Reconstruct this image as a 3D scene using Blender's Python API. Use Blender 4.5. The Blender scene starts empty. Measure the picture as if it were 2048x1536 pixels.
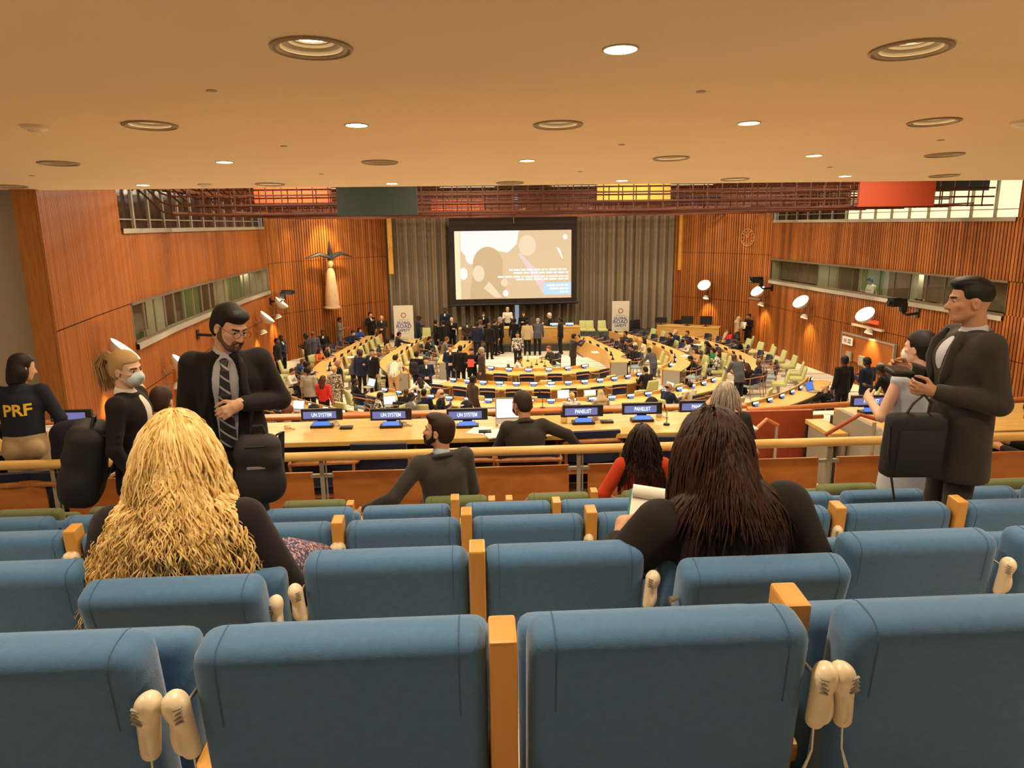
import bpy, bmesh, math, random
import numpy as np
from mathutils import Vector, Matrix, Euler
from mathutils.bvhtree import BVHTree

random.seed(7)
RNG = np.random.default_rng(7)
SC = bpy.context.scene
COL = SC.collection

# ---------------------------------------------------------------- camera, world, exposure
F = 1450.0            # focal length in pixels of the 2048 wide frame
ZC = 6.4              # eye height above the main floor
PITCH, ROLL, YAW = math.atan(321 / F), math.atan(13.4 / 1024), math.atan(.0357 / .706)
_fw = Vector((math.sin(YAW) * math.cos(PITCH), math.cos(YAW) * math.cos(PITCH), -math.sin(PITCH)))
_r0 = Vector((math.cos(YAW), -math.sin(YAW), 0)); _u0 = _r0.cross(_fw)
_R = _r0 * math.cos(ROLL) - _u0 * math.sin(ROLL); _U = _u0 * math.cos(ROLL) + _r0 * math.sin(ROLL)
EYE = Vector((0, 0, ZC))
cam = bpy.data.cameras.new('camera'); camo = bpy.data.objects.new('camera', cam); COL.objects.link(camo)
camo.matrix_world = Matrix(((_R.x, _U.x, -_fw.x, 0), (_R.y, _U.y, -_fw.y, 0), (_R.z, _U.z, -_fw.z, ZC), (0, 0, 0, 1)))
cam.sensor_fit = 'HORIZONTAL'; cam.sensor_width = 36.0; cam.lens = 36.0 * F / 2048; cam.clip_start = .05; cam.clip_end = 300
SC.camera = camo
SC.view_settings.view_transform = 'Standard'; SC.view_settings.look = 'None'
SC.view_settings.gamma = 1.0; SC.view_settings.exposure = 0.0; SC.view_settings.use_curve_mapping = False
SC.cycles.use_light_tree = True
SC.cycles.max_bounces = 6; SC.cycles.diffuse_bounces = 4; SC.cycles.glossy_bounces = 2
SC.cycles.transparent_max_bounces = 8; SC.cycles.transmission_bounces = 2
SC.cycles.sample_clamp_indirect = 4.0; SC.cycles.caustics_reflective = False; SC.cycles.caustics_refractive = False
W = bpy.data.worlds.new('world'); SC.world = W; W.use_nodes = True
W.node_tree.nodes['Background'].inputs[0].default_value = (1.0, .86, .68, 1)
W.node_tree.nodes['Background'].inputs[1].default_value = .205

def area(loc, size, power, color=(1, .80, .55), rot=(0, 0, 0), size_y=None, spread=math.pi):
    l = bpy.data.lights.new('lamp_light', 'AREA'); l.energy = power; l.color = color; l.spread = spread
    l.shape = 'RECTANGLE' if size_y else 'DISK'; l.size = size
    if size_y: l.size_y = size_y
    o = bpy.data.objects.new('lamp_light', l); COL.objects.link(o); o.location = loc; o.rotation_euler = rot
    return o
def spot(loc, target, power, angle=60, color=(1, .74, .43), blend=.6, size=.1):
    l = bpy.data.lights.new('lamp_light', 'SPOT'); l.energy = power; l.color = color; l.spot_size = math.radians(angle); l.spot_blend = blend; l.shadow_soft_size = size
    o = bpy.data.objects.new('lamp_light', l); COL.objects.link(o); o.location = loc
    o.rotation_euler = (Vector(target) - Vector(loc)).to_track_quat('-Z', 'Y').to_euler()
    return o
# gallery downlights behind and above the camera
for y in (1.75,):
    for x in (-5.5, -2.9, -.3, 2.3, 4.9): area((x, y, ZC + 1.20 - .0424 * y), .22, 52)
def ceil_z(y): return ZC + 1.28 - .0424 * y         # gently falling gallery ceiling
# the hall's ceiling troffers above the lattice
TROFFERS = [(x, y) for y in (18.5, 23.0, 27.5, 32.0, 36.5) for x in (-5.5, -.2, 5.2, 10.5)]
for x, y in TROFFERS: area((x, y, 8.02), 2.6, 270, (1, .83, .58), size_y=.7)

# ---------------------------------------------------------------- pixel rays (where a thing stands)
def ray(x, y): return _fw + _R * ((x - 1024) / F) + _U * ((768 - y) / F)
def onz(x, y, z):
    d = ray(x, y); return EYE + d * ((z - ZC) / d.z)
def ony(x, y, Y):
    d = ray(x, y); return EYE + d * (Y / d.y)
def onceil(x, y):
    d = ray(x, y); t = 1.28 / (d.z + .0424 * d.y); return EYE + d * t
def online(x, y, a, b):
    """the point of pixel (x, y) on the upright plane through plan points a, b"""
    d = ray(x, y); n = Vector((-(b[1] - a[1]), b[0] - a[0], 0)); t = n.dot(Vector((a[0], a[1], ZC)) - EYE) / n.dot(d)
    return EYE + d * t

# ---------------------------------------------------------------- materials
def srgb(c):
    return tuple((v / 255 / 12.92 if v / 255 <= .04045 else ((v / 255 + .055) / 1.055) ** 2.4) for v in c)
_M = {}
def mat(name, col, rough=.6, metal=0., emit=None, estr=0., spec=.4, noise=0., nscale=8., bump=0., bscale=60., sheen=0., alpha=1.):
    if name in _M: return _M[name]
    m = bpy.data.materials.new(name); m.use_nodes = True; nt = m.node_tree; b = nt.nodes['Principled BSDF']
    b.inputs['Base Color'].default_value = (*col, 1); b.inputs['Roughness'].default_value = rough; b.inputs['Metallic'].default_value = metal
    b.inputs['Specular IOR Level'].default_value = spec
    if sheen: b.inputs['Sheen Weight'].default_value = sheen
    if emit: b.inputs['Emission Color'].default_value = (*emit, 1); b.inputs['Emission Strength'].default_value = estr
    if noise or bump:
        tc = nt.nodes.new('ShaderNodeTexCoord')
    if noise:
        n = nt.nodes.new('ShaderNodeTexNoise'); n.inputs['Scale'].default_value = nscale; n.inputs['Detail'].default_value = 3
        nt.links.new(tc.outputs['Object'], n.inputs['Vector'])
        r = nt.nodes.new('ShaderNodeValToRGB'); r.color_ramp.elements[0].position = .3; r.color_ramp.elements[1].position = .7
        r.color_ramp.elements[0].color = (*[v * (1 - noise) for v in col], 1); r.color_ramp.elements[1].color = (*[min(1, v * (1 + noise)) for v in col], 1)
        nt.links.new(n.outputs['Fac'], r.inputs['Fac']); nt.links.new(r.outputs['Color'], b.inputs['Base Color'])
    if bump:
        n2 = nt.nodes.new('ShaderNodeTexNoise'); n2.inputs['Scale'].default_value = bscale; nt.links.new(tc.outputs['Object'], n2.inputs['Vector'])
        bp = nt.nodes.new('ShaderNodeBump'); bp.inputs['Strength'].default_value = bump; bp.inputs['Distance'].default_value = .004
        nt.links.new(n2.outputs['Fac'], bp.inputs['Height']); nt.links.new(bp.outputs['Normal'], b.inputs['Normal'])
    _M[name] = m
    return m
def wood(name, c1, c2, scale=(1, 1, 1), rough=.45, contrast=(.3, .7), bands=6.):
    if name in _M: return _M[name]
    m = bpy.data.materials.new(name); m.use_nodes = True; nt = m.node_tree; b = nt.nodes['Principled BSDF']
    b.inputs['Roughness'].default_value = rough; b.inputs['Specular IOR Level'].default_value = .35
    tc = nt.nodes.new('ShaderNodeTexCoord'); mp = nt.nodes.new('ShaderNodeMapping'); mp.inputs['Scale'].default_value = scale
    nt.links.new(tc.outputs['Object'], mp.inputs['Vector'])
    n = nt.nodes.new('ShaderNodeTexNoise'); n.inputs['Scale'].default_value = bands; n.inputs['Detail'].default_value = 5; n.inputs['Distortion'].default_value = .6
    nt.links.new(mp.outputs['Vector'], n.inputs['Vector'])
    r = nt.nodes.new('ShaderNodeValToRGB'); r.color_ramp.elements[0].position, r.color_ramp.elements[1].position = contrast
    r.color_ramp.elements[0].color = (*c1, 1); r.color_ramp.elements[1].color = (*c2, 1)
    nt.links.new(n.outputs['Fac'], r.inputs['Fac']); nt.links.new(r.outputs['Color'], b.inputs['Base Color'])
    _M[name] = m
    return m
def slat_wood(name, c1, c2, pitch):
    """wood whose tone changes from one upright slat to the next (UV.x is the run along the wall in metres)"""
    m = bpy.data.materials.new(name); m.use_nodes = True; nt = m.node_tree; b = nt.nodes['Principled BSDF']
    b.inputs['Roughness'].default_value = .5; b.inputs['Specular IOR Level'].default_value = .3
    uv = nt.nodes.new('ShaderNodeUVMap'); sp = nt.nodes.new('ShaderNodeSeparateXYZ'); nt.links.new(uv.outputs['UV'], sp.inputs[0])
    def math_(op, a, bval=None):
        q = nt.nodes.new('ShaderNodeMath'); q.operation = op
        if isinstance(a, float): q.inputs[0].default_value = a
        else: nt.links.new(a, q.inputs[0])
        if bval is not None: q.inputs[1].default_value = bval
        return q.outputs[0]
    cell = math_('FLOOR', math_('DIVIDE', sp.outputs[0], pitch))
    wn = nt.nodes.new('ShaderNodeTexWhiteNoise'); wn.noise_dimensions = '1D'; nt.links.new(cell, wn.inputs['W'])
    big = nt.nodes.new('ShaderNodeTexNoise'); big.noise_dimensions = '1D'; big.inputs['Scale'].default_value = .9; nt.links.new(sp.outputs[0], big.inputs['W'])
    mp = nt.nodes.new('ShaderNodeMapping'); mp.inputs['Scale'].default_value = (14, .5, 1); nt.links.new(uv.outputs['UV'], mp.inputs['Vector'])
    n = nt.nodes.new('ShaderNodeTexNoise'); n.inputs['Scale'].default_value = 1.5; n.inputs['Detail'].default_value = 4; nt.links.new(mp.outputs['Vector'], n.inputs['Vector'])
    a1 = nt.nodes.new('ShaderNodeMath'); a1.operation = 'ADD'; nt.links.new(math_('MULTIPLY', wn.outputs['Value'], .4), a1.inputs[0]); nt.links.new(math_('MULTIPLY', n.outputs['Fac'], .35), a1.inputs[1])
    a2 = nt.nodes.new('ShaderNodeMath'); a2.operation = 'ADD'; nt.links.new(a1.outputs[0], a2.inputs[0]); nt.links.new(math_('MULTIPLY', big.outputs['Fac'], .35), a2.inputs[1])
    r = nt.nodes.new('ShaderNodeValToRGB'); r.color_ramp.elements[0].position = .25; r.color_ramp.elements[1].position = .85
    r.color_ramp.elements[0].color = (*c1, 1); r.color_ramp.elements[1].color = (*c2, 1)
    nt.links.new(a2.outputs[0], r.inputs['Fac']); nt.links.new(r.outputs['Color'], b.inputs['Base Color'])
    return m
def stripes(name, c1, c2, pitch, width):
    """cream carpet with irregular dark cross stripes"""
    m = bpy.data.materials.new(name); m.use_nodes = True; nt = m.node_tree; b = nt.nodes['Principled BSDF']
    b.inputs['Roughness'].default_value = .95; b.inputs['Specular IOR Level'].default_value = .1
    tc = nt.nodes.new('ShaderNodeTexCoord'); sp = nt.nodes.new('ShaderNodeSeparateXYZ'); nt.links.new(tc.outputs['Object'], sp.inputs[0])
    q = nt.nodes.new('ShaderNodeMath'); q.operation = 'DIVIDE'; nt.links.new(sp.outputs[1], q.inputs[0]); q.inputs[1].default_value = pitch
    fl = nt.nodes.new('ShaderNodeMath'); fl.operation = 'FLOOR'; nt.links.new(q.outputs[0], fl.inputs[0])
    fr = nt.nodes.new('ShaderNodeMath'); fr.operation = 'FRACT'; nt.links.new(q.outputs[0], fr.inputs[0])
    wn = nt.nodes.new('ShaderNodeTexWhiteNoise'); wn.noise_dimensions = '1D'; nt.links.new(fl.outputs[0], wn.inputs['W'])
    w = nt.nodes.new('ShaderNodeMath'); w.operation = 'MULTIPLY'; nt.links.new(wn.outputs['Value'], w.inputs[0]); w.inputs[1].default_value = width * 2
    lt = nt.nodes.new('ShaderNodeMath'); lt.operation = 'LESS_THAN'; nt.links.new(fr.outputs[0], lt.inputs[0]); nt.links.new(w.outputs[0], lt.inputs[1])
    mx = nt.nodes.new('ShaderNodeMix'); mx.data_type = 'RGBA'; nt.links.new(lt.outputs[0], mx.inputs['Factor'])
    mx.inputs['A'].default_value = (*c1, 1); mx.inputs['B'].default_value = (*c2, 1); nt.links.new(mx.outputs['Result'], b.inputs['Base Color'])
    return m
def hair_mat(name, c1, c2, rough=.55):
    if name in _M: return _M[name]
    m = bpy.data.materials.new(name); m.use_nodes = True; nt = m.node_tree; b = nt.nodes['Principled BSDF']
    b.inputs['Roughness'].default_value = rough; b.inputs['Specular IOR Level'].default_value = .22
    g = nt.nodes.new('ShaderNodeNewGeometry'); r = nt.nodes.new('ShaderNodeValToRGB')
    r.color_ramp.elements[0].color = (*c1, 1); r.color_ramp.elements[1].color = (*c2, 1)
    nt.links.new(g.outputs['Random Per Island'], r.inputs['Fac']); nt.links.new(r.outputs['Color'], b.inputs['Base Color'])
    tc = nt.nodes.new('ShaderNodeTexCoord'); mp = nt.nodes.new('ShaderNodeMapping'); mp.inputs['Scale'].default_value = (140, 140, 10); nt.links.new(tc.outputs['Object'], mp.inputs['Vector'])
    n2 = nt.nodes.new('ShaderNodeTexNoise'); n2.inputs['Scale'].default_value = 1.; nt.links.new(mp.outputs['Vector'], n2.inputs['Vector'])
    bp = nt.nodes.new('ShaderNodeBump'); bp.inputs['Strength'].default_value = .5; bp.inputs['Distance'].default_value = .004
    nt.links.new(n2.outputs['Fac'], bp.inputs['Height']); nt.links.new(bp.outputs['Normal'], b.inputs['Normal'])
    _M[name] = m
    return m
def glass_mat(name, tint=(.85, .9, .85), refl=.08, rough=.02):
    m = bpy.data.materials.new(name); m.use_nodes = True; nt = m.node_tree; nt.nodes.remove(nt.nodes['Principled BSDF'])
    out = nt.nodes['Material Output']; t = nt.nodes.new('ShaderNodeBsdfTransparent'); t.inputs[0].default_value = (*tint, 1)
    g = nt.nodes.new('ShaderNodeBsdfGlossy'); g.inputs['Roughness'].default_value = rough
    mx = nt.nodes.new('ShaderNodeMixShader'); mx.inputs[0].default_value = refl
    nt.links.new(t.outputs[0], mx.inputs[1]); nt.links.new(g.outputs[0], mx.inputs[2]); nt.links.new(mx.outputs[0], out.inputs[0])
    return m

M_CEIL = mat('ceiling_plaster', (.82, .63, .40), .9, noise=.02, nscale=.6)
M_WALLWOOD = slat_wood('slat_wall_wood', (.17, .048, .009), (.44, .145, .029), .115)
M_PLANK = slat_wood('plank_wall_wood', (.22, .062, .011), (.38, .12, .023), .085)
M_TABLE = wood('light_table_wood', (.54, .32, .085), (.66, .42, .13), (.6, 3, 3), .4)
M_FRONT = wood('table_front_wood', (.55, .29, .07), (.66, .38, .11), (.6, 3, 3), .4)
M_RAIL = wood('rail_wood', (.62, .36, .10), (.74, .47, .17), (.5, 4, 4), .3)
M_ORANGE = wood('orange_rail_wood', (.42, .13, .03), (.55, .19, .045), (.5, 4, 4), .35)
M_BOARD = wood('board_wood', (.36, .115, .022), (.50, .18, .042), (.8, 4, 2.2), .4, bands=4)
M_POST = wood('seat_post_wood', (.50, .23, .04), (.62, .31, .07), (3, 3, .7), .4, bands=4)
M_CHAIRWOOD = wood('chair_wood', (.30, .115, .035), (.42, .18, .06), (2, 2, 2), .4)
M_REDWOOD = mat('red_wood', (.30, .055, .015), .5, noise=.12, nscale=3)
M_DOOR = mat('door_wood', (.34, .10, .02), .45, noise=.08, nscale=2)
M_BLUE = mat('blue_fabric', (.066, .155, .295), .92, spec=.15, noise=.07, nscale=50, bump=.25, bscale=420, sheen=.25)
M_SEAM = mat('blue_seam', (.045, .10, .18), .9)
M_GREEN = mat('green_fabric', (.115, .135, .055), .95, spec=.12, noise=.05, nscale=50, sheen=.2)
M_NAVY = mat('navy_fabric', (.012, .017, .045), .9, spec=.2, sheen=.15)
M_PALE = mat('pale_seat_fabric', (.25, .34, .36), .9)
M_LIME = mat('lime_upholstery', (.47, .46, .19), .65, noise=.04, nscale=20)
M_CREAM = mat('cream_plastic', (.74, .62, .43), .35, spec=.5)
M_STEEL = mat('steel', (.55, .50, .42), .35, metal=.8)
M_GREYM = mat('grey_metal', (.38, .34, .27), .5, metal=.3)
M_BRONZE = mat('bronze_frame', (.17, .125, .08), .5, metal=.3)
M_GREYP = mat('grey_panel', (.27, .24, .19), .7)
M_BLACK = mat('black_plastic', (.012, .012, .013), .45)
M_DARK = mat('dark_brown', (.03, .015, .01), .7)
M_WHITE = mat('white_paper', (.80, .76, .68), .8)
M_SHADE = mat('white_lamp_shade', (.72, .66, .55), .5)
M_GREYWALL = mat('grey_plaster', (.66, .54, .38), .9)
M_CURTAIN = mat('grey_curtain', (.25, .19, .125), .9, noise=.06, nscale=4)
M_CARPET = stripes('striped_carpet', (.74, .66, .54), (.05, .04, .045), .42, .10)
M_DAIS = mat('dais_face', (.06, .06, .045), .8)
M_LATTICE = mat('lattice_wood', (.085, .018, .004), .55, noise=.15, nscale=2)
M_BULB = mat('lamp_glow', (.9, .8, .6), .5, emit=(1, .83, .55), estr=14)
M_TROF = mat('troffer_glow', (.9, .85, .75), .5, emit=(1, .86, .62), estr=4)
M_LAMP = mat('wall_lamp_glow', (.9, .85, .75), .5, emit=(1, .84, .58), estr=9)
M_GLASS = glass_mat('booth_glass')
M_DISP = mat('display_blue', (.02, .05, .2), .3, emit=(.10, .27, .90), estr=.85)
M_DISP2 = mat('display_violet', (.05, .05, .1), .3, emit=(.17, .20, .50), estr=.80)
M_DISPW = mat('display_text', (.6, .8, .9), .3, emit=(.52, .82, 1.0), estr=1.4)
M_SCREENW = mat('laptop_screen', (.5, .7, .8), .3, emit=(.45, .72, .85), estr=1.0)

# ---------------------------------------------------------------- objects
def link(o): COL.objects.link(o); return o
def tag(o, label=None, cat=None, group=None, kind=None):
    if label: o['label'] = label
    if cat: o['category'] = cat
    if group: o['group'] = group
    if kind: o['kind'] = kind
    return o
def thing(name, loc, rz=0., label=None, cat=None, group=None):
    o = bpy.data.objects.new(name, None); link(o); o.location = loc; o.rotation_euler = (0, 0, rz); o.empty_display_size = .1
    return tag(o, label, cat, group)
def kids(o): return [c for c in o.children]
def copy_tree(o, parent=None):
    c = o.copy(); link(c); c.parent = parent
    if parent is not None: c.matrix_parent_inverse = o.matrix_parent_inverse.copy()
    for ch in KIDS.get(o.name, ()): copy_tree(ch, c)
    KIDS.setdefault(c.name, [])
    if parent is not None: KIDS.setdefault(parent.name, []).append(c)
    return c
KIDS = {}
def child(o, parent):
    o.parent = parent
    if parent is not None: KIDS.setdefault(parent.name, []).append(o)
    return o
def mesh_obj(name, me, mats, parent=None, smooth=True):
    if not isinstance(mats, (list, tuple)): mats = [mats]
    if not len(me.materials):
        for m in mats: me.materials.append(m)
    o = bpy.data.objects.new(name, me); link(o); child(o, parent) if parent is not None else None
    if smooth and len(me.polygons): me.polygons.foreach_set('use_smooth', [True] * len(me.polygons))
    return o

class MB:
    def __init__(self): self.bm = bmesh.new(); self.mi = 0
    def _fin(self, faces):
        for f in faces: f.material_index = self.mi
    def box(self, c, s, rot=None, bev=0., seg=2, taper=None):
        r = bmesh.ops.create_cube(self.bm, size=1.0); vs = r['verts']
        R = rot if isinstance(rot, Matrix) else (Euler(rot).to_matrix() if rot else Matrix.Identity(3))
        for v in vs:
            p = Vector((v.co.x * s[0], v.co.y * s[1], v.co.z * s[2]))
            if taper and v.co.z > 0: p.x *= taper; p.y *= taper
            v.co = R @ p + Vector(c)
        fs = set(f for v in vs for f in v.link_faces)
        if bev:
            es = list(set(e for v in vs for e in v.link_edges))
            rb = bmesh.ops.bevel(self.bm, geom=es, offset=bev, segments=seg, profile=.6, affect='EDGES', clamp_overlap=True)
            fs = set(f for f in fs if f.is_valid) | set(rb['faces'])
        self._fin(fs)
        return self
    def tube(self, pts, r, n=8, cap=True, flat=1.):
        pts = [Vector(p) for p in pts]; N = len(pts)
        rs = r if isinstance(r, (list, tuple)) else [r] * N
        rings = []; up = None
        for i, p in enumerate(pts):
            t = (pts[min(i + 1, N - 1)] - pts[max(i - 1, 0)])
            t = t.normalized() if t.length > 1e-9 else Vector((0, 0, 1))
            if up is None: up = t.orthogonal().normalized()
            up = (up - t * up.dot(t)); up = up.normalized() if up.length > 1e-6 else t.orthogonal().normalized()
            b = t.cross(up)
            rings.append([self.bm.verts.new(p + up * (rs[i] * math.cos(a)) + b * (rs[i] * flat * math.sin(a))) for a in (2 * math.pi * k / n for k in range(n))])
        fs = []
        for i in range(N - 1):
            for k in range(n):
                fs.append(self.bm.faces.new((rings[i][k], rings[i][(k + 1) % n], rings[i + 1][(k + 1) % n], rings[i + 1][k])))
        if cap:
            fs.append(self.bm.faces.new(rings[0][::-1])); fs.append(self.bm.faces.new(rings[-1]))
        self._fin(fs); return self
    def lathe(self, prof, n=24, c=(0, 0, 0), R=None, cap=False):
        R = R or Matrix.Identity(3); c = Vector(c); rings = []
        for r, z in prof:
            rings.append([self.bm.verts.new(c + R @ Vector((r * math.cos(2 * math.pi * k / n), r * math.sin(2 * math.pi * k / n), z))) for k in range(n)])
        fs = []
        for i in range(len(prof) - 1):
            for k in range(n):
                fs.append(self.bm.faces.new((rings[i][k], rings[i][(k + 1) % n], rings[i + 1][(k + 1) % n], rings[i + 1][k])))
        if cap: fs.append(self.bm.faces.new(rings[0][::-1])); fs.append(self.bm.faces.new(rings[-1]))
        self._fin(fs); return self
    def prism(self, poly, z0, z1, M=None):
        """poly in xy, extruded z0..z1 (M maps to the world)"""
        M = M or Matrix.Identity(4); n = len(poly)
        a = [self.bm.verts.new(M @ Vector((x, y, z0))) for x, y in poly]; b = [self.bm.verts.new(M @ Vector((x, y, z1))) for x, y in poly]
        fs = [self.bm.faces.new(a[::-1]), self.bm.faces.new(b)] + [self.bm.faces.new((a[i], a[(i + 1) % n], b[(i + 1) % n], b[i])) for i in range(n)]
        self._fin(fs); return self
    def quad(self, *p):
        self._fin([self.bm.faces.new([self.bm.verts.new(Vector(q)) for q in p])]); return self
    def ribbon(self, A, B):
        """quads between two point lists"""
        a = [self.bm.verts.new(Vector(p)) for p in A]; b = [self.bm.verts.new(Vector(p)) for p in B]
        self._fin([self.bm.faces.new((a[i], a[i + 1], b[i + 1], b[i])) for i in range(len(a) - 1)]); return self
    def build(self, name, mats, parent=None, smooth=False, recalc=True, autos=True):
        if recalc: bmesh.ops.recalc_face_normals(self.bm, faces=self.bm.faces)
        me = bpy.data.meshes.new(name); self.bm.to_mesh(me); self.bm.free()
        o = mesh_obj(name, me, mats, parent, smooth)
        if smooth and autos: me.set_sharp_from_angle(angle=math.radians(42))
        return o
def ccw(poly):
    s = sum(poly[i][0] * poly[(i + 1) % len(poly)][1] - poly[(i + 1) % len(poly)][0] * poly[i][1] for i in range(len(poly)))
    return poly if s > 0 else poly[::-1]
def text_mesh(s, size, bold=0.):
    c = bpy.data.curves.new('lettering', 'FONT'); c.body = s; c.size = size; c.align_x = 'CENTER'; c.align_y = 'CENTER'; c.offset = bold; c.resolution_u = 3
    o = bpy.data.objects.new('lettering', c); link(o)
    dg = bpy.context.evaluated_depsgraph_get(); dg.update()
    me = bpy.data.meshes.new_from_object(o.evaluated_get(dg)); bpy.data.objects.remove(o); bpy.data.curves.remove(c)
    return me
def structure(o): o['kind'] = 'structure'; return o
ORD = 'first second third fourth fifth sixth seventh eighth ninth tenth eleventh twelfth thirteenth fourteenth fifteenth sixteenth seventeenth eighteenth nineteenth twentieth'.split()
# ================================================================ blended distance shapes -> one continuous surface
V = lambda p: np.array(p, np.float32)
def cap(a, b, ra, rb, k=.02, flat=1., side=None, op=0, tag_=0):
    """tapered round bar a->b; flat = how much wider it is along `side` than across"""
    return ('c', V(a), V(b), ra, rb, k, flat, None if side is None else V(side), op, tag_)
def ell(c, r, R=None, k=.02, op=0, tag_=0): return ('e', V(c), V(r), None if R is None else np.array(R, np.float32), k, op, tag_)
def box_(c, h, r=.01, R=None, k=.01, op=0, tag_=0): return ('b', V(c), V(h), r, None if R is None else np.array(R, np.float32), k, op, tag_)
def bbox_of(p):
    if p[0] == 'c':
        m = max(p[3], p[4]) * max(1, p[6]); return np.minimum(p[1], p[2]) - m, np.maximum(p[1], p[2]) + m
    if p[0] == 'e': m = max(p[2]); return p[1] - m, p[1] + m
    m = np.linalg.norm(p[2]) + p[3]; return p[1] - m, p[1] + m
def dist_of(p, X, Y, Z):
    if p[0] == 'c':
        a, b, ra, rb, flat, side = p[1], p[2], p[3], p[4], p[6], p[7]; d = b - a; L2 = float(d @ d) + 1e-9
        x, y, z = X - a[0], Y - a[1], Z - a[2]
        t = np.clip((x * d[0] + y * d[1] + z * d[2]) / L2, 0, 1); r = ra + (rb - ra) * t
        x, y, z = x - d[0] * t, y - d[1] * t, z - d[2] * t
        if flat != 1. and side is not None:
            s = side / np.linalg.norm(side); w = x * s[0] + y * s[1] + z * s[2]; q = x * x + y * y + z * z - w * w
            return np.sqrt(np.maximum(q, 0) + (w / flat) ** 2) - r
        return np.sqrt(x * x + y * y + z * z) - r
    x, y, z = X - p[1][0], Y - p[1][1], Z - p[1][2]
    R = p[3] if p[0] == 'e' else p[4]
    if R is not None: x, y, z = (R[0, i] * x + R[1, i] * y + R[2, i] * z for i in range(3))
    if p[0] == 'e':
        r = p[2]; k0 = np.sqrt((x / r[0]) ** 2 + (y / r[1]) ** 2 + (z / r[2]) ** 2); k1 = np.sqrt((x / r[0] ** 2) ** 2 + (y / r[1] ** 2) ** 2 + (z / r[2] ** 2) ** 2) + 1e-6
        return k0 * (k0 - 1) / k1
    h = p[2]; qx, qy, qz = np.abs(x) - h[0], np.abs(y) - h[1], np.abs(z) - h[2]
    return np.sqrt(np.maximum(qx, 0) ** 2 + np.maximum(qy, 0) ** 2 + np.maximum(qz, 0) ** 2) + np.minimum(np.maximum(qx, np.maximum(qy, qz)), 0) - p[3]
def sdf_mesh(prims, res, name, relax=1):
    add = [p for p in prims if p[-2] == 0]
    lo = np.min([bbox_of(p)[0] for p in add], 0) - 3 * res; hi = np.max([bbox_of(p)[1] for p in add], 0) + 3 * res
    n = np.ceil((hi - lo) / res).astype(int) + 1
    G = np.full(n, .25, np.float32); ax = [lo[i] + res * np.arange(n[i], dtype=np.float32) for i in range(3)]
    for p in prims:
        a, b = bbox_of(p); k = p[5] if p[0] != 'e' else p[4]; mg = k + 3 * res
        i0 = np.clip(((a - mg - lo) / res).astype(int), 0, n); i1 = np.clip(((b + mg - lo) / res).astype(int) + 2, 0, n)
        if np.any(i1 <= i0): continue
        sl = tuple(slice(i0[i], i1[i]) for i in range(3))
        X, Y, Z = np.meshgrid(*[ax[i][sl[i]] for i in range(3)], indexing='ij', sparse=True)
        d = dist_of(p, X, Y, Z).astype(np.float32); g = G[sl]
        if p[-2] == 0:
            h = np.clip(.5 + .5 * (g - d) / k, 0, 1); G[sl] = g * (1 - h) + d * h - k * h * (1 - h)
        else:
            h = np.clip(.5 - .5 * (g + d) / k, 0, 1); G[sl] = g * (1 - h) + (-d) * h + k * h * (1 - h)
    S = G < 0
    cs = [S[i:n[0] - 1 + i, j:n[1] - 1 + j, k:n[2] - 1 + k] for i in (0, 1) for j in (0, 1) for k in (0, 1)]
    cnt = sum(c.astype(np.int8) for c in cs); act = (cnt > 0) & (cnt < 8); idx = np.full(act.shape, -1, np.int64); ids = np.argwhere(act); idx[act] = np.arange(len(ids))
    pos = np.zeros((len(ids), 3), np.float32); w = np.zeros(len(ids), np.float32)
    corner = [(i, j, k) for i in (0, 1) for j in (0, 1) for k in (0, 1)]
    val = np.stack([G[ids[:, 0] + c[0], ids[:, 1] + c[1], ids[:, 2] + c[2]] for c in corner], 1)
    for u in range(8):
        for v in range(u + 1, 8):
            if sum(abs(corner[u][q] - corner[v][q]) for q in range(3)) != 1: continue
            A, B = val[:, u], val[:, v]; m = (A < 0) != (B < 0); t = np.where(m, A / np.where(m, A - B, 1), 0)
            for q in range(3): pos[:, q] += np.where(m, corner[u][q] + t * (corner[v][q] - corner[u][q]), 0)
            w += m
    pos = lo + (ids + pos / w[:, None]) * res
    faces = []
    for axis in range(3):
        o1, o2 = [(1, 2), (2, 0), (0, 1)][axis]
        sl0 = [slice(None)] * 3; sl1 = [slice(None)] * 3; sl0[axis] = slice(0, n[axis] - 1); sl1[axis] = slice(1, n[axis])
        d = S[tuple(sl0)] != S[tuple(sl1)]; e = np.argwhere(d); e = e[(e[:, o1] > 0) & (e[:, o2] > 0) & (e[:, o1] < n[o1] - 1) & (e[:, o2] < n[o2] - 1)]
        q = []
        for a, b in ((-1, -1), (0, -1), (0, 0), (-1, 0)):
            t = e.copy(); t[:, o1] += a; t[:, o2] += b; q.append(idx[t[:, 0], t[:, 1], t[:, 2]])
        q = np.stack(q, 1); flip = ~S[e[:, 0], e[:, 1], e[:, 2]]; q[flip] = q[flip][:, ::-1]; faces.append(q)
    fc = np.concatenate(faces); fc = fc[(fc >= 0).all(1)]
    me = bpy.data.meshes.new(name); me.vertices.add(len(pos)); me.vertices.foreach_set('co', pos.ravel())
    me.loops.add(len(fc) * 4); me.loops.foreach_set('vertex_index', fc.ravel().astype(np.int32))
    me.polygons.add(len(fc)); me.polygons.foreach_set('loop_start', np.arange(0, len(fc) * 4, 4, dtype=np.int32)); me.polygons.foreach_set('loop_total', np.full(len(fc), 4, np.int32))
    me.update(calc_edges=True); me.validate()
    return me
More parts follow.
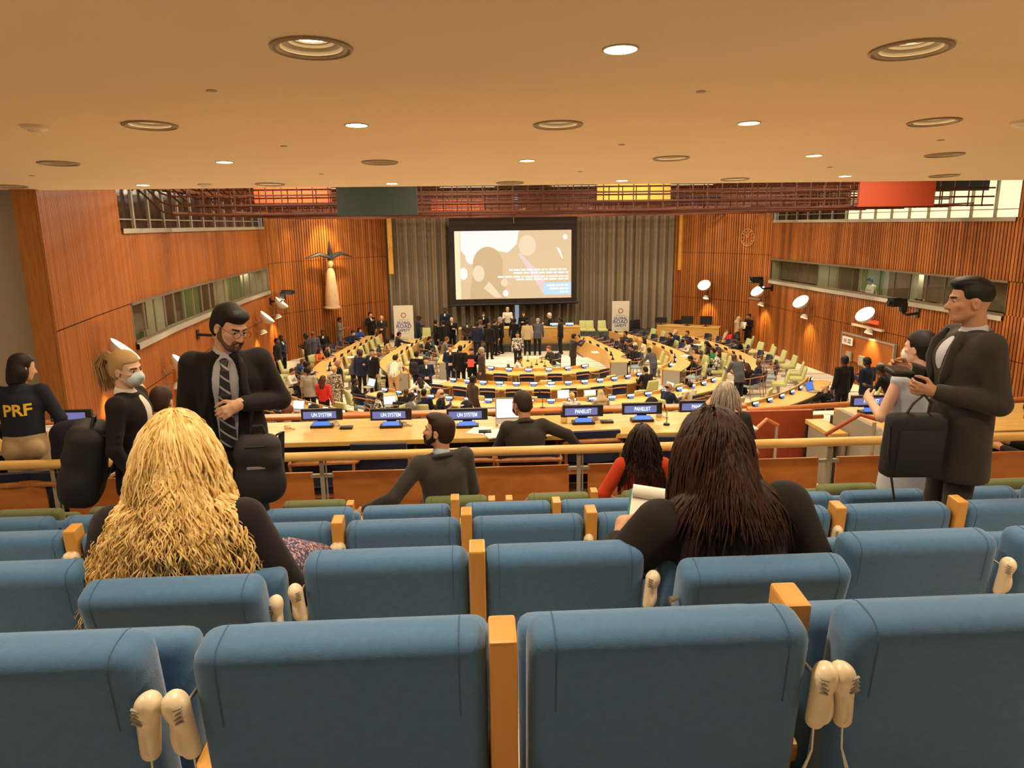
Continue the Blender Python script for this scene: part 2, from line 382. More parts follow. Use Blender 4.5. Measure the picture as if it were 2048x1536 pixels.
# ================================================================ the room
YEDGE = 13.9
LW = [(-7.7, 13.7), (-8.15, 16), (-8.55, 18.4), (-8.95, 22), (-9.2, 26), (-9.4, 31), (-9.4, 34)]     # side wall
LS = [(-9.4, 34), (-9.15, 35.2), (-8.55, 36.3), (-7.5, 37.6), (-6.2, 39.1), (-4.75, 40.7)]           # wall with the sculpture
RW = [(15.95, 15.5), (15.6, 20.5), (15.1, 26.5), (14.45, 35.1)]
RS = [(14.45, 35.1), (14.0, 36.6), (12.95, 38.3), (11.2, 40.5)]
def arc_len(pts):
    s = [0.]
    for a, b in zip(pts, pts[1:]): s.append(s[-1] + math.hypot(b[0] - a[0], b[1] - a[1]))
    return s
def on_path(pts, s, off=0.):
    """point at run s, moved off metres to the left of the walking direction"""
    L = arc_len(pts); i = 0
    while i < len(L) - 2 and s > L[i + 1]: i += 1
    t = (s - L[i]) / (L[i + 1] - L[i]); a, b = pts[i], pts[i + 1]
    dx, dy = b[0] - a[0], b[1] - a[1]; l = math.hypot(dx, dy)
    return Vector((a[0] + dx * t - dy / l * off, a[1] + dy * t + dx / l * off, 0))
def s_at_pixel(pts, x, y):
    """run along the path under pixel column x (at row y)"""
    L = arc_len(pts); best = None
    for k in range(401):
        s = L[-1] * k / 400; p = on_path(pts, s); d = p - Vector((0, 0, 0))
        r = ray(x, y); e = abs(p.x * r.y - p.y * r.x)
        if best is None or e < best[0]: best = (e, s)
    return best[1]
def slat_wall(name, pts, strips, mats, side, pitch=.115, depth=.03, duty=.68):
    """upright slats along pts; strips = (s0, s1, z0, z1); side=+1 when the room lies to the left of the path"""
    bm = bmesh.new(); uvl = bm.loops.layers.uv.new('UVMap')
    def quad(ps, uvs, mi):
        f = bm.faces.new([bm.verts.new(p) for p in ps]); f.material_index = mi
        for l, u in zip(f.loops, uvs): l[uvl].uv = u
    for s0, s1, z0, z1 in strips:
        n = max(1, round((s1 - s0) / pitch)); prof = []
        for k in range(n):
            a = s0 + (s1 - s0) * k / n; w = (s1 - s0) / n
            prof += [(a, 0), (a + w * duty, 0), (a + w * duty + .001, -depth), (a + w - .001, -depth)]
        prof.append((s1, 0))
        P = [(on_path(pts, s, side * o), s) for s, o in prof]
        for (p, sa), (q, sb) in zip(P, P[1:]):
            u = min(sa, sb) + 1e-3
            quad([p + Vector((0, 0, z0)), q + Vector((0, 0, z0)), q + Vector((0, 0, z1)), p + Vector((0, 0, z1))], [(u, z0), (sb - 1e-3, z0), (sb - 1e-3, z1), (u, z1)], 0)
        B = [on_path(pts, s0 + (s1 - s0) * k / 12, -side * .05) for k in range(13)]
        for p, q in zip(B, B[1:]):
            quad([p + Vector((0, 0, z0 - .02)), q + Vector((0, 0, z0 - .02)), q + Vector((0, 0, z1 + .02)), p + Vector((0, 0, z1 + .02))], [(0, 0)] * 4, 1)
    me = bpy.data.meshes.new(name); bm.to_mesh(me); bm.free()
    return structure(mesh_obj(name, me, mats, None, False))
Z1, Z2, ZU = 3.58, 4.55, 6.38
TOP = 8.4
LL, LLS, RL, RLS = arc_len(LW)[-1], arc_len(LS)[-1], arc_len(RW)[-1], arc_len(RS)[-1]
la, lb = s_at_pixel(LW, 264, 640), LL - .05
ua, ub = s_at_pixel(LW, 242, 460), LL - .1
ra, rb = s_at_pixel(RW, 2014, 600), RL - .15
va, vb = s_at_pixel(RW, 2035, 430), RL - .2
slat_wall('wall_left', LW, [(0, LL, 0, 2.28), (0, LL, 2.30, Z1), (0, la, Z1, Z2), (0, LL, Z2 + .02, ZU), (0, ua, ZU, TOP), (ua, LL, 7.5, TOP)], [M_PLANK, M_DARK], -1, pitch=.085, depth=.008, duty=.85)
slat_wall('wall_sculpture', LS, [(0, LLS, 0, 2.28), (0, LLS, 2.30, 4.72), (0, LLS, 4.74, TOP)], [M_WALLWOOD, M_DARK], -1, pitch=.15, depth=.05)
slat_wall('wall_right', RW, [(0, RL, 0, 2.28), (0, RL, 2.30, Z1), (0, ra, Z1, Z2), (rb, RL, Z1, Z2), (0, RL, Z2 + .02, ZU), (0, va, ZU, TOP), (va, RL, 7.5, TOP)], [M_WALLWOOD, M_DARK], 1, pitch=.13, depth=.045)
slat_wall('wall_rear', RS, [(0, RLS, 0, 2.28), (0, RLS, 2.30, 4.72), (0, RLS, 4.74, TOP)], [M_WALLWOOD, M_DARK], 1, pitch=.15, depth=.05)
# end face of the side wall, gallery side walls
m = MB(); m.quad((-8.12, 13.66, 0), (-7.7, 13.7, 0), (-7.7, 13.7, TOP), (-8.12, 13.66, TOP)); structure(m.build('trim_1', wood('end_face_wood', (.36, .13, .025), (.48, .20, .045), (4, 4, .4), .5)))
m = MB(); m.quad((-13, 14.6, 0), (-8.1, 14.6, 0), (-8.1, 14.6, TOP), (-13, 14.6, TOP)); structure(m.build('wall_gallery', M_GREYWALL))
m = MB(); m.quad((-5.6, 41.9, 0), (12, 41.9, 0), (12, 41.9, TOP), (-5.6, 41.9, TOP)); structure(m.build('wall_behind_curtain', M_GREYP))

# booths behind the glass
M_BOOTH = [mat('booth_cream', (.55, .48, .33), .9), mat('booth_green', (.22, .27, .10), .9), mat('booth_brown', (.16, .10, .06), .9)]
def booth_strip(name, frame_no, pts, s0, s1, z0, z1, side, npan, lit, label):
    D = 1.9
    def P(s, off, z): p = on_path(pts, s, -side * off); p.z = z; return p
    m = MB(); n = 24
    ss = [s0 + (s1 - s0) * k / n for k in range(n + 1)]
    m.ribbon([P(s, D, z0 - .8) for s in ss], [P(s, D, z1) for s in ss])
    m.mi = 2
    m.ribbon([P(s, .06, z0 - .8) for s in ss], [P(s, D, z0 - .8) for s in ss]); m.ribbon([P(s, 0, z1) for s in ss], [P(s, D, z1) for s in ss])
    for k in [*range(0, npan + 1, 2), npan]:
        fr_ = .06 if k in (0, npan) else .95
        s = s0 + (s1 - s0) * k / npan; m.mi = 1 if k % 6 == 4 else (0 if k % 4 else 2); m.quad(P(s, fr_, z0 - .8), P(s, D, z0 - .8), P(s, D, z1), P(s, fr_, z1))
    m.mi = 2
    for k in range(npan):
        if k not in lit: a, b = (s0 + (s1 - s0) * (k + t) / npan for t in (0, 1)); m.quad(P(a, .5, z0), P(b, .5, z0), P(b, .5, z1), P(a, .5, z1))
    structure(m.build('wall_booth_' + name, M_BOOTH, recalc=False))
    w = structure(thing('window_%d' % frame_no, P(s0, 0, z0)))
    bpy.context.view_layer.update()
    inv = Matrix.Translation(-w.location)
    f = MB()
    for k in range(npan + 1):
        s = s0 + (s1 - s0) * k / npan; a, b = P(s, 0, z0), P(s, 0, z1); f.tube([inv @ a, inv @ b], .032, 4, flat=.5)
    for z in (z0, z1): f.tube([inv @ P(s, -.01, z) for s in ss], .05, 4)
    child(f.build('window_frame', M_BRONZE), w)
    f = MB(); f.ribbon([inv @ P(s, -.10, z0 - .04) for s in ss], [inv @ P(s, .05, z0 - .02) for s in ss]); f.ribbon([inv @ P(s, -.10, z0 - .18) for s in ss], [inv @ P(s, -.10, z0 - .04) for s in ss]); f.ribbon([inv @ P(s, 0, z0 - .18) for s in ss], [inv @ P(s, -.10, z0 - .18) for s in ss])
    child(f.build('window_sill', M_GREYM), w)
    for k in range(npan):
        a, b = (s0 + (s1 - s0) * (k + t) / npan for t in (0, 1))
        f = MB(); f.quad(inv @ P(a, .02, z0), inv @ P(b, .02, z0), inv @ P(b, .02, z1), inv @ P(a, .02, z1)); child(f.build('pane', M_GLASS), w)
    for k in sorted(lit):
        if k % 2 == 0 or k - 1 not in lit:
            s = s0 + (s1 - s0) * (k + .9) / npan; area(P(s, 1.2, z1 - .08), .5, 12, (1, .88, .62))
    return P
PBL = booth_strip('left', 1, LW, la, lb, Z1, Z2, -1, 17, set(range(3, 17)), '')
PBR = booth_strip('right', 2, RW, ra, rb, Z1, Z2, 1, 17, set(range(5, 13)), '')
M_GLOWP = mat('lit_blind', (.8, .75, .6), .8, emit=(1, .86, .50), estr=.95)
M_DARKG = mat('dark_glass', (.035, .022, .014), .15, spec=.5)
def upper_windows(no, pts, s0, s1, side, npan, lit):
    w = structure(thing('window_%d' % no, on_path(pts, s0)))
    inv = Matrix.Translation(-w.location)
    def P(s, off, z): p = on_path(pts, s, -side * off); p.z = z; return inv @ p
    f = MB()
    for k in range(npan + 1):
        s = s0 + (s1 - s0) * k / npan; f.tube([P(s, .1, ZU), P(s, .1, 7.5)], .05, 4)
    ss = [s0 + (s1 - s0) * k / 24 for k in range(25)]
    f.ribbon([P(s, -.06, ZU - .10) for s in ss], [P(s, -.06, ZU + .02) for s in ss]); f.ribbon([P(s, -.06, ZU + .02) for s in ss], [P(s, .2, ZU + .02) for s in ss])
    f.ribbon([P(s, .0, 7.5) for s in ss], [P(s, .3, 7.5) for s in ss])
    f.tube([P(s, .12, ZU + .25) for s in ss], .02, 4)
    child(f.build('window_frame', M_GREYM), w)
    for k in range(npan):
        a, b = (s0 + (s1 - s0) * (k + t) / npan for t in (0, 1))
        f = MB(); f.quad(P(a, .2, ZU), P(b, .2, ZU), P(b, .2, 7.5), P(a, .2, 7.5)); child(f.build('pane', M_GLOWP if k in lit else M_DARKG), w)
upper_windows(3, LW, ua, ub, -1, 12, set())
upper_windows(4, RW, va, vb, 1, 15, set(range(0, 9)))

# ceilings, floors
def slab(name, poly, z0, z1, m_): b = MB(); b.prism(ccw(poly), z0, z1); return structure(b.build(name, m_))
b = MB(); y0, y1 = -4.5, YEDGE
c0, c1 = ceil_z(y0), ceil_z(y1)
CEIL_B = MB()
R4 = Matrix(((0, 0, 1, 0), (1, 0, 0, 0), (0, 1, 0, 0), (0, 0, 0, 1)))
CEIL_B.prism(ccw([(y0, c0), (y1, c1), (y1, TOP + .2), (y1 - .3, TOP + .2), (y1 - .3, c1 + .45), (y0, c0 + .45)]), -13, 18, R4)
CEIL = structure(CEIL_B.build('ceiling_gallery', M_CEIL))
b = MB(); b.quad((-14, YEDGE, TOP), (20, YEDGE, TOP), (20, 42.5, TOP), (-14, 42.5, TOP)); structure(b.build('ceiling_hall', mat('hall_ceiling', (.24, .13, .055), .9), recalc=False))
b = MB(); b.quad((-12, 7.9, 0), (18, 7.9, 0), (18, 42.5, 0), (-12, 42.5, 0)); structure(b.build('floor', M_CARPET))
GF = 3.53      # gallery floor at the desk
STEPS = [(5.75, 8.05, GF), (4.99, 5.75, 3.60), (4.13, 4.99, 3.93), (3.15, 4.13, 4.25), (2.17, 3.15, 4.56), (1.19, 2.17, 4.87), (-4, 1.19, 5.18)]
for a, c, z in STEPS: slab('floor_gallery', [(-12, a), (18, a), (18, c), (-12, c)], z - .4, z, M_CARPET)
slab('floor_landing', [(-9, 9.5), (-3.6, 9.5), (-3.6, 13.6), (-7.6, 13.6)], 0, 1.6, M_CARPET)
slab('floor_landing', [(8.6, 15.2), (15.9, 15.2), (15.3, 20.2), (9.6, 20.2)], 0, .9, M_CARPET)
slab('floor_dais', [(-2.4, 36.4), (10.2, 36.4), (10.2, 41), (-2.4, 41)], 0, .36, M_DAIS)
slab('floor_step', [(.2, 30.9), (6.6, 30.9), (6.9, 33.5), (-.3, 33.5)], 0, .18, M_CARPET)
b = MB(); b.box((2.2, 7.98, GF - .9), (28, .1, 1.9)); structure(b.build('wall_parapet', M_REDWOOD))

# ---------------------------------------------------------------- lattice, panels, troffers
b = MB(); ZL = [6.74, 6.98, 7.22, 7.46]
x0, x1 = -8.1, 14.9
FR = [20.6, 22.6, 25, 27.5, 30, 32.5, 35, 38]
for i, y in enumerate(FR):
    xe = x1 if y < 30 else 14.0; xs = x0 if y < 36 else -6
    for z in ZL:
        b.box(((xs + xe) / 2, y, z), (xe - xs, .035, .045))
        b.tube([(xs, y, z), (xs - .25, y, z + .1), (xs - .9, y, z + .75)], .03, 4)
    n = int((xe - xs) / .42)
    for k in range(n + 1): b.box((xs + k * .42 + .1 * (i % 3), y + .04, 7.1), (.028, .028, .78))
for k in range(15): b.box((x0 + k * 1.6, 29.3, 6.80), (.04, 17.4, .05))
structure(b.build('ceiling_lattice', M_LATTICE))
for lab, colr, px0, px1, yt, yb, Y in [
        ('wide orange red panel hanging in the ceiling lattice above the sculpture wall', (.36, .048, .008), 507, 664, 372, 405, 24),
        ('large dark green panel hanging in the ceiling lattice near the grey curtain', (.016, .022, .017), 672, 836, 372, 430, 20.4),
        ('small orange panel hanging in the lattice beside the dark green one', (.40, .06, .010), 863, 968, 401, 419, 29),
        ('mustard yellow panel hanging in the ceiling lattice over the screen', (.33, .20, .025), 1194, 1340, 366, 400, 24.3),
        ('navy blue panel hanging in the lattice next to the mustard one', (.02, .025, .05), 1341, 1440, 393, 409, 27),
        ('wide red panel hanging in the lattice before the lit upper windows', (.27, .033, .006), 1720, 1866, 352, 412, 20.2),
        ('dark teal panel hanging in the lattice beside the wide red one', (.025, .04, .045), 1868, 1976, 350, 381, 21.8),
        ('thin orange panel low in the lattice above the projection screen', (.70, .16, .03), 1144, 1207, 424, 430, 34.5)]:
    a, c = ony(px0, yt, Y), ony(px1, yb, Y); zt = max(a.z, c.z + .05)
    b = MB(); b.box(((a.x + c.x) / 2, Y, (zt + c.z) / 2), (c.x - a.x, .10, zt - c.z), bev=.01)
    tag(b.build('ceiling_panel', mat('panel_' + lab[:18], colr, .7)), lab, 'panel', 'colour panels in the ceiling lattice')
for x, y in TROFFERS:
    t = thing('strip_light', (x, y, TOP - .02), 0, 'long strip light shining above the ceiling lattice', 'ceiling light', 'strip lights above the lattice')
    b = MB(); b.box((0, 0, -.12), (2.8, .9, .24)); child(b.build('housing', M_GREYM), t)
    b = MB(); b.box((0, 0, -.25), (2.6, .7, .02)); child(b.build('diffuser', M_TROF), t)

# ---------------------------------------------------------------- gallery ceiling fixtures
tilt = Euler((-math.atan(.0424), 0, 0)).to_matrix().to_4x4()
M_RING1 = mat('downlight_rim', (.30, .22, .13), .45, metal=.2); M_RING2 = mat('downlight_inner', (.42, .34, .22), .4)
rings = [(623, 95, 1), (300, 250, 1), (117, 326, 0), (22, 372, 0), (760, 324, 0), (540, 368, 1), (1116, 249, 1), (1020, 365, 0), (1342, 316, 1), (1470, 358, 1), (1822, 98, 1), (1868, 243, 1), (1889, 309, 0), (1888, 351, 0)]
smalls = [(1241, 98), (713, 250), (449, 324), (286, 370), (784, 367), (1054, 321), (1244, 361), (1498, 246), (1628, 311), (1690, 352)]
hb = MB()
for x, y, _l in rings: p = onceil(x, y); hb.lathe([(.186, -.3), (.186, .16)], 40, c=p, R=tilt.to_3x3(), cap=True)
ho = hb.build('hole', M_CEIL); md = CEIL.modifiers.new('holes', 'BOOLEAN'); md.object = ho; md.operation = 'DIFFERENCE'; md.solver = 'EXACT'
dg = bpy.context.evaluated_depsgraph_get(); dg.update(); me = bpy.data.meshes.new_from_object(CEIL.evaluated_get(dg)); CEIL.modifiers.clear(); CEIL.data = me; bpy.data.objects.remove(ho)
def hung(name, x, y, label, cat, group):
    p = onceil(x, y); t = thing(name, p, 0, label, cat, group); t.rotation_euler = (-math.atan(.0424), 0, 0); return t, p
rowname = lambda y: 'front row' if y < 150 else 'second row' if y < 285 else 'third row' if y < 335 else 'row at the ceiling edge'
for grp, lst in (('ring', [r[:2] for r in rings]), ('small', smalls)):
    cnt = {}
    for x, y in sorted(lst, key=lambda q: q[0]):
        rn = rowname(y); k = cnt[rn] = cnt.get(rn, 0) + 1; n = sum(rowname(q[1]) == rn for q in lst)
        pos = '' if n == 1 else (ORD[k - 1] + ' from the left')
        if grp == 'ring':
            lit = [r for r in rings if r[:2] == (x, y)][0][2]
            t, p = hung('ring_downlight', x, y, ('wide %s ringed downlight in the %s %s' % ('lit' if lit else 'dim', rn, pos)).strip(), 'ceiling light', 'wide ringed downlights')
            b = MB(); b.lathe([(.25, 0), (.25, -.012), (.235, -.018), (.225, -.006), (.21, -.014), (.195, .0), (.185, .004)], 40); child(b.build('rim', M_RING1, smooth=True), t)
            b = MB(); b.lathe([(.185, .004), (.18, .02), (.15, .035), (.14, .032), (.125, .05), (.11, .05), (.10, .075)], 40); rf_ = child(b.build('reflector', M_RING2, smooth=True), t)
            b = MB(); b.lathe([(.001, .052), (.098, .056)], 28); child(b.build('bulb', M_BULB if lit else mat('dim_glow', (.8, .7, .5), .5, emit=(1, .8, .5), estr=1.6)), rf_)
            if lit: area(p + Vector((0, 0, -.05)), .22, 46 if y < 300 else 26)
        else:
            t, p = hung('downlight', x, y, ('small round glowing downlight in the %s %s' % (rn, pos)).strip(), 'ceiling light', 'small round downlights')
            b = MB(); b.lathe([(.118, 0), (.118, -.006), (.105, -.008), (.104, 0)], 32); child(b.build('rim', M_RING2, smooth=True), t)
            b = MB(); b.lathe([(.001, -.004), (.104, -.004)], 28); child(b.build('lens', M_BULB), t)
            area(p + Vector((0, 0, -.05)), .2, 38 if y < 300 else 24)
for x, y, l in [(70, 252, 'near the wall on the left'), (410, 368, 'close to the ceiling edge'), (2046, 243, 'at the right border of the ceiling')]:
    t, p = hung('smoke_detector', x, y, 'cream smoke detector on the gallery ceiling ' + l, 'smoke detector', 'smoke detectors')
    b = MB(); b.lathe([(.001, -.055), (.06, -.055), (.075, -.04), (.11, -.03), (.12, -.012), (.12, 0)], 28); child(b.build('body', M_CREAM, smooth=True), t)
    b = MB(); b.lathe([(.001, -.06), (.03, -.06), (.034, -.05)], 16); child(b.build('sensor', M_SHADE), t)
sp = [(423, 181), (568, 292), (643, 348), (64, 351), (1402, 183), (1243, 289), (1160, 343), (1660, 334), (1882, 280)]
for i, (x, y) in enumerate(sp):
    t, p = hung('sprinkler_cover', x, y, 'small flat sprinkler cover on the gallery ceiling', 'sprinkler', 'sprinkler covers on the ceiling')
    b = MB(); b.lathe([(.001, -.006), (.038, -.006), (.042, -.003), (.036, 0)], 20); child(b.build('cover_plate', M_RING1), t)

# ---------------------------------------------------------------- wall lamps
def wall_lamp(px, py, pts, side, label, big=.34, low=True):
    s = s_at_pixel(pts, px, py); base = on_path(pts, s, side * .55)
    dist = math.hypot(base.x, base.y); r = ray(px, py); base.z = ZC + r.z * dist / math.hypot(r.x, r.y)
    wallp = on_path(pts, s, -side * .03); inward = (base - Vector((wallp.x, wallp.y, base.z))).normalized()
    t = thing('wall_lamp', base, 0, label, 'wall lamp', 'white bowl lamps along the wooden walls')
    n = (inward * .66 + Vector((0, .12 if px < 1000 else -.22, .74))).normalized(); R = n.to_track_quat('Z', 'Y').to_matrix()
    b = MB(); prof = [(.02, -.30)] + [(big * math.sin(a), -.30 * math.cos(a) ** 1.0) for a in (.25, .5, .75, 1., 1.25, 1.45, 1.57)]
    b.lathe(prof + [(big * .97, .0)] + [(big * .95 * math.sin(a), -.27 * math.cos(a)) for a in (1.4, 1.1, .8)], 28, R=R); sh_ = child(b.build('shade', M_SHADE, smooth=True), t)
    b = MB(); b.lathe([(.001, -.035), (big * .95, -.035)], 28, R=R); child(b.build('lamp_disc', M_LAMP), sh_)
    b = MB(); w = wallp - base; w.z = -.15
    b.tube([n * -.28, n * -.30 + w * .5, w], .018, 6); b.tube([w, w + Vector((0, 0, -.55))], .022, 6); child(b.build('bracket', M_GREYM), t)
    if low:
        q = inward * -.22 + Vector((0, 0, -.72)); dn = (inward * .35 + Vector((0, -.1, -1))).normalized(); R2 = dn.to_track_quat('Z', 'Y').to_matrix()
        sh = MB(); sh.lathe([(.02, -.16), (.09, -.14), (.14, -.06), (.16, .02)], 20, c=q, R=R2); so = child(sh.build('lower_shade', M_SHADE, smooth=True), t)
        sh = MB(); sh.lathe([(.001, -.02), (.14, -.02)], 20, c=q, R=R2); child(sh.build('bulb', M_LAMP), so)
        sh = MB(); sh.tube([q + dn * -.15, w + Vector((0, 0, -.5))], .015, 6); child(sh.build('lower_arm', M_GREYM), t)
        spot(base + q + inward * .12 + Vector((0, 0, -.06)), base + inward * -.56 + Vector((0, 0, -1.9)), 190, 80, (1, .66, .22), .8)
    area(base + n * .03, .5, 26, (1, .8, .5), (n * -1).to_track_quat('Z', 'Y').to_euler())
for i, (x, y) in enumerate([(195, 702), (326, 728), (424, 662), (509, 634), (557, 604)]):
    wall_lamp(x, y, LW, -1, ['bowl lamp on the wooden wall just behind the ponytail woman', 'bowl lamp on the wooden wall beside the brown side door', 'bowl lamp on the wall behind the head of the man with the striped tie', 'bowl lamp on the wall peeking out past the tall man', 'bowl lamp on the wall below the black camera by the sculpture'][i], .36)
for i, (x, y) in enumerate([(1757, 629), (1625, 603), (1522, 581)]):
    wall_lamp(x, y, RW, 1, ['bowl lamp on the wooden wall above the exit sign and door', 'bowl lamp midway along the wall under the booth windows', 'bowl lamp by the far corner below the black camera'][i], .36)
wall_lamp(1992, 690, RW, 1, 'bowl lamp partly hidden behind the man with the black bag', .36)
wall_lamp(1420, 570, RS, 1, 'bowl lamp on the rear slatted wall right of the curtain', .34)

# ---------------------------------------------------------------- curtains, screen, banners, clock, sculpture
xc = ony(1034, 620, 41).x
def curtain(xa, xb, label, ph):
    m = MB(); n = int((xb - xa) / .035); A, B = [], []
    for k in range(n + 1):
        x = xa + (xb - xa) * k / n; q_ = x * 2 * math.pi / .50 + ph + .9 * math.sin(x * 1.3); w = .24 * math.sin(q_ + .6 * math.sin(q_)) + .03 * math.sin(x * 2 * math.pi / .17)
        A.append((x, 41 + w, .4)); B.append((x, 41 + w * .8, TOP - .1))
    m.ribbon(A, B); tag(m.build('curtain', M_CURTAIN, smooth=True, autos=False), label, 'curtain', 'grey pleated stage curtains')
curtain(-4.75, xc - .12, 'grey pleated curtain behind the screen on the sculpture side', 0)
curtain(xc + .12, ony(1347, 600, 41).x, 'grey pleated curtain behind the screen on the clock side', 1.3)
w = structure(thing('window_5', (3, 41.7, 0))); b = MB(); b.quad((-7, 0, .4), (8.4, 0, .4), (8.4, 0, 8), (-7, 0, 8)); child(b.build('pane', mat('dusk_pane', (.3, .35, .4), .5, emit=(.30, .38, .46), estr=.8)), w)
b = MB()
for k in range(9): b.box((-7 + k * 1.92, -.03, 4.2), (.06, .06, 7.6))
child(b.build('window_frame', M_GREYM), w)
for i, (x, yb) in enumerate([(777, 548), (1364, 540)]):
    p, q = ony(x, 420, 40.2), ony(x, yb, 40.2); b = MB(); b.box((p.x, 40.2, (p.z + q.z) / 2 + .3), (.24, .10, p.z - q.z + .6)); structure(b.build('trim_%d' % (i + 2), mat('yellow_strip', (.55, .28, .03), .6)))
# projection screen
t = thing('projection_screen', (2.2, 39.9, 2.0), 0, 'big projection screen with black border hanging before the grey curtain', 'screen')
b = MB(); b.box((0, .04, 2.42), (6.92, .03, 4.7)); child(b.build('border', mat('screen_black', (.018, .008, .006), .8)), t)
b = MB(); b.tube([(-3.5, 0, .04), (3.55, 0, .1)], .06, 10); child(b.build('bottom_bar', M_BLACK), t)
for sx in (-2.6, 2.6): b = MB(); b.tube([(sx, .04, 4.7), (sx, .04, 6.4)], .015, 6); child(b.build('suspension_rod', M_GREYM), t)
def em(name, rgb, k=1.): c = srgb(rgb); return mat(name, (.01, .01, .01), .6, emit=c, estr=k)
PIC = [em('pic_tan', (232, 200, 156)), em('pic_white', (255, 250, 244)), em('pic_yellow', (255, 240, 196)), em('pic_deep', (217, 182, 136)), em('pic_light', (246, 222, 186)), em('pic_blue', (196, 230, 246)), em('pic_pink', (240, 212, 205))]
b = MB(); XL, XR, ZB, ZT = -3.19, 3.15, .37, 4.03
def pq(u, v): return XL + (XR - XL) * u, ZB + (ZT - ZB) * v
lay = [0]
def poly(pts, mi):
    b.mi = mi; lay[0] += 1; y = -.001 * lay[0]
    b._fin([b.bm.faces.new([b.bm.verts.new((pq(*p)[0], y, pq(*p)[1])) for p in pts])])
def blob(cx, cy, rx, ry, mi, a0=0, a1=360, n=22): poly([(cx + rx * math.cos(math.radians(a0 + (a1 - a0) * k / n)), cy + ry * math.sin(math.radians(a0 + (a1 - a0) * k / n))) for k in range(n)], mi)
poly([(0, 0), (1, 0), (1, 1), (0, 1)], 0)
poly([(.05, .72), (.05, 1), (.55, 1), (.53, .8), (.45, .68), (.33, .72), (.2, .7), (.14, .55)], 1)
blob(.14, .62, .05, .1, 1); blob(.07, .38, .035, .09, 1)
blob(.28, .5, .13, .27, 3); poly([(.12, 0), (.14, .3), (.2, .6), (.37, .6), (.42, .3), (.44, 0)], 3); blob(.2, .38, .05, .12, 4)
poly([(.24, .16), (.29, .26), (.4, .02), (.34, .02)], 4)
blob(.62, .78, .075, .15, 4); poly([(.5, .0), (.52, .4), (.56, .64), (.7, .62), (.82, .4), (.85, 0)], 0)
poly([(.54, .66), (.56, .68), (.76, .3), (.8, .05), (.75, .08)], 6)
blob(.945, .9, .02, .04, 1); poly([(.87, .75), (.9, .73), (.93, .58), (.915, .59)], 1); blob(.42, .24, .03, .06, 4); blob(.43, .08, .025, .05, 1)
poly([(0, 0), (.045, 0), (.045, 1), (0, 1)], 2)
poly([(.76, .05), (1, .05), (1, .23), (.76, .23)], 5)
rr = random.Random(3)
for row, (ua_, v) in enumerate([(.46, .425), (.5, .38), (.365, .325), (.52, .285), (.79, .19), (.81, .14), (.9, .09)]):
    u = ua_
    while u < .965:
        wd = min(.02 + rr.random() * .06, .975 - u); poly([(u, v - .014), (u + wd, v - .014), (u + wd, v + .014), (u, v + .014)], 1); u += wd + .008
child(b.build('projected_picture', PIC, recalc=False), t)
b = MB(); b.tube([(0, -.5, 4.4), (0, -.5, 6.4)], .012, 5)
tag(b.build('hanging_cable', M_GREYM), 'thin grey cable hanging in front of the screen border', 'cable').location = t.location
# roll-up banners
def banner(pxl, pxr, label, Y=40.2):
    a, c = ony(pxl, 690, Y), ony(pxr, 690, Y); cx, wd = (a.x + c.x) / 2, c.x - a.x; h = 2.02
    t = thing('roll_up_banner', (cx, Y, 0 if cx < 0 else .02), 0, label, 'banner', 'roll-up event banners')
    b = MB(); b.box((0, 0, h / 2 + .05), (wd, .012, h)); child(b.build('banner_sheet', mat('banner_cloth', (.70, .62, .49), .8)), t)
    b = MB(); b.box((0, 0, .04), (wd + .06, .2, .08), bev=.02); b.tube([(0, .03, .05), (0, .03, h + .05)], .012, 6); child(b.build('stand', M_GREYM), t)
    b = MB()
    for k in range(17):
        b.mi = k % 3; a0, a1 = (2 * math.pi * (k + t_) / 17 for t_ in (.08, .92))
        b._fin([b.bm.faces.new([b.bm.verts.new((r_ * math.cos(q), -.009, 1.52 + r_ * math.sin(q))) for r_, q in ((.09, a0), (.15, a0), (.15, a1), (.09, a1))])])
    child(b.build('emblem', [mat('emblem_red', (.45, .07, .03)), mat('emblem_ochre', (.45, .22, .04)), mat('emblem_brown', (.25, .10, .05))], recalc=False), t)
    ink = mat('banner_ink', (.05, .11, .28), .8)
    for s_, z, sz in (('GLOBAL', 1.10, .20), ('ROAD', .90, .30), ('SAFETY', .68, .20)):
        me = text_mesh(s_, sz, .006); o = mesh_obj('lettering', me, [ink], t, False); o.location = (0, -.010, z); o.rotation_euler = (math.pi / 2, 0, 0)
    b = MB()
    for z, ww in ((1.27, .6), (1.24, .5), (.5, .6), (.3, .3), (.26, .4)): b.quad((-ww / 2, -.009, z), (ww / 2, -.009, z), (ww / 2, -.009, z + .014), (-ww / 2, -.009, z + .014))
    child(b.build('small_print', mat('banner_grey', (.35, .36, .36), .8)), t)
banner(790, 829, 'white road safety banner standing by the sculpture wall')
banner(1223, 1257, 'white road safety banner standing beside the row of lime chairs')
# wall clock
s = s_at_pixel(RS, 1497, 475); p = on_path(RS, s, .06); r = ray(1497, 475); p.z = ZC + r.z * math.hypot(p.x, p.y) / math.hypot(r.x, r.y)
d = on_path(RS, s + .3) - on_path(RS, s - .3); t = thing('wall_clock', p, math.atan2(d.y, d.x) + math.pi, 'round bare-dial clock on the rear slatted wall', 'clock')
t.rotation_euler = (0, 0, math.atan2(-d.y, -d.x) + math.pi * 0)
M_CLK = mat('clock_wood', (.45, .25, .12), .4)
b = MB(); b.tube([(.42 * math.cos(a), 0, .42 * math.sin(a)) for a in [2 * math.pi * k / 32 for k in range(33)]], .018, 6); child(b.build('rim', M_CLK), t)
b = MB()
for k in range(12): a = math.pi * k / 6; b.box((.34 * math.cos(a), 0, .34 * math.sin(a)), (.09, .02, .03), (0, -a, 0))
child(b.build('hour_marks', M_CLK), t)
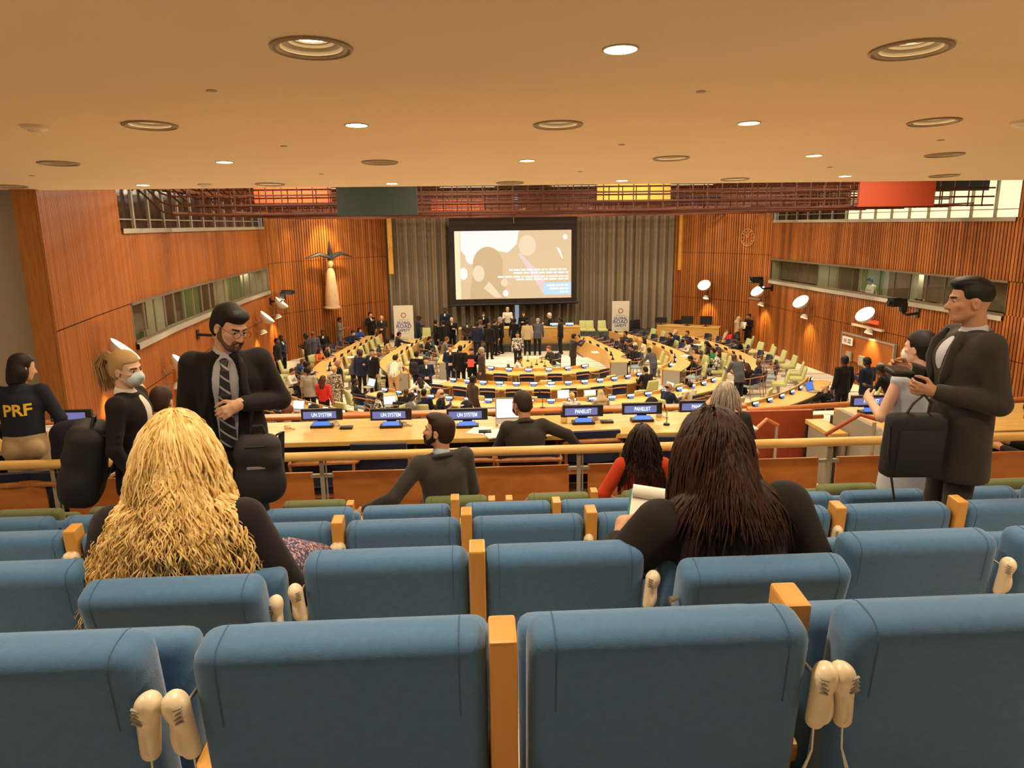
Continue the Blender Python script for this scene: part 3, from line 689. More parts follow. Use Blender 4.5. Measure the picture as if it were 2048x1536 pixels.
for nm, a, l in (('hour_hand', 2.4, .2), ('minute_hand', 1.2, .3)): b = MB(); b.box((l / 2 * math.cos(a), -.02, l / 2 * math.sin(a)), (l, .015, .025), (0, -a, 0)); child(b.build(nm, M_CLK), t)
# carved wall piece, kept plain: a tapered wooden column with a dark crossbar
s = s_at_pixel(LS, 650, 560); p = on_path(LS, s, -.45); D = math.hypot(p.x, p.y)
def zat(y): r = ray(650, y); return ZC + r.z * D / math.hypot(r.x, r.y)
z0, z1, z2 = zat(617), zat(535), zat(482); dirv = on_path(LS, s + .3) - on_path(LS, s - .3)
t = thing('wall_sculpture_piece', (p.x, p.y, z0), math.atan2(dirv.y, dirv.x), 'tall pale carved wooden wall sculpture with dark crossbar on top', 'sculpture')
b = MB(); H = z1 - z0
b.lathe([(.001, 0), (.40, 0), (.40, .08), (.36, .1), (.33, H * .35), (.25, H * .7), (.22, H * .85), (.14, H * .97), (.001, H)], 20); o = child(b.build('column', wood('carved_wood', (.50, .32, .18), (.62, .43, .26), (3, 3, .6), .5), smooth=True), t)
b = MB(); b.lathe([(.001, -.2), (.12, -.16), (.17, 0), (.14, .14), (.001, .22)], 16, c=(0, 0, H + .18)); child(b.build('finial', _M['carved_wood'], smooth=True), t)
b = MB(); hw = 1.35
b.tube([(-hw * 1.1, 0, H + .50), (-hw * .5, -.05, H + .68), (0, -.05, H + .5), (hw * .5, -.05, H + .68), (hw * 1.1, 0, H + .46)], [.03, .13, .16, .13, .03], 8, flat=.5); b.tube([(0, -.05, H + .4), (0, -.05, z2 - z0)], [.14, .03], 8); child(b.build('crossbar', M_BLACK, smooth=True), t)
b = MB(); b.box((0, .25, H * .5), (.12, .5, .12)); b.box((0, .2, .05), (.6, .55, .1)); child(b.build('wall_mount', M_CHAIRWOOD), t)
spot((p.x + 1.1, p.y - 1.0, 7.9), (p.x - .3, p.y + .3, z1 + .6), 2600, 44, (1, .70, .26), .7)
spot((p.x - .3, p.y - 2.6, 7.9), (p.x - 1.6, p.y - 1.4, z1 + .6), 800, 36, (1, .70, .26), .7)

# ---------------------------------------------------------------- cameras on brackets, door, signs
def bracket_camera(px, py, pts, side, label, k=1.):
    s = s_at_pixel(pts, px, py); q = on_path(pts, s, side * .6); w_ = on_path(pts, s, -side * .04); r = ray(px, py); q.z = ZC + r.z * math.hypot(q.x, q.y) / math.hypot(r.x, r.y)
    t = thing('wall_camera', q, 0, label, 'camera', 'black cameras on wall brackets'); inw = Vector((q.x - w_.x, q.y - w_.y, 0)).normalized()
    b = MB(); e = Vector((w_.x - q.x, w_.y - q.y, -.25)); b.tube([e, inw * -.1 + Vector((0, -.1, -.28)), (0, 0, -.2)], .05, 6); b.box(e, (.18, .18, .3)); child(b.build('bracket', M_BLACK), t)
    b = MB(); b.box((0, 0, -.02), (.22, .22, .34), bev=.03); child(b.build('housing', M_BLACK), t)
    b = MB(); b.box((inw.x * .2, inw.y * .2 + .05, .14), (.5, .26, .22), (0, 0, math.atan2(inw.y, inw.x)), bev=.03); b.tube([inw * .3 + Vector((0, .05, .14)), inw * .55 + Vector((0, .05, .14))], .08, 10); child(b.build('camera_head', M_BLACK), t)
bracket_camera(392, 655, LW, -1, 'black camera on a bracket beside the tall man in the striped tie')
bracket_camera(543, 592, LW, -1, 'black camera on a bracket near the sculpture wall')
bracket_camera(1545, 566, RW, 1, 'black camera on a bracket near the far corner under the booths')
bracket_camera(1838, 614, RW, 1, 'black camera on a bracket in front of the man with the black bag')
def wall_plate(name, x0, y0, x1, y1, m_, label, cat, th=.05, group=None, pts=(RW[0], RW[3]), off=.08):
    a, c = online(x0, y0, *pts), online(x1, y1, *pts); dx, dy = pts[1][0] - pts[0][0], pts[1][1] - pts[0][1]; L = math.hypot(dx, dy)
    nrm = Vector((-dy / L, dx / L, 0)); w_ = math.hypot(c.x - a.x, c.y - a.y); h = abs(a.z - c.z)
    b = MB(); b.box((0, 0, 0), (w_, th, h), bev=min(.012, th * .3)); o = b.build(name, m_); o.location = (a + c) / 2 + nrm * off; o.rotation_euler = (0, 0, math.atan2(dy, dx))
    if label: tag(o, label, cat, group)
    return o
a, c = online(1692, 668, RW[0], RW[3]), online(1795, 690, RW[0], RW[3])
t = structure(thing('door_1', (a.x, a.y, .9), math.atan2(c.y - a.y, c.x - a.x))); wd = math.hypot(c.x - a.x, c.y - a.y); hh = (a.z + c.z) / 2 - .9
b = MB(); b.box((wd * .25, -.10, hh / 2), (wd / 2 - .02, .06, hh), bev=.01); b.box((wd * .75, -.10, hh / 2), (wd / 2 - .02, .06, hh), bev=.01); child(b.build('door_leaf', M_DOOR), t)
b = MB(); b.box((wd / 2, -.10, hh + .03), (wd + .1, .12, .06)); b.box((-.02, -.1, hh / 2), (.06, .12, hh)); b.box((wd + .02, -.1, hh / 2), (.06, .12, hh)); child(b.build('door_frame', M_GREYM), t)
wall_plate('door_closer', 1712, 646, 1772, 664, M_CREAM, 'long pale door operator box above the side door', 'door closer', .14, off=.12)
o = wall_plate('exit_sign', 1738, 637, 1762, 650, mat('exit_red', (.6, .05, .02), .5, emit=(1, .10, .02), estr=.9), 'small red lit exit sign above the side door', 'exit sign', .06, off=.12)
o = wall_plate('notice_board', 1697, 671, 1716, 692, M_WHITE, 'white notice with printed blocks beside the side door', 'notice', .03, off=.24)
b = MB()
for u, v, c_ in ((-.2, .18, 0), (-.2, -.15, 0), (.2, .02, 1)): b.mi = c_; b.box((u * o.dimensions.x, .018, v * o.dimensions.z), (o.dimensions.x * .3, .01, o.dimensions.z * (.25 if not c_ else .5)))
bo = b.build('printed_blocks', [M_GREYP, mat('pale_red', (.55, .25, .2), .8)]); child(bo, o)
for i, (x, y) in enumerate([(1707, 712), (1732, 721), (1743, 726), (1772, 735)]):
    wall_plate('wall_box', x - 4, y - 11, x + 4, y + 11, M_GREYM, 'slim grey wall box by the side door, %s from the left' % ORD[i], 'wall box', .08, 'slim grey wall boxes', off=.20)
a, c = onz(352, 830, 1.6), onz(384, 830, 1.6)
s0 = s_at_pixel(LW, 352, 790); s1 = s_at_pixel(LW, 384, 790); A, B = on_path(LW, s0, -.05), on_path(LW, s1, -.05)
t = structure(thing('door_2', (A.x, A.y, 0), math.atan2(B.y - A.y, B.x - A.x))); wd = (B - A).length; r = ray(360, 742); zt = ZC + r.z * math.hypot(A.x, A.y) / math.hypot(r.x, r.y)
b = MB(); b.box((wd / 2, 0, zt / 2), (wd, .05, zt)); child(b.build('door_leaf', mat('dark_door', (.13, .03, .012), .5)), t)
b = MB(); b.box((wd / 2, 0, zt + .04), (wd + .16, .1, .08)); b.box((-.04, 0, zt / 2), (.08, .1, zt)); b.box((wd + .04, 0, zt / 2), (.08, .1, zt)); child(b.build('door_frame', M_DOOR), t)
s0, s1 = s_at_pixel(RS, 1500, 640), s_at_pixel(RS, 1519, 640); A, B = on_path(RS, s0, .05), on_path(RS, s1, .05)
t = structure(thing('door_3', (A.x, A.y, 0), math.atan2(B.y - A.y, B.x - A.x))); wd = (B - A).length
b = MB(); b.box((wd / 2, 0, 1.25), (wd, .06, 2.5)); child(b.build('door_leaf', M_DOOR), t)
b = MB(); b.box((wd / 2, .0, 2.53), (wd + .2, .14, .06)); child(b.build('door_frame', M_GREYM), t)
q = ony(1509, 635, 36.6); b = MB(); b.box((0, 0, 0), (.03, .42, .5), (0, 0, -.05)); o = b.build('paper_sign', M_WHITE); o.location = (14.3, 36.6, q.z); tag(o, 'white paper sign on the wall in the far corner', 'sign')
# ================================================================ gallery seats
def pad_obj(name, size, bev, m_, parent, loc=(0, 0, 0), rot=(0, 0, 0), seg=5, bulge=.0):
    b = MB(); b.box((0, 0, 0), size, bev=bev, seg=seg)
    if bulge:
        bmesh.ops.subdivide_edges(b.bm, edges=[e for e in b.bm.edges if e.calc_length() > .12], cuts=5, use_grid_fill=True)
        for v in b.bm.verts:
            u, w_ = v.co.x / size[0] * 2, v.co.z / size[2] * 2
            v.co.y += math.copysign(1, v.co.y) * bulge * max(0, 1 - u * u) * max(0, 1 - w_ * w_)
    o = child(b.build(name, m_, smooth=True, autos=False), parent); o.location = loc; o.rotation_euler = rot
    return o
def make_seat(fab, seam, wd=.53):
    t = thing('auditorium_seat', (0, 0, -50))
    pad_obj('backrest', (wd, .115, .52), .05, fab, t, (0, 0, .545), (math.radians(7), 0, 0), 6)
    pad_obj('seat', (wd + .015, .10, .40), .042, fab, t, (0, .145, .50), (math.radians(-9), 0, 0), 4)
    hw = wd / 2 - .05; bk_ = KIDS[t.name][0]; tree = BVHTree.FromPolygons([v.co.copy() for v in bk_.data.vertices], [tuple(p.vertices) for p in bk_.data.polygons])
    for sx in (-1, 1):
        pts = []
        for k in range(26):
            a = -.75 + k * (math.pi + .3) / 25; d = Vector((0, -math.cos(a), math.sin(a))); c = Vector((sx * hw, 0, .16)); h = tree.ray_cast(c + d * .5, -d)
            if h[0]: pts.append(h[0] + d * .0004)
        b = MB(); b.tube(pts, .0016, 5); child(b.build('seam', seam, smooth=True), bk_)
    b = MB(); b.box((wd / 2 + .03, .30, .44), (.045, .50, .05), (math.radians(4), 0, 0), bev=.012); b.box((wd / 2 + .03, .28, .21), (.035, .34, .42), bev=.008); child(b.build('armrest', M_POST), t)
    b = MB(); b.box((wd / 2 - .02, .12, .18), (.03, .2, .36)); b.box((-wd / 2 + .02, .12, .18), (.03, .2, .36)); child(b.build('seat_frame', M_BLACK), t)
    return t
def make_post(h):
    b = MB(); b.box((0, 0, h / 2), (.052, .085, h), bev=.007, seg=2); o = b.build('armrest_post', M_POST); o.location = (0, 0, 0); o.rotation_euler = (math.radians(5), 0, 0); return o
ROWS = [('blue', 'row closest to the camera', 1.25, 4.87, [-1.48, -.872, -.258, .348, .945], {-.258: .81, .348: .80}),
        ('blue', 'second row', 2.23, 4.56, [-2.1, -1.51, -.91, -.305, .275, .87, 1.47, 2.06], {-.305: .83}),
        ('blue', 'third row', 3.21, 4.25, [-2.72, -2.13, -1.54, -.945, -.355, .225, .81, 1.41, 2.0, 2.59], {-2.13: .84, -.945: .84, -.355: .86, .225: .85, 1.41: .83, 2.0: .84}),
        ('blue', 'fourth row', 4.19, 3.93, [-3.4, -2.79, -2.2, -1.62, -1.025, -.44, .175, .755, 1.35, 1.94, 2.535, 3.12, 3.72], {-.44: .87, .175: .83}),
        ('green', 'front row by the rail', 5.17, 3.60, [-3.9, -3.28, -2.62, -1.96, -1.22, -.17, .60, 1.32, 1.98, 2.835, 3.5, 4.1], {-1.22: .80, -.17: .80, .60: .84, 1.98: .80})]
RECLINE = {(2.23, -.91): 1, (2.23, .87): 1}
blue0, green0 = make_seat(M_BLUE, M_SEAM), make_seat(M_GREEN, mat('green_seam', (.07, .08, .035), .9), .47)
used0 = set(); SEATS = {}
for colr, rn, Y, z, xs, posts in ROWS:
    proto = blue0 if colr == 'blue' else green0
    for i, x in enumerate(xs):
        o = proto if proto.name not in used0 else copy_tree(proto); used0.add(proto.name)
        o.location = (x, Y, z)
        tag(o, '%s upholstered auditorium seat in the %s, %s from the left' % (colr, rn, ORD[i]), 'seat', '%s auditorium seats' % colr)
        SEATS[(Y, x)] = o
        if (Y, x) in RECLINE: o.rotation_euler = (math.radians(9), 0, 0); o.location = (x, Y - .07, z + .03); o['label'] = 'blue seat tipped back in the second row under the %s woman' % ('blonde' if x < 0 else 'dark haired')
        if x in posts:
            p = child(make_post(posts[x]), o); p.location = ((.53 if colr == 'blue' else .47) / 2 + (.03 if x != .348 else .008), .02 if x != .348 else .12, 0)
        if colr == 'green' and x == -.17:
            p = child(make_post(.80), o); p.location = (.47 / 2 + .16, .02, 0)
# handsets hung on the seats
def sdf_obj(name, prims, res, mats, parent=None, mi=None):
    me = sdf_mesh(prims, res, name); return mesh_obj(name, me, mats, parent, True)
def make_handset():
    t = thing('earpiece', (0, 0, -50))
    pr = [cap((0, 0, .045), (0, .004, -.055), .021, .017, k=.01, flat=1.25, side=(1, 0, 0)), ell((.004, 0, .045), (.023, .026, .026), k=.012), ell((.012, -.012, -.02), (.012, .014, .03), k=.01)]
    sdf_obj('shell', pr, .004, M_CREAM, t)
    b = MB()
    for k in range(4): b.box((-.012, -.022, .052 - k * .009), (.022, .006, .0025), (0, .25, 0))
    child(b.build('slots', M_GREYP), t)
    b = MB(); b.tube([(-.012, .01, .035), (-.018, .05, .035)], .0045, 8); b.tube([(-.012, 0, .035), (-.02, 0, .035)], .009, 8); child(b.build('hook', M_STEEL), t)
    return t
# ================================================================ rail, desk and what stands on it
t = thing('balcony_rail', (0, 6.05, 4.46), 0, 'long light wooden rail with board panels before the gallery desk', 'railing')
b = MB(); b.tube([(-6.5, 0, 0), (7.5, 0, 0)], .040, 14); child(b.build('handrail', M_RAIL, smooth=True), t)
px_ = [ony(x, 950, 6.1).x for x in (108, 645, 1157, 1653)]; px_ = [px_[0] - 2 * 2.05] + px_ + [px_[-1] + 2.05, px_[-1] + 4.1]
zb = ony(1100, 931, 6.1).z - 4.46
for x in px_:
    b = MB(); b.box((x, .04, -.47), (.035, .02, .92)); b.box((x, .05, zb - .03), (.20, .03, .03)); b.box((x + .035, .05, -.47), (.012, .012, .9)); child(b.build('post', M_GREYM), t)
for a, c in zip(px_, px_[1:]):
    b = MB(); b.box(((a + c) / 2, .06, zb - .29), (c - a - .17, .025, .58), bev=.004); child(b.build('board_panel', M_BOARD), t)
DZ = 4.32
def desk(name, xa, xb, label, ya=6.95, yb=7.74, z=DZ):
    t = thing(name, ((xa + xb) / 2, (ya + yb) / 2, GF), 0, label, 'desk'); w_ = xb - xa; d_ = yb - ya; h = z - GF
    b = MB(); b.box((0, 0, h - .025), (w_, d_, .05), bev=.008); child(b.build('desktop', M_TABLE), t)
    b = MB(); b.box((0, d_ / 2 - .03, h / 2 - .02), (w_, .04, h - .06)); child(b.build('front_panel', M_DARK), t)
    for sx in (-1, 1): b = MB(); b.box((sx * (w_ / 2 - .03), -.03, h / 2 - .02), (.05, d_ - .1, h - .06), bev=.01); child(b.build('end_panel', M_GREYP), t)
    return t
desk('gallery_desk', -5.2, 2.72, 'long light wooden gallery desk in front of the navy chairs')
e0 = ony(1670, 818, 7.62).x
rd = desk('gallery_desk', e0 + .05, 6.6, 'raised light desk with rounded grey side beside the stairs', 6.7, 7.74, 4.32)
b = MB(); b.prism(ccw([(0, 0), (1.0, 0), (1.0, .70), (.88, .82), (.1, .82), (0, .72)]), -.03, .03, Matrix.Translation((e0 + .03, 6.68, GF)) @ Matrix(((0, 0, 1, 0), (1, 0, 0, 0), (0, 1, 0, 0), (0, 0, 0, 1))))
o = b.build('side_shield', M_GREYP); o.parent = rd; o.matrix_parent_inverse = Matrix.Translation(rd.location).inverted(); KIDS.setdefault(rd.name, []).append(o)
le = ony(1622, 845, 7.7)
desk('side_desk', le.x, e0 - .02, 'low light side desk with grey panel down beside the stair rail', 7.25, 7.85, le.z)
b = MB(); a, c = ony(700, 831, 7.98), ony(1500, 815, 7.98); b.box((-1.2, 7.98, a.z), (8.6, .16, .045), bev=.015)
tag(b.build('parapet_ledge', M_ORANGE), 'orange wooden ledge running along behind the gallery desk', 'ledge')
def rail_tube(pts, label, r=.028, m_=M_ORANGE, posts=()):
    pts = [ony(x, y, Y) for x, y, Y in pts]; t = thing('stair_rail', pts[0], 0, label, 'handrail'); b = MB(); b.tube([p - pts[0] for p in pts], r, 10); child(b.build('handrail', m_, smooth=True), t)
    for x, y, Y, y2 in posts: p = ony(x, y, Y) - pts[0]; q = Vector((p.x, p.y, (3.2 if Y > 8.05 else GF) - pts[0].z)); b = MB(); b.tube([p, q], .018, 8); child(b.build('post', M_GREYM), t)
rail_tube([(1495, 822, 8.4), (1690, 809, 8.6), (1760, 806, 8.7)], 'upper orange stair rail beyond the grey haired woman', .035, posts=[(1609, 815, 8.5, 846)])
rail_tube([(1495, 842, 8.45), (1645, 833, 8.6)], 'lower orange rail beneath the upper stair rail', .03, posts=[(1640, 834, 8.6, 0), (1510, 841, 8.46, 0)])
rail_tube([(1497, 872, 7.4), (1533, 839, 7.9), (1556, 851, 7.9)], 'bent orange stair rail next to the grey haired woman', .022, posts=[(1554, 852, 7.9, 905)])
rail_tube([(1650, 870, 6.6), (1720, 829, 6.55), (1765, 842, 6.5)], 'bent red brown stair rail before the raised desk', .020, M_REDWOOD, posts=[(1749, 845, 6.5, 900)])
rail_tube([(1990, 803, 7.9), (2070, 798, 7.95)], 'orange rail end behind the man with the black bag', .035, posts=[(2000, 803, 7.9, 0)])
b = MB(); a, c = ony(1500, 858, 8.0), ony(1600, 915, 8.0); b.box(((a.x + c.x) / 2, 8.1, 3.9), (c.x - a.x + .3, .06, .62)); tag(b.build('red_board', M_REDWOOD), 'red brown panel under the stair rails by the raised desk', 'panel')
# nameplates
def nameplate(x, y, z, rz, txt, label, group, wd=.43, lit=True, near=True):
    t = thing('nameplate', (x, y, z), rz, label, 'nameplate', group)
    b = MB(); b.box((0, .02, .135), (wd, .045, .125), bev=.006); b.box((0, .0, .015), (wd * .55, .12, .03), bev=.006); b.box((0, .03, .06), (.1, .03, .08)); child(b.build('housing', M_BLACK), t)
    b = MB(); b.box((-.02, -.004, .133), (wd * .80, .006, .075)); dp_ = child(b.build('display', M_DISP2), t)
    b = MB(); b.box((0, -.035, .045), (wd * .40, .012, .05), (-.5, 0, 0)); child(b.build('message_screen', M_DISP), t)
    if txt:
        me = text_mesh(txt, .062, .0004); o = mesh_obj('lettering', me, [M_DISPW], dp_, False); o.location = (.0, -.008, .133); o.rotation_euler = (math.pi / 2, 0, 0); o.scale = (.66, .95, 1)
    return t
for px, py, txt, lab in [(145, 838, None, 'nameplate with blank lit screen on the desk by the uniformed woman'), (645, 836, 'UN SYSTEM', 'nameplate lettered UN SYSTEM closest to the tall man'), (783, 836, 'UN SYSTEM', 'nameplate lettered UN SYSTEM beside the thin gooseneck microphone'),
                         (935, 836, 'UN SYSTEM', 'nameplate partly hidden behind the bearded man'), (1166, 829, 'PANELIST', 'nameplate lettered PANELIST beside the water bottle'), (1284, 824, 'PANELIST', 'nameplate lettered PANELIST next to the dark long haired woman'),
                         (1398, 819, 'PANELIST', 'nameplate partly hidden behind the grey haired woman'), (1740, 808, 'PANELIST', 'nameplate lettered PANELIST on the raised desk beside the stairs')]:
    p = onz(px, py + 18, DZ); nameplate(p.x, p.y, DZ, 0, txt, lab, 'nameplates on the gallery desk')
p = ony(1690, 845, 7.7); nameplate(p.x, p.y, p.z - .1, .3, None, 'nameplate with blue screen on the low side desk', 'nameplates on the gallery desk', .36)
# small things on the desk
def simple(name, label, cat, loc, build, m_, rz=0, group=None):
    b = MB(); build(b); o = b.build(name, m_, smooth=True); o.location = loc; o.rotation_euler = (0, 0, rz); return tag(o, label, cat, group)
for i, (px, py, lab) in enumerate([(672, 852, 'white earpiece on the desk right of the first nameplate'), (808, 850, 'white earpiece on the desk by the microphone nameplate'), (1002, 858, 'white earpiece on the desk before the man in the dark jacket'), (1190, 840, 'white earpiece on the desk by the bottle nameplate'), (1318, 834, 'white earpiece on the desk by the last nameplate'), (575, 857, 'white earpiece on the desk beside the tall man')]):
    p = onz(px, py, DZ); simple('desk_earpiece', lab, 'earpiece', (p.x, p.y, DZ + .02), lambda b: (b.lathe([(.001, -.02), (.03, -.02), (.038, 0), (.03, .025), (.001, .035)], 14), b.tube([(.03, 0, 0), (.06, -.03, -.01), (.09, -.05, -.012)], .01, 6)), M_CREAM, group='earpieces on the gallery desk')
for i, (px, py, h, lab) in enumerate([(799, 846, .42, 'thin gooseneck microphone between the desk nameplates'), (1333, 850, .2, 'thin gooseneck microphone by the dark long haired woman'), (1085, 818, .2, 'thin gooseneck microphone behind the man in the dark jacket')]):
    p = onz(px, py, DZ); t = thing('microphone', (p.x, p.y, DZ), 0, lab, 'microphone', 'gooseneck microphones'); b = MB(); b.tube([(0, 0, 0), (0, 0, h * .6), (-.03, -.02, h)], .004, 6); b.lathe([(.001, 0), (.035, 0), (.03, .02), (.001, .02)], 14); child(b.build('stem', M_BLACK), t); b = MB(); b.tube([(-.03, -.02, h - .01), (-.037, -.026, h + .03)], .009, 8); child(b.build('capsule', M_BLACK), t)
for px, py, w_, d_, rz, lab in [(992, 868, .25, .30, .3, 'white papers on the desk by the man in the dark jacket'), (105, 858, .42, .28, .2, 'pile of white papers on the desk by the uniformed woman'), (960, 862, .2, .28, -.4, 'white sheet on the desk behind the bearded man'), (1480, 855, .3, .21, 0, 'white sheet on the desk beside the grey haired woman')]:
    p = onz(px, py, DZ); simple('paper_sheet', lab, 'paper', (p.x, p.y, DZ + .006), lambda b: b.box((0, 0, 0), (w_, d_, .012)), M_WHITE, rz)
for px, py, lab in [(693, 857, 'dark microphone base on the desk right of the first earpiece'), (1214, 845, 'dark microphone base on the desk between the panel nameplates'), (970, 866, 'dark phone lying on the desk behind the bearded man'), (1080, 876, 'dark brown case at the desk edge beside the man in the dark jacket')]:
    p = onz(px, py, DZ); simple('desk_console', lab, 'console', (p.x, p.y, DZ + .012), lambda b: b.box((0, 0, 0), (.13, .09, .024), bev=.006), M_BLACK)
p = onz(1128, 846, DZ); t = thing('water_bottle', (p.x, p.y, DZ), 0, 'clear water bottle on the desk beside a nameplate', 'bottle')
b = MB(); b.lathe([(.001, .002), (.036, .002), (.037, .14), (.034, .16), (.014, .20), (.014, .215)], 18); child(b.build('body', glass_mat('bottle_plastic', (.80, .76, .68), .14, .1), smooth=True), t)
b = MB(); b.lathe([(.016, .21), (.016, .235), (.001, .235)], 14); child(b.build('cap', M_WHITE), t)
b = MB(); b.lathe([(.0375, .07), (.0375, .12)], 18); child(b.build('wrapper', M_BLACK, smooth=True), t)

# ================================================================ chairs
def make_armchair(padm, near):
    t = thing('wooden_armchair', (0, 0, -50)); n = 10
    pad_obj('seat', (.50, .48, .07), .025, padm[1], t, (0, 0, .44), seg=2)
    b = MB(); A = [(.25 * math.sin(a), -.245 - .05 * math.cos(a * 1.2) + .05, 0) for a in [(-1 + 2 * k / n) * 1.25 for k in range(n + 1)]]
    b2 = MB(); lo, hi = [], []
    for k in range(n + 1):
        u = -1 + 2 * k / n; x = .27 * u; y = -.27 + .07 * u * u
        lo.append((x, y, .50)); hi.append((x, y - .05, .82 + .02 * (1 - u * u)))
    F_ = [(p[0], p[1] + .05, p[2]) for p in lo], [(p[0], p[1] + .05, p[2]) for p in hi]
    b2.ribbon(lo, hi); b2.ribbon(F_[0], F_[1]); b2.ribbon(hi, F_[1]); b2.ribbon(lo, F_[0]); bmesh.ops.remove_doubles(b2.bm, verts=b2.bm.verts, dist=1e-4)
    for s_ in (0, -1): b2._fin([b2.bm.faces.new([b2.bm.verts.new(q) for q in (lo[s_], hi[s_], F_[1][s_], F_[0][s_])])])
    child(b2.build('backrest', padm[0], smooth=True), t)
    b.bm.free(); b = MB()
    b.tube([(-.31, .20, .66), (-.325, -.05, .67), (-.30, -.20, .70), (-.20, -.29, .735), (0, -.335, .75), (.20, -.29, .735), (.30, -.20, .70), (.325, -.05, .67), (.31, .20, .66)], [.018, .02, .022, .024, .026, .024, .022, .02, .018], 6, flat=.7)
    child(b.build('arm_rail', M_CHAIRWOOD, smooth=True), t)
    for sx in (-1, 1):
        b = MB(); b.tube([(sx * .30, .20, .66), (sx * .29, .22, .40), (sx * .28, .24, 0)], [.016, .02, .013], 6); child(b.build('leg', M_CHAIRWOOD), t)
        b = MB(); b.tube([(sx * .29, -.22, .70), (sx * .28, -.21, .40), (sx * .28, -.27, 0)], [.016, .02, .013], 6); child(b.build('leg', M_CHAIRWOOD), t)
    b = MB(); b.box((0, .20, .395), (.54, .025, .05)); b.box((0, -.21, .395), (.54, .025, .05)); child(b.build('seat_frame', M_CHAIRWOOD), t)
    return t
def make_swivel():
    t = thing('swivel_chair', (0, 0, -50))
    pad_obj('seat', (.50, .52, .13), .04, M_LIME, t, (0, 0, .43), seg=2)
    b = MB(); b.box((0, 0, 0), (.48, .10, .50), bev=.035, seg=2, taper=.88); o = child(b.build('backrest', M_LIME, smooth=True, autos=False), t); o.location = (0, -.27, .66); o.rotation_euler = (math.radians(14), 0, 0)
    b = MB(); b.lathe([(.05, .05), (.05, .37)], 10); b.lathe([(.001, 0), (.24, 0), (.22, .03), (.06, .06), (.05, .06)], 16); child(b.build('pedestal', M_GREYM), t)
    return t
def tall(o):
    for c_ in KIDS[o.name]: c_.scale.z = 1.1
    return o
ARM0 = make_armchair((M_NAVY, M_NAVY), True); ARM1 = tall(make_armchair((M_NAVY, M_PALE), False)); SWV0 = make_swivel()
PROTO_USED = set()
def put(proto, x, y, z, rz, label, group, cat='chair'):
    o = proto if proto.name not in PROTO_USED else copy_tree(proto); PROTO_USED.add(proto.name)
    o.location = (x, y, z); o.rotation_euler = (0, 0, rz); return tag(o, label, cat, group)
for px, py, Y, rz, lab in [(20, 908, 6.15, .1, 'navy armchair at the desk beneath the uniformed woman'), (98, 908, 6.15, -.1, 'navy armchair at the desk holding the lettered jacket'), (637, 890, 6.5, .05, 'navy armchair at the desk nearest the tall man'), (757, 873, 6.72, -.04, 'navy armchair at the desk before the microphone nameplate'),
                         (925, 888, 6.45, 0, 'navy armchair at the desk behind the bearded man'), (1058, 885, 6.42, .0, 'navy armchair under the man in the dark jacket'), (1186, 853, 6.95, .06, 'navy armchair pushed close to the desk before the bottle nameplate'), (1320, 868, 6.7, -.1, 'navy armchair at the desk behind the dark long haired woman'), (1462, 895, 6.5, -.15, 'navy armchair under the grey haired woman')]:
    p = ony(px, py, Y); put(ARM0, p.x, Y + .25, GF, rz, lab, 'navy armchairs at the gallery desk')

# ================================================================ tables of the main floor
CX, CY = 2.5, 31.0
def arc(R, a0, a1, n=16): return [(CX + R * math.sin(math.radians(a0 + (a1 - a0) * k / n)), CY - R * math.cos(math.radians(a0 + (a1 - a0) * k / n))) for k in range(n + 1)]
def smooth_path(pts, n=6):
    P = [pts[0]] + list(pts) + [pts[-1]]; out = []
    for i in range(1, len(P) - 2):
        for k in range(n):
            t_ = k / n; a, b_, c, d = P[i - 1], P[i], P[i + 1], P[i + 2]
            out.append(tuple(.5 * (2 * b_[j] + (c[j] - a[j]) * t_ + (2 * a[j] - 5 * b_[j] + 4 * c[j] - d[j]) * t_ ** 2 + (3 * b_[j] - a[j] - 3 * c[j] + d[j]) * t_ ** 3) for j in (0, 1)))
    return out + [pts[-1]]
# (name, path of the inner edge, side the table lies on (+1 = left of the walking direction), how it is called, number of plates)
TABLES = [('arc', arc(3.3, -40, 38), -1, 'innermost curved table', 6), ('arc', arc(5.8, -37, 40), -1, 'second curved table', 13), ('arc', arc(8.35, -44, 47), -1, 'third curved table', 20), ('arc', arc(11.2, 27, 58), -1, 'outermost curved table on the clock side', 8), ('arc', arc(11.2, -56, -30), -1, 'outermost curved table on the sculpture side', 7),
          ('leg', smooth_path([(5.0, 36.2), (5.3, 33.7), (5.75, 31.4), (5.55, 29.3)]), 1, 'inner straight table on the clock side', 7), ('leg', smooth_path([(7.0, 37.2), (7.9, 34), (8.35, 31.5), (8.35, 30.2), (7.9, 28.6), (7.3, 27.6)]), 1, 'middle table on the clock side', 10), ('leg', smooth_path([(10.2, 35.4), (10.8, 32.5), (10.95, 30.5), (10.8, 28.7), (10.2, 27.0)]), 1, 'outer table on the clock side', 9),
          ('leg', smooth_path([(-4.9, 38), (-5.2, 35.5), (-5.6, 32.5), (-5.85, 30.5), (-5.75, 28.9), (-5.2, 27.4)]), -1, 'outer table on the sculpture side', 11), ('leg', smooth_path([(-2.5, 36.6), (-2.9, 33.8), (-3.25, 31.5), (-3.2, 29.8), (-2.6, 28.0)]), -1, 'middle table on the sculpture side', 9), ('leg', smooth_path([(0.0, 35.6), (-.35, 33.5), (-.75, 31.5), (-.8, 30)]), -1, 'inner straight table on the sculpture side', 4)]
TW = .78
def path_pt(path, s, off): return on_path(path, s, off)
CHAIRSPOT = []
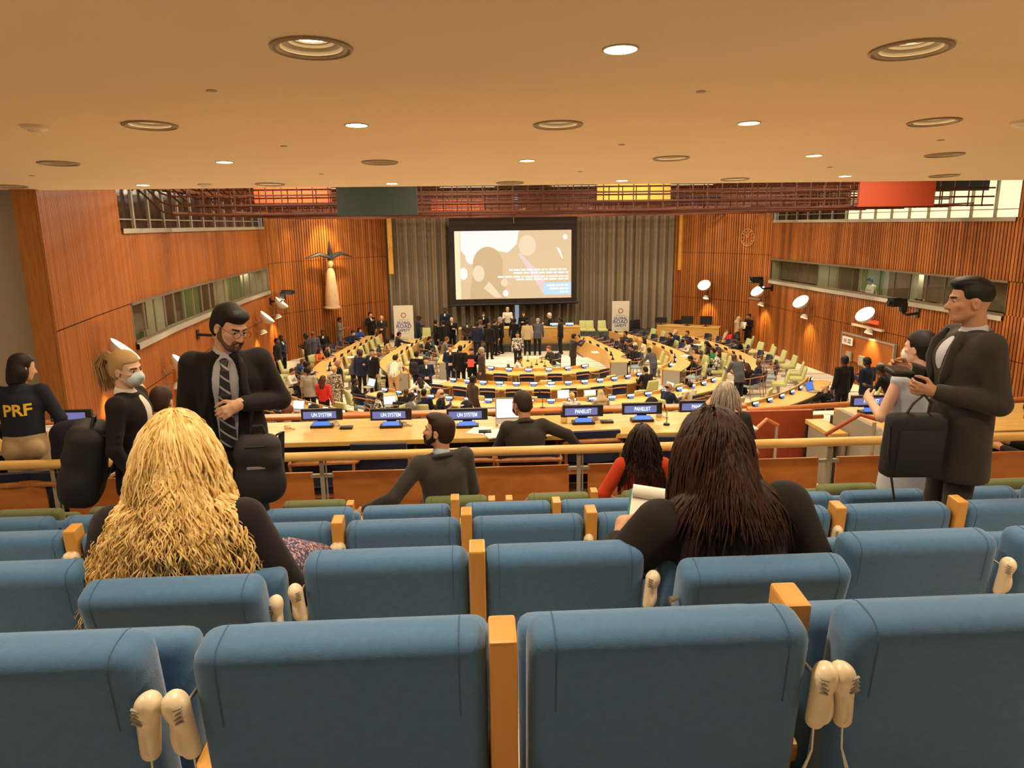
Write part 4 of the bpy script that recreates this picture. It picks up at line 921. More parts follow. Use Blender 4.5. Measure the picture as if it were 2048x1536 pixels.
for kind, path, side, nm, npl in TABLES:
    L = arc_len(path)[-1]; mid = on_path(path, L / 2, side * TW / 2); mid.z = 0
    t = thing('conference_table', mid, 0, 'light wooden conference table, the ' + nm, 'table', 'conference tables of the main floor')
    N = 28; S_ = [L * k / N for k in range(N + 1)]
    def P(s, o, z): p = on_path(path, s, side * o) - mid; p.z = z; return p
    b = MB(); I0, O0, I1, O1 = [P(s, -.02, .75) for s in S_], [P(s, TW, .75) for s in S_], [P(s, -.02, .71) for s in S_], [P(s, TW, .71) for s in S_]
    b.ribbon(I0, O0); b.ribbon(O0, O1); b.ribbon(I1, O1); b.ribbon(I0, I1); bmesh.ops.remove_doubles(b.bm, verts=b.bm.verts, dist=1e-4)
    for k_ in (0, -1): b._fin([b.bm.faces.new([b.bm.verts.new(q) for q in (I0[k_], O0[k_], O1[k_], I1[k_])])])
    child(b.build('tabletop', M_TABLE), t)
    b = MB(); A0, A1, B0, B1 = [P(s, -.03, .08) for s in S_], [P(s, -.03, .86) for s in S_], [P(s, .02, .08) for s in S_], [P(s, .02, .86) for s in S_]
    b.ribbon(A0, A1); b.ribbon(A1, B1); b.ribbon(B0, B1); b.ribbon(A0, B0); bmesh.ops.remove_doubles(b.bm, verts=b.bm.verts, dist=1e-4)
    for k_ in (0, -1): b._fin([b.bm.faces.new([b.bm.verts.new(q) for q in (A0[k_], A1[k_], B1[k_], B0[k_])])])
    child(b.build('front_panel', M_FRONT), t)
    for e_ in (.03, L - .03, L * .33, L * .66):
        b = MB(); p, q = P(e_, .05, .355), P(e_, TW - .06, .355); d = q - p; b.box((p + q) / 2, (d.length, .05, .71), (0, 0, math.atan2(d.y, d.x))); child(b.build('end_panel' if e_ in (.03, L - .03) else 'support_panel', M_GREYP), t)
    for k in range(npl):
        s = L * (k + .5) / npl; p = on_path(path, s, side * .17); d = on_path(path, s, side * .6) - p; rz = math.atan2(d.y, d.x) + math.pi / 2
        if kind == 'arc' or nm.startswith('middle') or nm.startswith('outer') or True:
            u = thing('nameplate', (p.x, p.y, .75), rz, 'small blue lit nameplate on the %s, %s along' % (nm, ORD[k]), 'nameplate', 'small nameplates on the conference tables')
            CHAIRSPOT.append(('plate', u))
    # chairs: navy armchairs close to the table, lime ones behind them
    for ring, off, step, pr in ((0, 1.12, .86, 'navy'), (1, 2.08, .88, 'lime')):
        Lr = L; n_ = max(1, int(L * (1.2 if kind == 'arc' else 1.0) / (step * (1.7 if kind == 'arc' and ring else 1))))
        for k in range(n_):
            s = L * (k + .5) / n_; p = on_path(path, s, side * off); d = on_path(path, s, side * (off - .5)) - p; rz = math.atan2(d.y, d.x) - math.pi / 2
            CHAIRSPOT.append((pr, p.x, p.y, rz, nm, k))
NP0 = None
for e in [c_ for c_ in CHAIRSPOT if c_[0] == 'plate']:
    u = e[1]
    if NP0 is None:
        b = MB(); b.box((0, .02, .11), (.29, .05, .10), (-.15, 0, 0), bev=.008); b.box((0, .02, .03), (.18, .10, .06), bev=.01); h_ = child(b.build('housing', M_BLACK), u)
        b = MB(); b.box((0, -.012, .112), (.25, .008, .062), (-.15, 0, 0)); d1 = child(b.build('display', M_DISPW), u)
        b = MB(); b.box((0, -.04, .045), (.15, .012, .05), (-.5, 0, 0)); d2 = child(b.build('message_screen', M_DISP), u); NP0 = (h_, d1, d2)
    else:
        for q in NP0: c_ = q.copy(); link(c_); child(c_, u)
# ================================================================ people
SK = {'l': mat('skin_light', (.56, .30, .18), .55, noise=.04, nscale=6), 'm': mat('skin_tan', (.40, .19, .10), .55, noise=.04, nscale=6), 'd': mat('skin_brown', (.13, .055, .03), .5), 'x': mat('skin_deep', (.06, .027, .016), .5), 'p': mat('skin_pink', (.62, .36, .25), .55)}
CL = {k: mat('cloth_' + n, c, .9, spec=.15, noise=.06, nscale=14, sheen=.1) for k, (n, c) in {
    'bk': ('black', (.010, .008, .008)), 'ch': ('charcoal', (.030, .026, .022)), 'nv': ('navy', (.014, .018, .042)), 'bn': ('brown', (.055, .030, .022)), 'gy': ('grey', (.16, .14, .12)), 'lg': ('light_grey', (.33, .29, .23)), 'bl': ('blue', (.03, .07, .30)),
    'wh': ('white', (.70, .64, .54)), 'cr': ('cream', (.62, .52, .34)), 'bg': ('beige', (.48, .36, .20)), 'tn': ('tan', (.52, .30, .13)), 'rd': ('red', (.62, .035, .03)), 'gn': ('green', (.02, .30, .12)), 'lb': ('pale_blue', (.36, .42, .52)), 'or': ('orange', (.55, .13, .03)), 'rs': ('rust_red', (.46, .045, .012)), 'kh': ('khaki', (.38, .27, .15)), 'sl': ('slate', (.07, .07, .085)), 'pk': ('magenta', (.45, .05, .16))}.items()}
def pattern(name, c1, c2, scale, thr=.5, soft=.04):
    m = bpy.data.materials.new(name); m.use_nodes = True; nt = m.node_tree; b = nt.nodes['Principled BSDF']; b.inputs['Roughness'].default_value = .9; b.inputs['Specular IOR Level'].default_value = .15
    tc = nt.nodes.new('ShaderNodeTexCoord'); n = nt.nodes.new('ShaderNodeTexNoise'); n.inputs['Scale'].default_value = scale; n.inputs['Detail'].default_value = 4; nt.links.new(tc.outputs['Object'], n.inputs['Vector'])
    r = nt.nodes.new('ShaderNodeValToRGB'); r.color_ramp.elements[0].position = thr - soft; r.color_ramp.elements[1].position = thr + soft; r.color_ramp.elements[0].color = (*c1, 1); r.color_ramp.elements[1].color = (*c2, 1)
    nt.links.new(n.outputs['Fac'], r.inputs['Fac']); nt.links.new(r.outputs['Color'], b.inputs['Base Color']); return m
CL['pt'] = pattern('cloth_spotted', (.60, .50, .36), (.06, .04, .03), 26); CL['fl'] = pattern('cloth_floral', (.055, .06, .14), (.50, .30, .26), 75, .54); CL['pw'] = pattern('cloth_white_print', (.66, .60, .46), (.16, .20, .16), 22, .58); CL['zb'] = pattern('cloth_bold_print', (.6, .56, .48), (.02, .02, .02), 16)
HR = {'k': hair_mat('hair_black', (.006, .005, .005), (.016, .011, .009)), 'b': hair_mat('hair_brown', (.022, .010, .006), (.065, .026, .013)), 'g': hair_mat('hair_grey', (.20, .17, .13), (.40, .35, .28)), 'y': hair_mat('hair_blond', (.34, .19, .06), (.60, .38, .14)), 'w': hair_mat('hair_white', (.55, .50, .42), (.70, .64, .55)), 'r': hair_mat('hair_auburn', (.10, .035, .012), (.20, .07, .02))}
ARMS = {'down': ((.05, -.02, -.29), (.06, .05, -.55)), 'front': ((.06, -.04, -.28), (-.13, .20, -.37)), 'hold': ((.04, .02, -.28), (-.05, .27, -.20)), 'photo': ((.04, .22, -.12), (-.09, .42, .04)), 'table': ((.07, .12, -.23), (-.02, .36, -.155)), 'lap': ((.07, .02, -.28), (-.06, .24, -.37)),
        'raise': ((.12, .08, .02), (.06, .12, .28)), 'reach': ((.05, .26, -.12), (.0, .54, -.16)), 'head': ((.17, .10, -.12), (-.02, .07, .12)), 'chest': ((.06, .03, -.28), (-.14, .20, -.08)), 'lean': ((.05, .05, -.29), (.0, .26, -.50))}
def rotz(a): return Matrix.Rotation(a, 3, 'Z')
def make_pose(kind='stand', lean=0., arms=('down', 'down'), hyaw=0., hpitch=0., hroll=0., twist=0., side=0., custom=None, seat=.54, wide=1.):
    """joint positions in a frame that faces +Y; index 0 is the person's own left (-X)"""
    P = {'kind': kind}
    pel = Vector((0, 0, .97 if kind == 'stand' else seat)); P['pel'] = pel
    Rs = Matrix.Rotation(-math.radians(lean), 3, 'X') @ Matrix.Rotation(math.radians(side), 3, 'Y') @ rotz(math.radians(twist)); P['Rs'] = Rs
    P['chest'] = pel + Rs @ Vector((0, 0, .34)); P['neck'] = pel + Rs @ Vector((0, -.015, .50))
    Rh = rotz(math.radians(hyaw)) @ Matrix.Rotation(-math.radians(hpitch), 3, 'X') @ Matrix.Rotation(math.radians(hroll), 3, 'Y')
    Rh = Matrix.Rotation(-math.radians(lean * .35), 3, 'X') @ Rh; P['Rh'] = Rh
    P['head'] = P['neck'] + Rs @ Vector((0, .015, .07)) + Rh @ Vector((0, .02, .105))
    P['sh'] = [pel + Rs @ Vector((s * .175 * wide, -.01, .455)) for s in (-1, 1)]
    P['el'], P['wr'] = [], []
    for i, s in enumerate((-1, 1)):
        e, w = ARMS[arms[i]] if isinstance(arms[i], str) else arms[i]
        Rl = rotz(math.radians(twist)) @ Matrix.Rotation(-math.radians(lean * .4), 3, 'X')
        P['el'].append(P['sh'][i] + Rl @ Vector((s * e[0], e[1], e[2]))); P['wr'].append(P['sh'][i] + Rl @ Vector((s * w[0], w[1], w[2])))
    P['hip'] = [pel + Vector((s * .085, 0, -.05)) for s in (-1, 1)]
    if kind == 'stand':
        P['kn'] = [Vector((s * .095, .02, .50)) for s in (-1, 1)]; P['an'] = [Vector((s * .105, -.02, .09)) for s in (-1, 1)]
    else:
        P['kn'] = [Vector((s * .11, .42, seat - .04)) for s in (-1, 1)]; P['an'] = [Vector((s * .11, .40, .09)) for s in (-1, 1)]
    if custom: P.update(custom)
    P['top'] = P['head'] + P['Rh'] @ Vector((0, -.02, .125))
    return P
def head_prims(P, detail=False):
    R, c = P['Rh'], P['head']; T = lambda x, y, z: c + R @ Vector((x, y, z)); RN = np.array(R)
    e = lambda p, r, k=.015, op=0: ell(T(*p), r, RN, k, op); q = lambda a, b, ra, rb, k=.012: cap(T(*a), T(*b), ra, rb, k)
    pr = [e((0, -.015, .03), (.076, .098, .093)), e((0, .025, -.03), (.062, .070, .086), .02), e((0, .054, -.088), (.034, .030, .024), .02),
          q((0, .088, .005), (0, .108, -.030), .008, .013), cap(T(0, -.03, -.05), P['neck'] + Vector((0, -.005, -.03)), .054, .060, .02)]
    for s in (-1, 1):
        pr += [q((s * .050, .0, -.055), (s * .024, .058, -.09), .016, .017, .02), e((s * .077, -.008, -.012), (.009, .021, .031), .006)]
        if detail: pr += [e((s * .042, .058, -.018), (.022, .02, .018)), e((s * .010, .098, -.034), (.009, .010, .008), .006), q((s * .012, .084, .024), (s * .046, .068, .022), .010, .009), e((s * .031, .094, .006), (.017, .012, .010), .008, 1), e((s * .083, -.004, -.012), (.006, .010, .018), .004, 1)]
    if detail: pr += [e((0, .086, -.058), (.022, .010, .006), .005), e((0, .083, -.069), (.019, .010, .007), .005), e((0, .092, -.0635), (.022, .006, .0015), .002, 1)]
    return pr
def hand_prims(w, d, n, s, curl=.5, detail=True, L=1.):
    """palm and five fingers; w wrist, d direction of the hand, n the way the palm faces, s=+1 when the thumb lies towards d x n"""
    d = Vector(d).normalized(); n = Vector(n); n = (n - d * n.dot(d)).normalized(); a = d.cross(n) * s; w = Vector(w)
    if not detail: return [cap(w, w + d * .085, .030, .026, .02, 1.3, a), cap(w + d * .03 + a * .03, w + d * .075 + a * .045 + n * .02, .013, .011, .01), cap(w + d * .08, w + d * .13 + n * .035 * (1 + curl), .026, .016, .015, 1.4, a)]
    pr = [cap(w - d * .01, w + d * .03, .026, .027, .015, 1.2, a), cap(w + d * .03 + a * .012, w + d * .085 + a * .024, .017, .013, .012), cap(w + d * .03 - a * .012, w + d * .08 - a * .024, .017, .012, .012), cap(w + d * .03, w + d * .088, .016, .014, .012)]
    for i, (o, ln) in enumerate(((.029, .070), (.010, .078), (-.010, .073), (-.028, .056))):
        p = w + d * (.088 - .004 * abs(i - 1)) * L + a * o; ang = curl * .5; dirv = d
        for j, f in enumerate((.45, .32, .25)):
            ang2 = curl * (.55, 1.3, 1.7)[j]; v = (d * math.cos(ang2) + n * math.sin(ang2) + a * o * 1.2).normalized(); p2 = p + v * ln * f * L
            pr.append(cap(p, p2, (.0095, .0088, .008)[j], (.0088, .008, .0068)[j], .003)); p = p2
    t0 = w + d * .028 + a * .026; t1 = t0 + (d * .6 + a * .65 + n * .45).normalized() * .042; t2 = t1 + (d * .9 + a * .05 + n * .5).normalized() * .034; t3 = t2 + (d * .9 - a * .15 + n * .35).normalized() * .024
    return pr + [cap(t0, t1, .015, .011, .008), cap(t1, t2, .0105, .0092, .003), cap(t2, t3, .0092, .0072, .003)]
def body_prims(P, detail=False, hands=None, skirt=False):
    pr = head_prims(P, detail); Rs = P['Rs']; sx = Rs @ Vector((1, 0, 0))
    pr += [cap(P['pel'], P['chest'], .095, .105, .03, 1.3, sx), cap(P['neck'] - Vector((0, 0, .03)), P['chest'], .06, .09, .03), cap(P['sh'][0], P['sh'][1], .045, .045, .03)]
    for i, s in enumerate((-1, 1)):
        pr += [cap(P['sh'][i], P['el'][i], .045, .038, .02), cap(P['el'][i], P['wr'][i], .038, .027, .015), cap(P['hip'][i], P['kn'][i], .075, .052, .02), cap(P['kn'][i], P['an'][i], .052, .038, .02), cap(P['an'][i], P['an'][i] + Vector((s * .02, .12, -.05)), .035, .03, .02)]
        h = (hands or {}).get(i)
        if h: pr += hand_prims(P['wr'][i], h[0], h[1], h[2], h[3], detail)
        else:
            d = (P['wr'][i] - P['el'][i]).normalized(); pr += hand_prims(P['wr'][i], d, Vector((-s, .1, -.2)), s, .6, detail)
    return pr
def top_prims(P, hem=.15, arm=1., female=False, sleeve=.93, collar=True, short=False, fat=1.):
    Rs = P['Rs']; sx = Rs @ Vector((1, 0, 0)); k = .90 if female else 1.
    pr = [cap(P['pel'] + Vector((0, 0, .03)), P['chest'], .118 * k * fat, .128 * k * fat, .04, 1.32, sx), ell(P['chest'] + Rs @ Vector((0, .012, .03)), (.175 * k * fat, .118 * k * fat, .135), np.array(Rs), .04), cap(P['sh'][0] + Vector((0, 0, -.005)), P['sh'][1] + Vector((0, 0, -.005)), .062 * k, .062 * k, .05),
          cap(P['neck'] + Rs @ Vector((0, 0, -.02)), P['neck'] + Rs @ Vector((0, -.005, .005)), .085, .062, .03)]
    if hem: pr.append(cap(P['pel'] + Vector((0, 0, .05)), P['pel'] - Vector((0, 0, hem)), .125 * k * fat, .138 * k * fat, .03, 1.36, sx) if P['kind'] == 'stand' else cap(P['pel'], P['pel'] + Vector((0, .02, -.04)), .128 * fat, .13 * fat, .03, 1.3, sx))
    if hem and P['kind'] == 'stand': pr.append(box_(P['pel'] - Vector((0, 0, hem + .33)), (.5, .5, .29), .01, None, .008, 1))
    for i in (0, 1):
        w = P['el'][i].lerp(P['wr'][i], sleeve)
        pr.append(cap(P['sh'][i], P['el'][i], .066 * arm * k, .054 * arm * k, .03))
        if not short: pr.append(cap(P['el'][i], w, .054 * arm * k, .041 * arm * k, .02))
    return pr
def bottom_prims(P, skirt=False, wide=1.):
    sx = Vector((1, 0, 0)); pr = [cap(P['pel'] + Vector((0, 0, .04)), P['pel'] - Vector((0, 0, .05)), .112 * wide, .12 * wide, .04, 1.36, sx)]
    for i in (0, 1):
        pr += [cap(P['hip'][i], P['kn'][i], .088 * wide, .066 * wide, .03)]
        if not skirt: pr += [cap(P['kn'][i], P['an'][i] + Vector((0, 0, -.01)), .065 * wide, .054 * wide, .02)]
    if skirt: pr += [cap((P['hip'][0] + P['hip'][1]) / 2, (P['kn'][0] + P['kn'][1]) / 2, .12, .125, .05, 1.35, sx)]
    return pr
def shoe_prims(P):
    return [p for i, s in enumerate((-1, 1)) for p in (cap(P['an'][i] + Vector((0, -.05, -.045)), P['an'][i] + Vector((s * .02, .15, -.05)), .042, .034, .02), cap(P['an'][i], P['an'][i] + Vector((0, .0, -.04)), .045, .045, .02))]
def collar(P, m_, r=.015):
    N_, R_ = P['neck'], P['Rs']; T = lambda *q: N_ + R_ @ Vector(q); b = MB()
    b.tube([T(-.055, .085, -.10), T(-.078, .05, -.05), T(-.086, -.005, -.012), T(-.060, -.058, .008), T(0, -.080, .014), T(.060, -.058, .008), T(.086, -.005, -.012), T(.078, .05, -.05), T(.055, .085, -.10)], [.008, r, r, r * 1.1, r * 1.15, r * 1.1, r, r, .008], 8)
    return ('collar', b, 0, m_)
def hair_prims(P, style):
    R, c = P['Rh'], P['head']; T = lambda x, y, z: c + R @ Vector((x, y, z)); RN = np.array(R)
    e = lambda p, r, k=.012, op=0: ell(T(*p), r, RN, k, op); q = lambda a, b, ra, rb, f=1., k=.015: cap(T(*a), T(*b), ra, rb, k, f, R @ Vector((1, 0, 0)))
    if style == 'bald': return None
    if style == 'fringe': return [e((0, -.045, .0), (.083, .085, .055)), box_(T(0, .06, .0), (.12, .06, .12), .01, RN, .01, 1), e((0, 0, .10), (.075, .12, .06), .01, 1)]
    if style == 'scarf': return [e((0, -.02, .02), (.095, .115, .11)), q((0, -.03, -.05), (0, -.02, -.2), .09, .13, 1.2), e((0, .105, -.02), (.055, .06, .075), .01, 1)]
    if style == 'cap': return [e((0, -.015, .05), (.086, .108, .085)), box_(T(0, 0, -.06), (.12, .15, .075), .01, RN, .01, 1), q((0, .08, .055), (0, .16, .045), .045, .02, 1.5)]
    pr = [e((0, -.022, .042), (.084, .106, .094)), e((0, -.05, -.01), (.080, .075, .085), .02)]
    cut = [box_(T(0, .125, -.045), (.10, .075, .085), .012, RN, .02, 1), box_(T(0, .05, -.09), (.12, .06, .06), .01, RN, .02, 1), e((.085, .004, -.02), (.02, .026, .04), .01, 1), e((-.085, .004, -.02), (.02, .026, .04), .01, 1), box_(T(0, -.03, -.15), (.12, .1, .05), .01, RN, .015, 1)]
    if style == 'short': return pr + cut
    if style == 'bun': return pr + cut + [e((0, -.135, .04), (.048, .045, .048))]
    if style == 'tail': return pr + cut + [q((0, -.11, .05), (0, -.16, .0), .032, .038), q((0, -.16, .0), (0, -.13, -.2), .038, .014)]
    cut2 = [box_(T(0, .13, -.06), (.062, .075, .11), .012, RN, .02, 1)]
    if style == 'crop': return [e((0, -.018, .040), (.080, .103, .088)), e((0, .01, .10), (.062, .078, .034))] + [box_(T(0, .125, -.035), (.10, .060, .085), .012, RN, .02, 1), box_(T(0, .05, -.09), (.12, .06, .06), .01, RN, .02, 1), e((.083, .004, -.02), (.02, .026, .04), .01, 1), e((-.083, .004, -.02), (.02, .026, .04), .01, 1), box_(T(0, -.03, -.14), (.12, .1, .055), .01, RN, .02, 1)]
    if style == 'bob': return pr + [e((0, -.03, -.05), (.098, .092, .095)), q((0, -.04, -.03), (0, -.04, -.11), .085, .08, 1.1)] + cut2
    return pr + [e((0, -.03, -.05), (.095, .09, .1)), q((0, -.06, -.02), (0, -.095, -.26), .078, .058, 1.4)] + cut2      # long
POSES = {
    'down': dict(), 'front': dict(arms=('front', 'front'), hpitch=5), 'hold': dict(arms=('hold', 'down'), hpitch=12), 'hold2': dict(arms=('hold', 'hold'), hpitch=18), 'photo': dict(arms=('photo', 'photo'), lean=4), 'chest': dict(arms=('down', 'chest'), hyaw=15), 'bend': dict(lean=42, arms=('lean', 'lean'), hpitch=10), 'bend2': dict(lean=25, arms=('table', 'down'), hpitch=15), 'turn': dict(arms=('down', 'hold'), hyaw=40),
    'sit': dict(kind='sit', arms=('lap', 'lap')), 'sitlook': dict(kind='sit', arms=('lap', 'table'), hyaw=-35), 'sittable': dict(kind='sit', lean=14, arms=('table', 'table'), hpitch=14), 'sitback': dict(kind='sit', lean=-9, arms=('chest', 'chest')), 'sitreach': dict(kind='sit', lean=12, arms=('lap', 'reach'), hpitch=4), 'sitraise': dict(kind='sit', arms=('raise', 'lap'), hyaw=30), 'sithead': dict(kind='sit', lean=8, arms=('head', 'head'), hpitch=20), 'sitslump': dict(kind='sit', lean=24, arms=('lap', 'lap'), hpitch=22)}
TPL = {}
def template(pose, fem, style, skirt):
    P = make_pose(**POSES[pose])
    if ('p', pose) not in TPL: TPL[('p', pose)] = P; TPL[('body', pose)] = sdf_mesh(body_prims(P), .020, 'person'); TPL[('shoe', pose)] = sdf_mesh(shoe_prims(P), .022, 'shoes')
    if ('top', pose, fem) not in TPL: TPL[('top', pose, fem)] = sdf_mesh(top_prims(P, .15 if not fem else .04, female=fem), .021, 'jacket')
    if ('bot', pose, skirt) not in TPL: TPL[('bot', pose, skirt)] = sdf_mesh(bottom_prims(P, skirt), .022, 'trousers')
    if ('hair', pose, style) not in TPL: h = hair_prims(P, style); TPL[('hair', pose, style)] = sdf_mesh(h, .016, 'hair') if h else None
    if ('shirt', pose) not in TPL:
        Rs = P['Rs']; c = P['pel']; b = MB()
        T = lambda x, y, z: c + Rs @ Vector((x, y, z))
        TPL[('shirt', pose)] = sdf_mesh([ell(T(0, .085, .37), (.052, .05, .13), np.array(Rs)), ell(P['neck'] + Rs @ Vector((0, .03, .0)), (.062, .055, .03), np.array(Rs))], .016, 'shirt')
        TPL[('tie', pose)] = sdf_mesh([cap(T(0, .134, .45), T(0, .146, .26), .012, .022, .01, 1.2, Rs @ Vector((1, 0, 0)))], .010, 'tie')
        TPL[('mask', pose)] = sdf_mesh([ell(P['head'] + P['Rh'] @ Vector((0, .062, -.05)), (.058, .05, .05), np.array(P['Rh']))], .014, 'mask')
    return P
def part(name, me, m_, parent):
    o = bpy.data.objects.new(name, me); link(o)
    if not len(me.materials): me.materials.append(m_); me.polygons.foreach_set('use_smooth', [True] * len(me.polygons))
    o.material_slots[0].link = 'OBJECT'; o.material_slots[0].material = m_
    if parent is not None: child(o, parent)
    return o
def free_spot(root, sit):
    """keep clear of the table tops: step back to the nearer edge"""
    for kind, path, side, nm, npl in TABLES:
        L = arc_len(path)[-1]; best = None
        for k in range(41):
            q = on_path(path, L * k / 40); e = (q.x - root.x) ** 2 + (q.y - root.y) ** 2
            if best is None or e < best[0]: best = (e, k)
        s0 = L * best[1] / 40; q = on_path(path, s0)
        if best[1] in (0, 40) and abs((root - q).dot((on_path(path, max(.05, min(L - .05, s0)) + .04) - on_path(path, max(.05, min(L - .05, s0)) - .04)).normalized())) > .35: continue
        nrm = on_path(path, s0, side) - q; off = (root - q).dot(nrm)
        lo, hi = (-.42, TW + .34) if sit else (-.24, TW + .2)
        if lo < off < hi: root = root + nrm * ((hi if off > TW * .4 else lo) - off)
    return root
def crowd_root(px, py, pose, head, look, floor, h):
    sex, sk, st = look.split()[:3]; P = template(pose, sex in 'fs', st, sex == 's'); s = h / 1.76; top = rotz(-math.radians(head)) @ P['top'] * s
    w = onz(px, py, floor + top.z); r = Vector((w.x - top.x, w.y - top.y, floor))
    return r
def crowd(px, py, pose, head, look, label, floor=0., h=1.70, chair=None, at=None, extra=''):
    """look = sex, skin, hair style, hair colour, top, bottom  e.g. 'm d short k nv bk'"""
    sex, sk, st, hc, tc, bc = look.split(); fem = sex in 'fs'; skirt = sex == 's'
    P = template(pose, fem, st, skirt); s = h / 1.76; a = -math.radians(head)
    root = Vector((at[0], at[1], floor)) if at is not None else crowd_root(px, py, pose, head, look, floor, h)
    o = part('person', TPL[('body', pose)], SK[sk], None); o.location = root; o.rotation_euler = (0, 0, a); o.scale = (s * 1.13, s * 1.10, s * 1.02)
    tag(o, label, 'person', 'people in the hall')
    names = ('dress', 'skirt') if skirt else ('jacket' if not fem or 'j' in extra else 'blouse', 'trousers')
    part(names[0], TPL[('top', pose, fem)], CL[tc], o); part(names[1], TPL[('bot', pose, skirt)], CL[bc], o); part('shoes', TPL[('shoe', pose)], CL['bk'], o)
    if TPL[('hair', pose, st)]: part('headscarf' if st == 'scarf' else 'hat' if st == 'cap' else 'hair', TPL[('hair', pose, st)], CL['bg'] if st == 'scarf' else HR[hc], o)
    if 's' in extra: part('shirt', TPL[('shirt', pose)], CL['wh'], o)
    if 't' in extra: part('tie', TPL[('tie', pose)], CL['bk'], o)
    if 'm' in extra: part('mask', TPL[('mask', pose)], CL['wh'], o)
    PEOPLE.append((root.x, root.y, -a, chair, label)); return o
PEOPLE = []
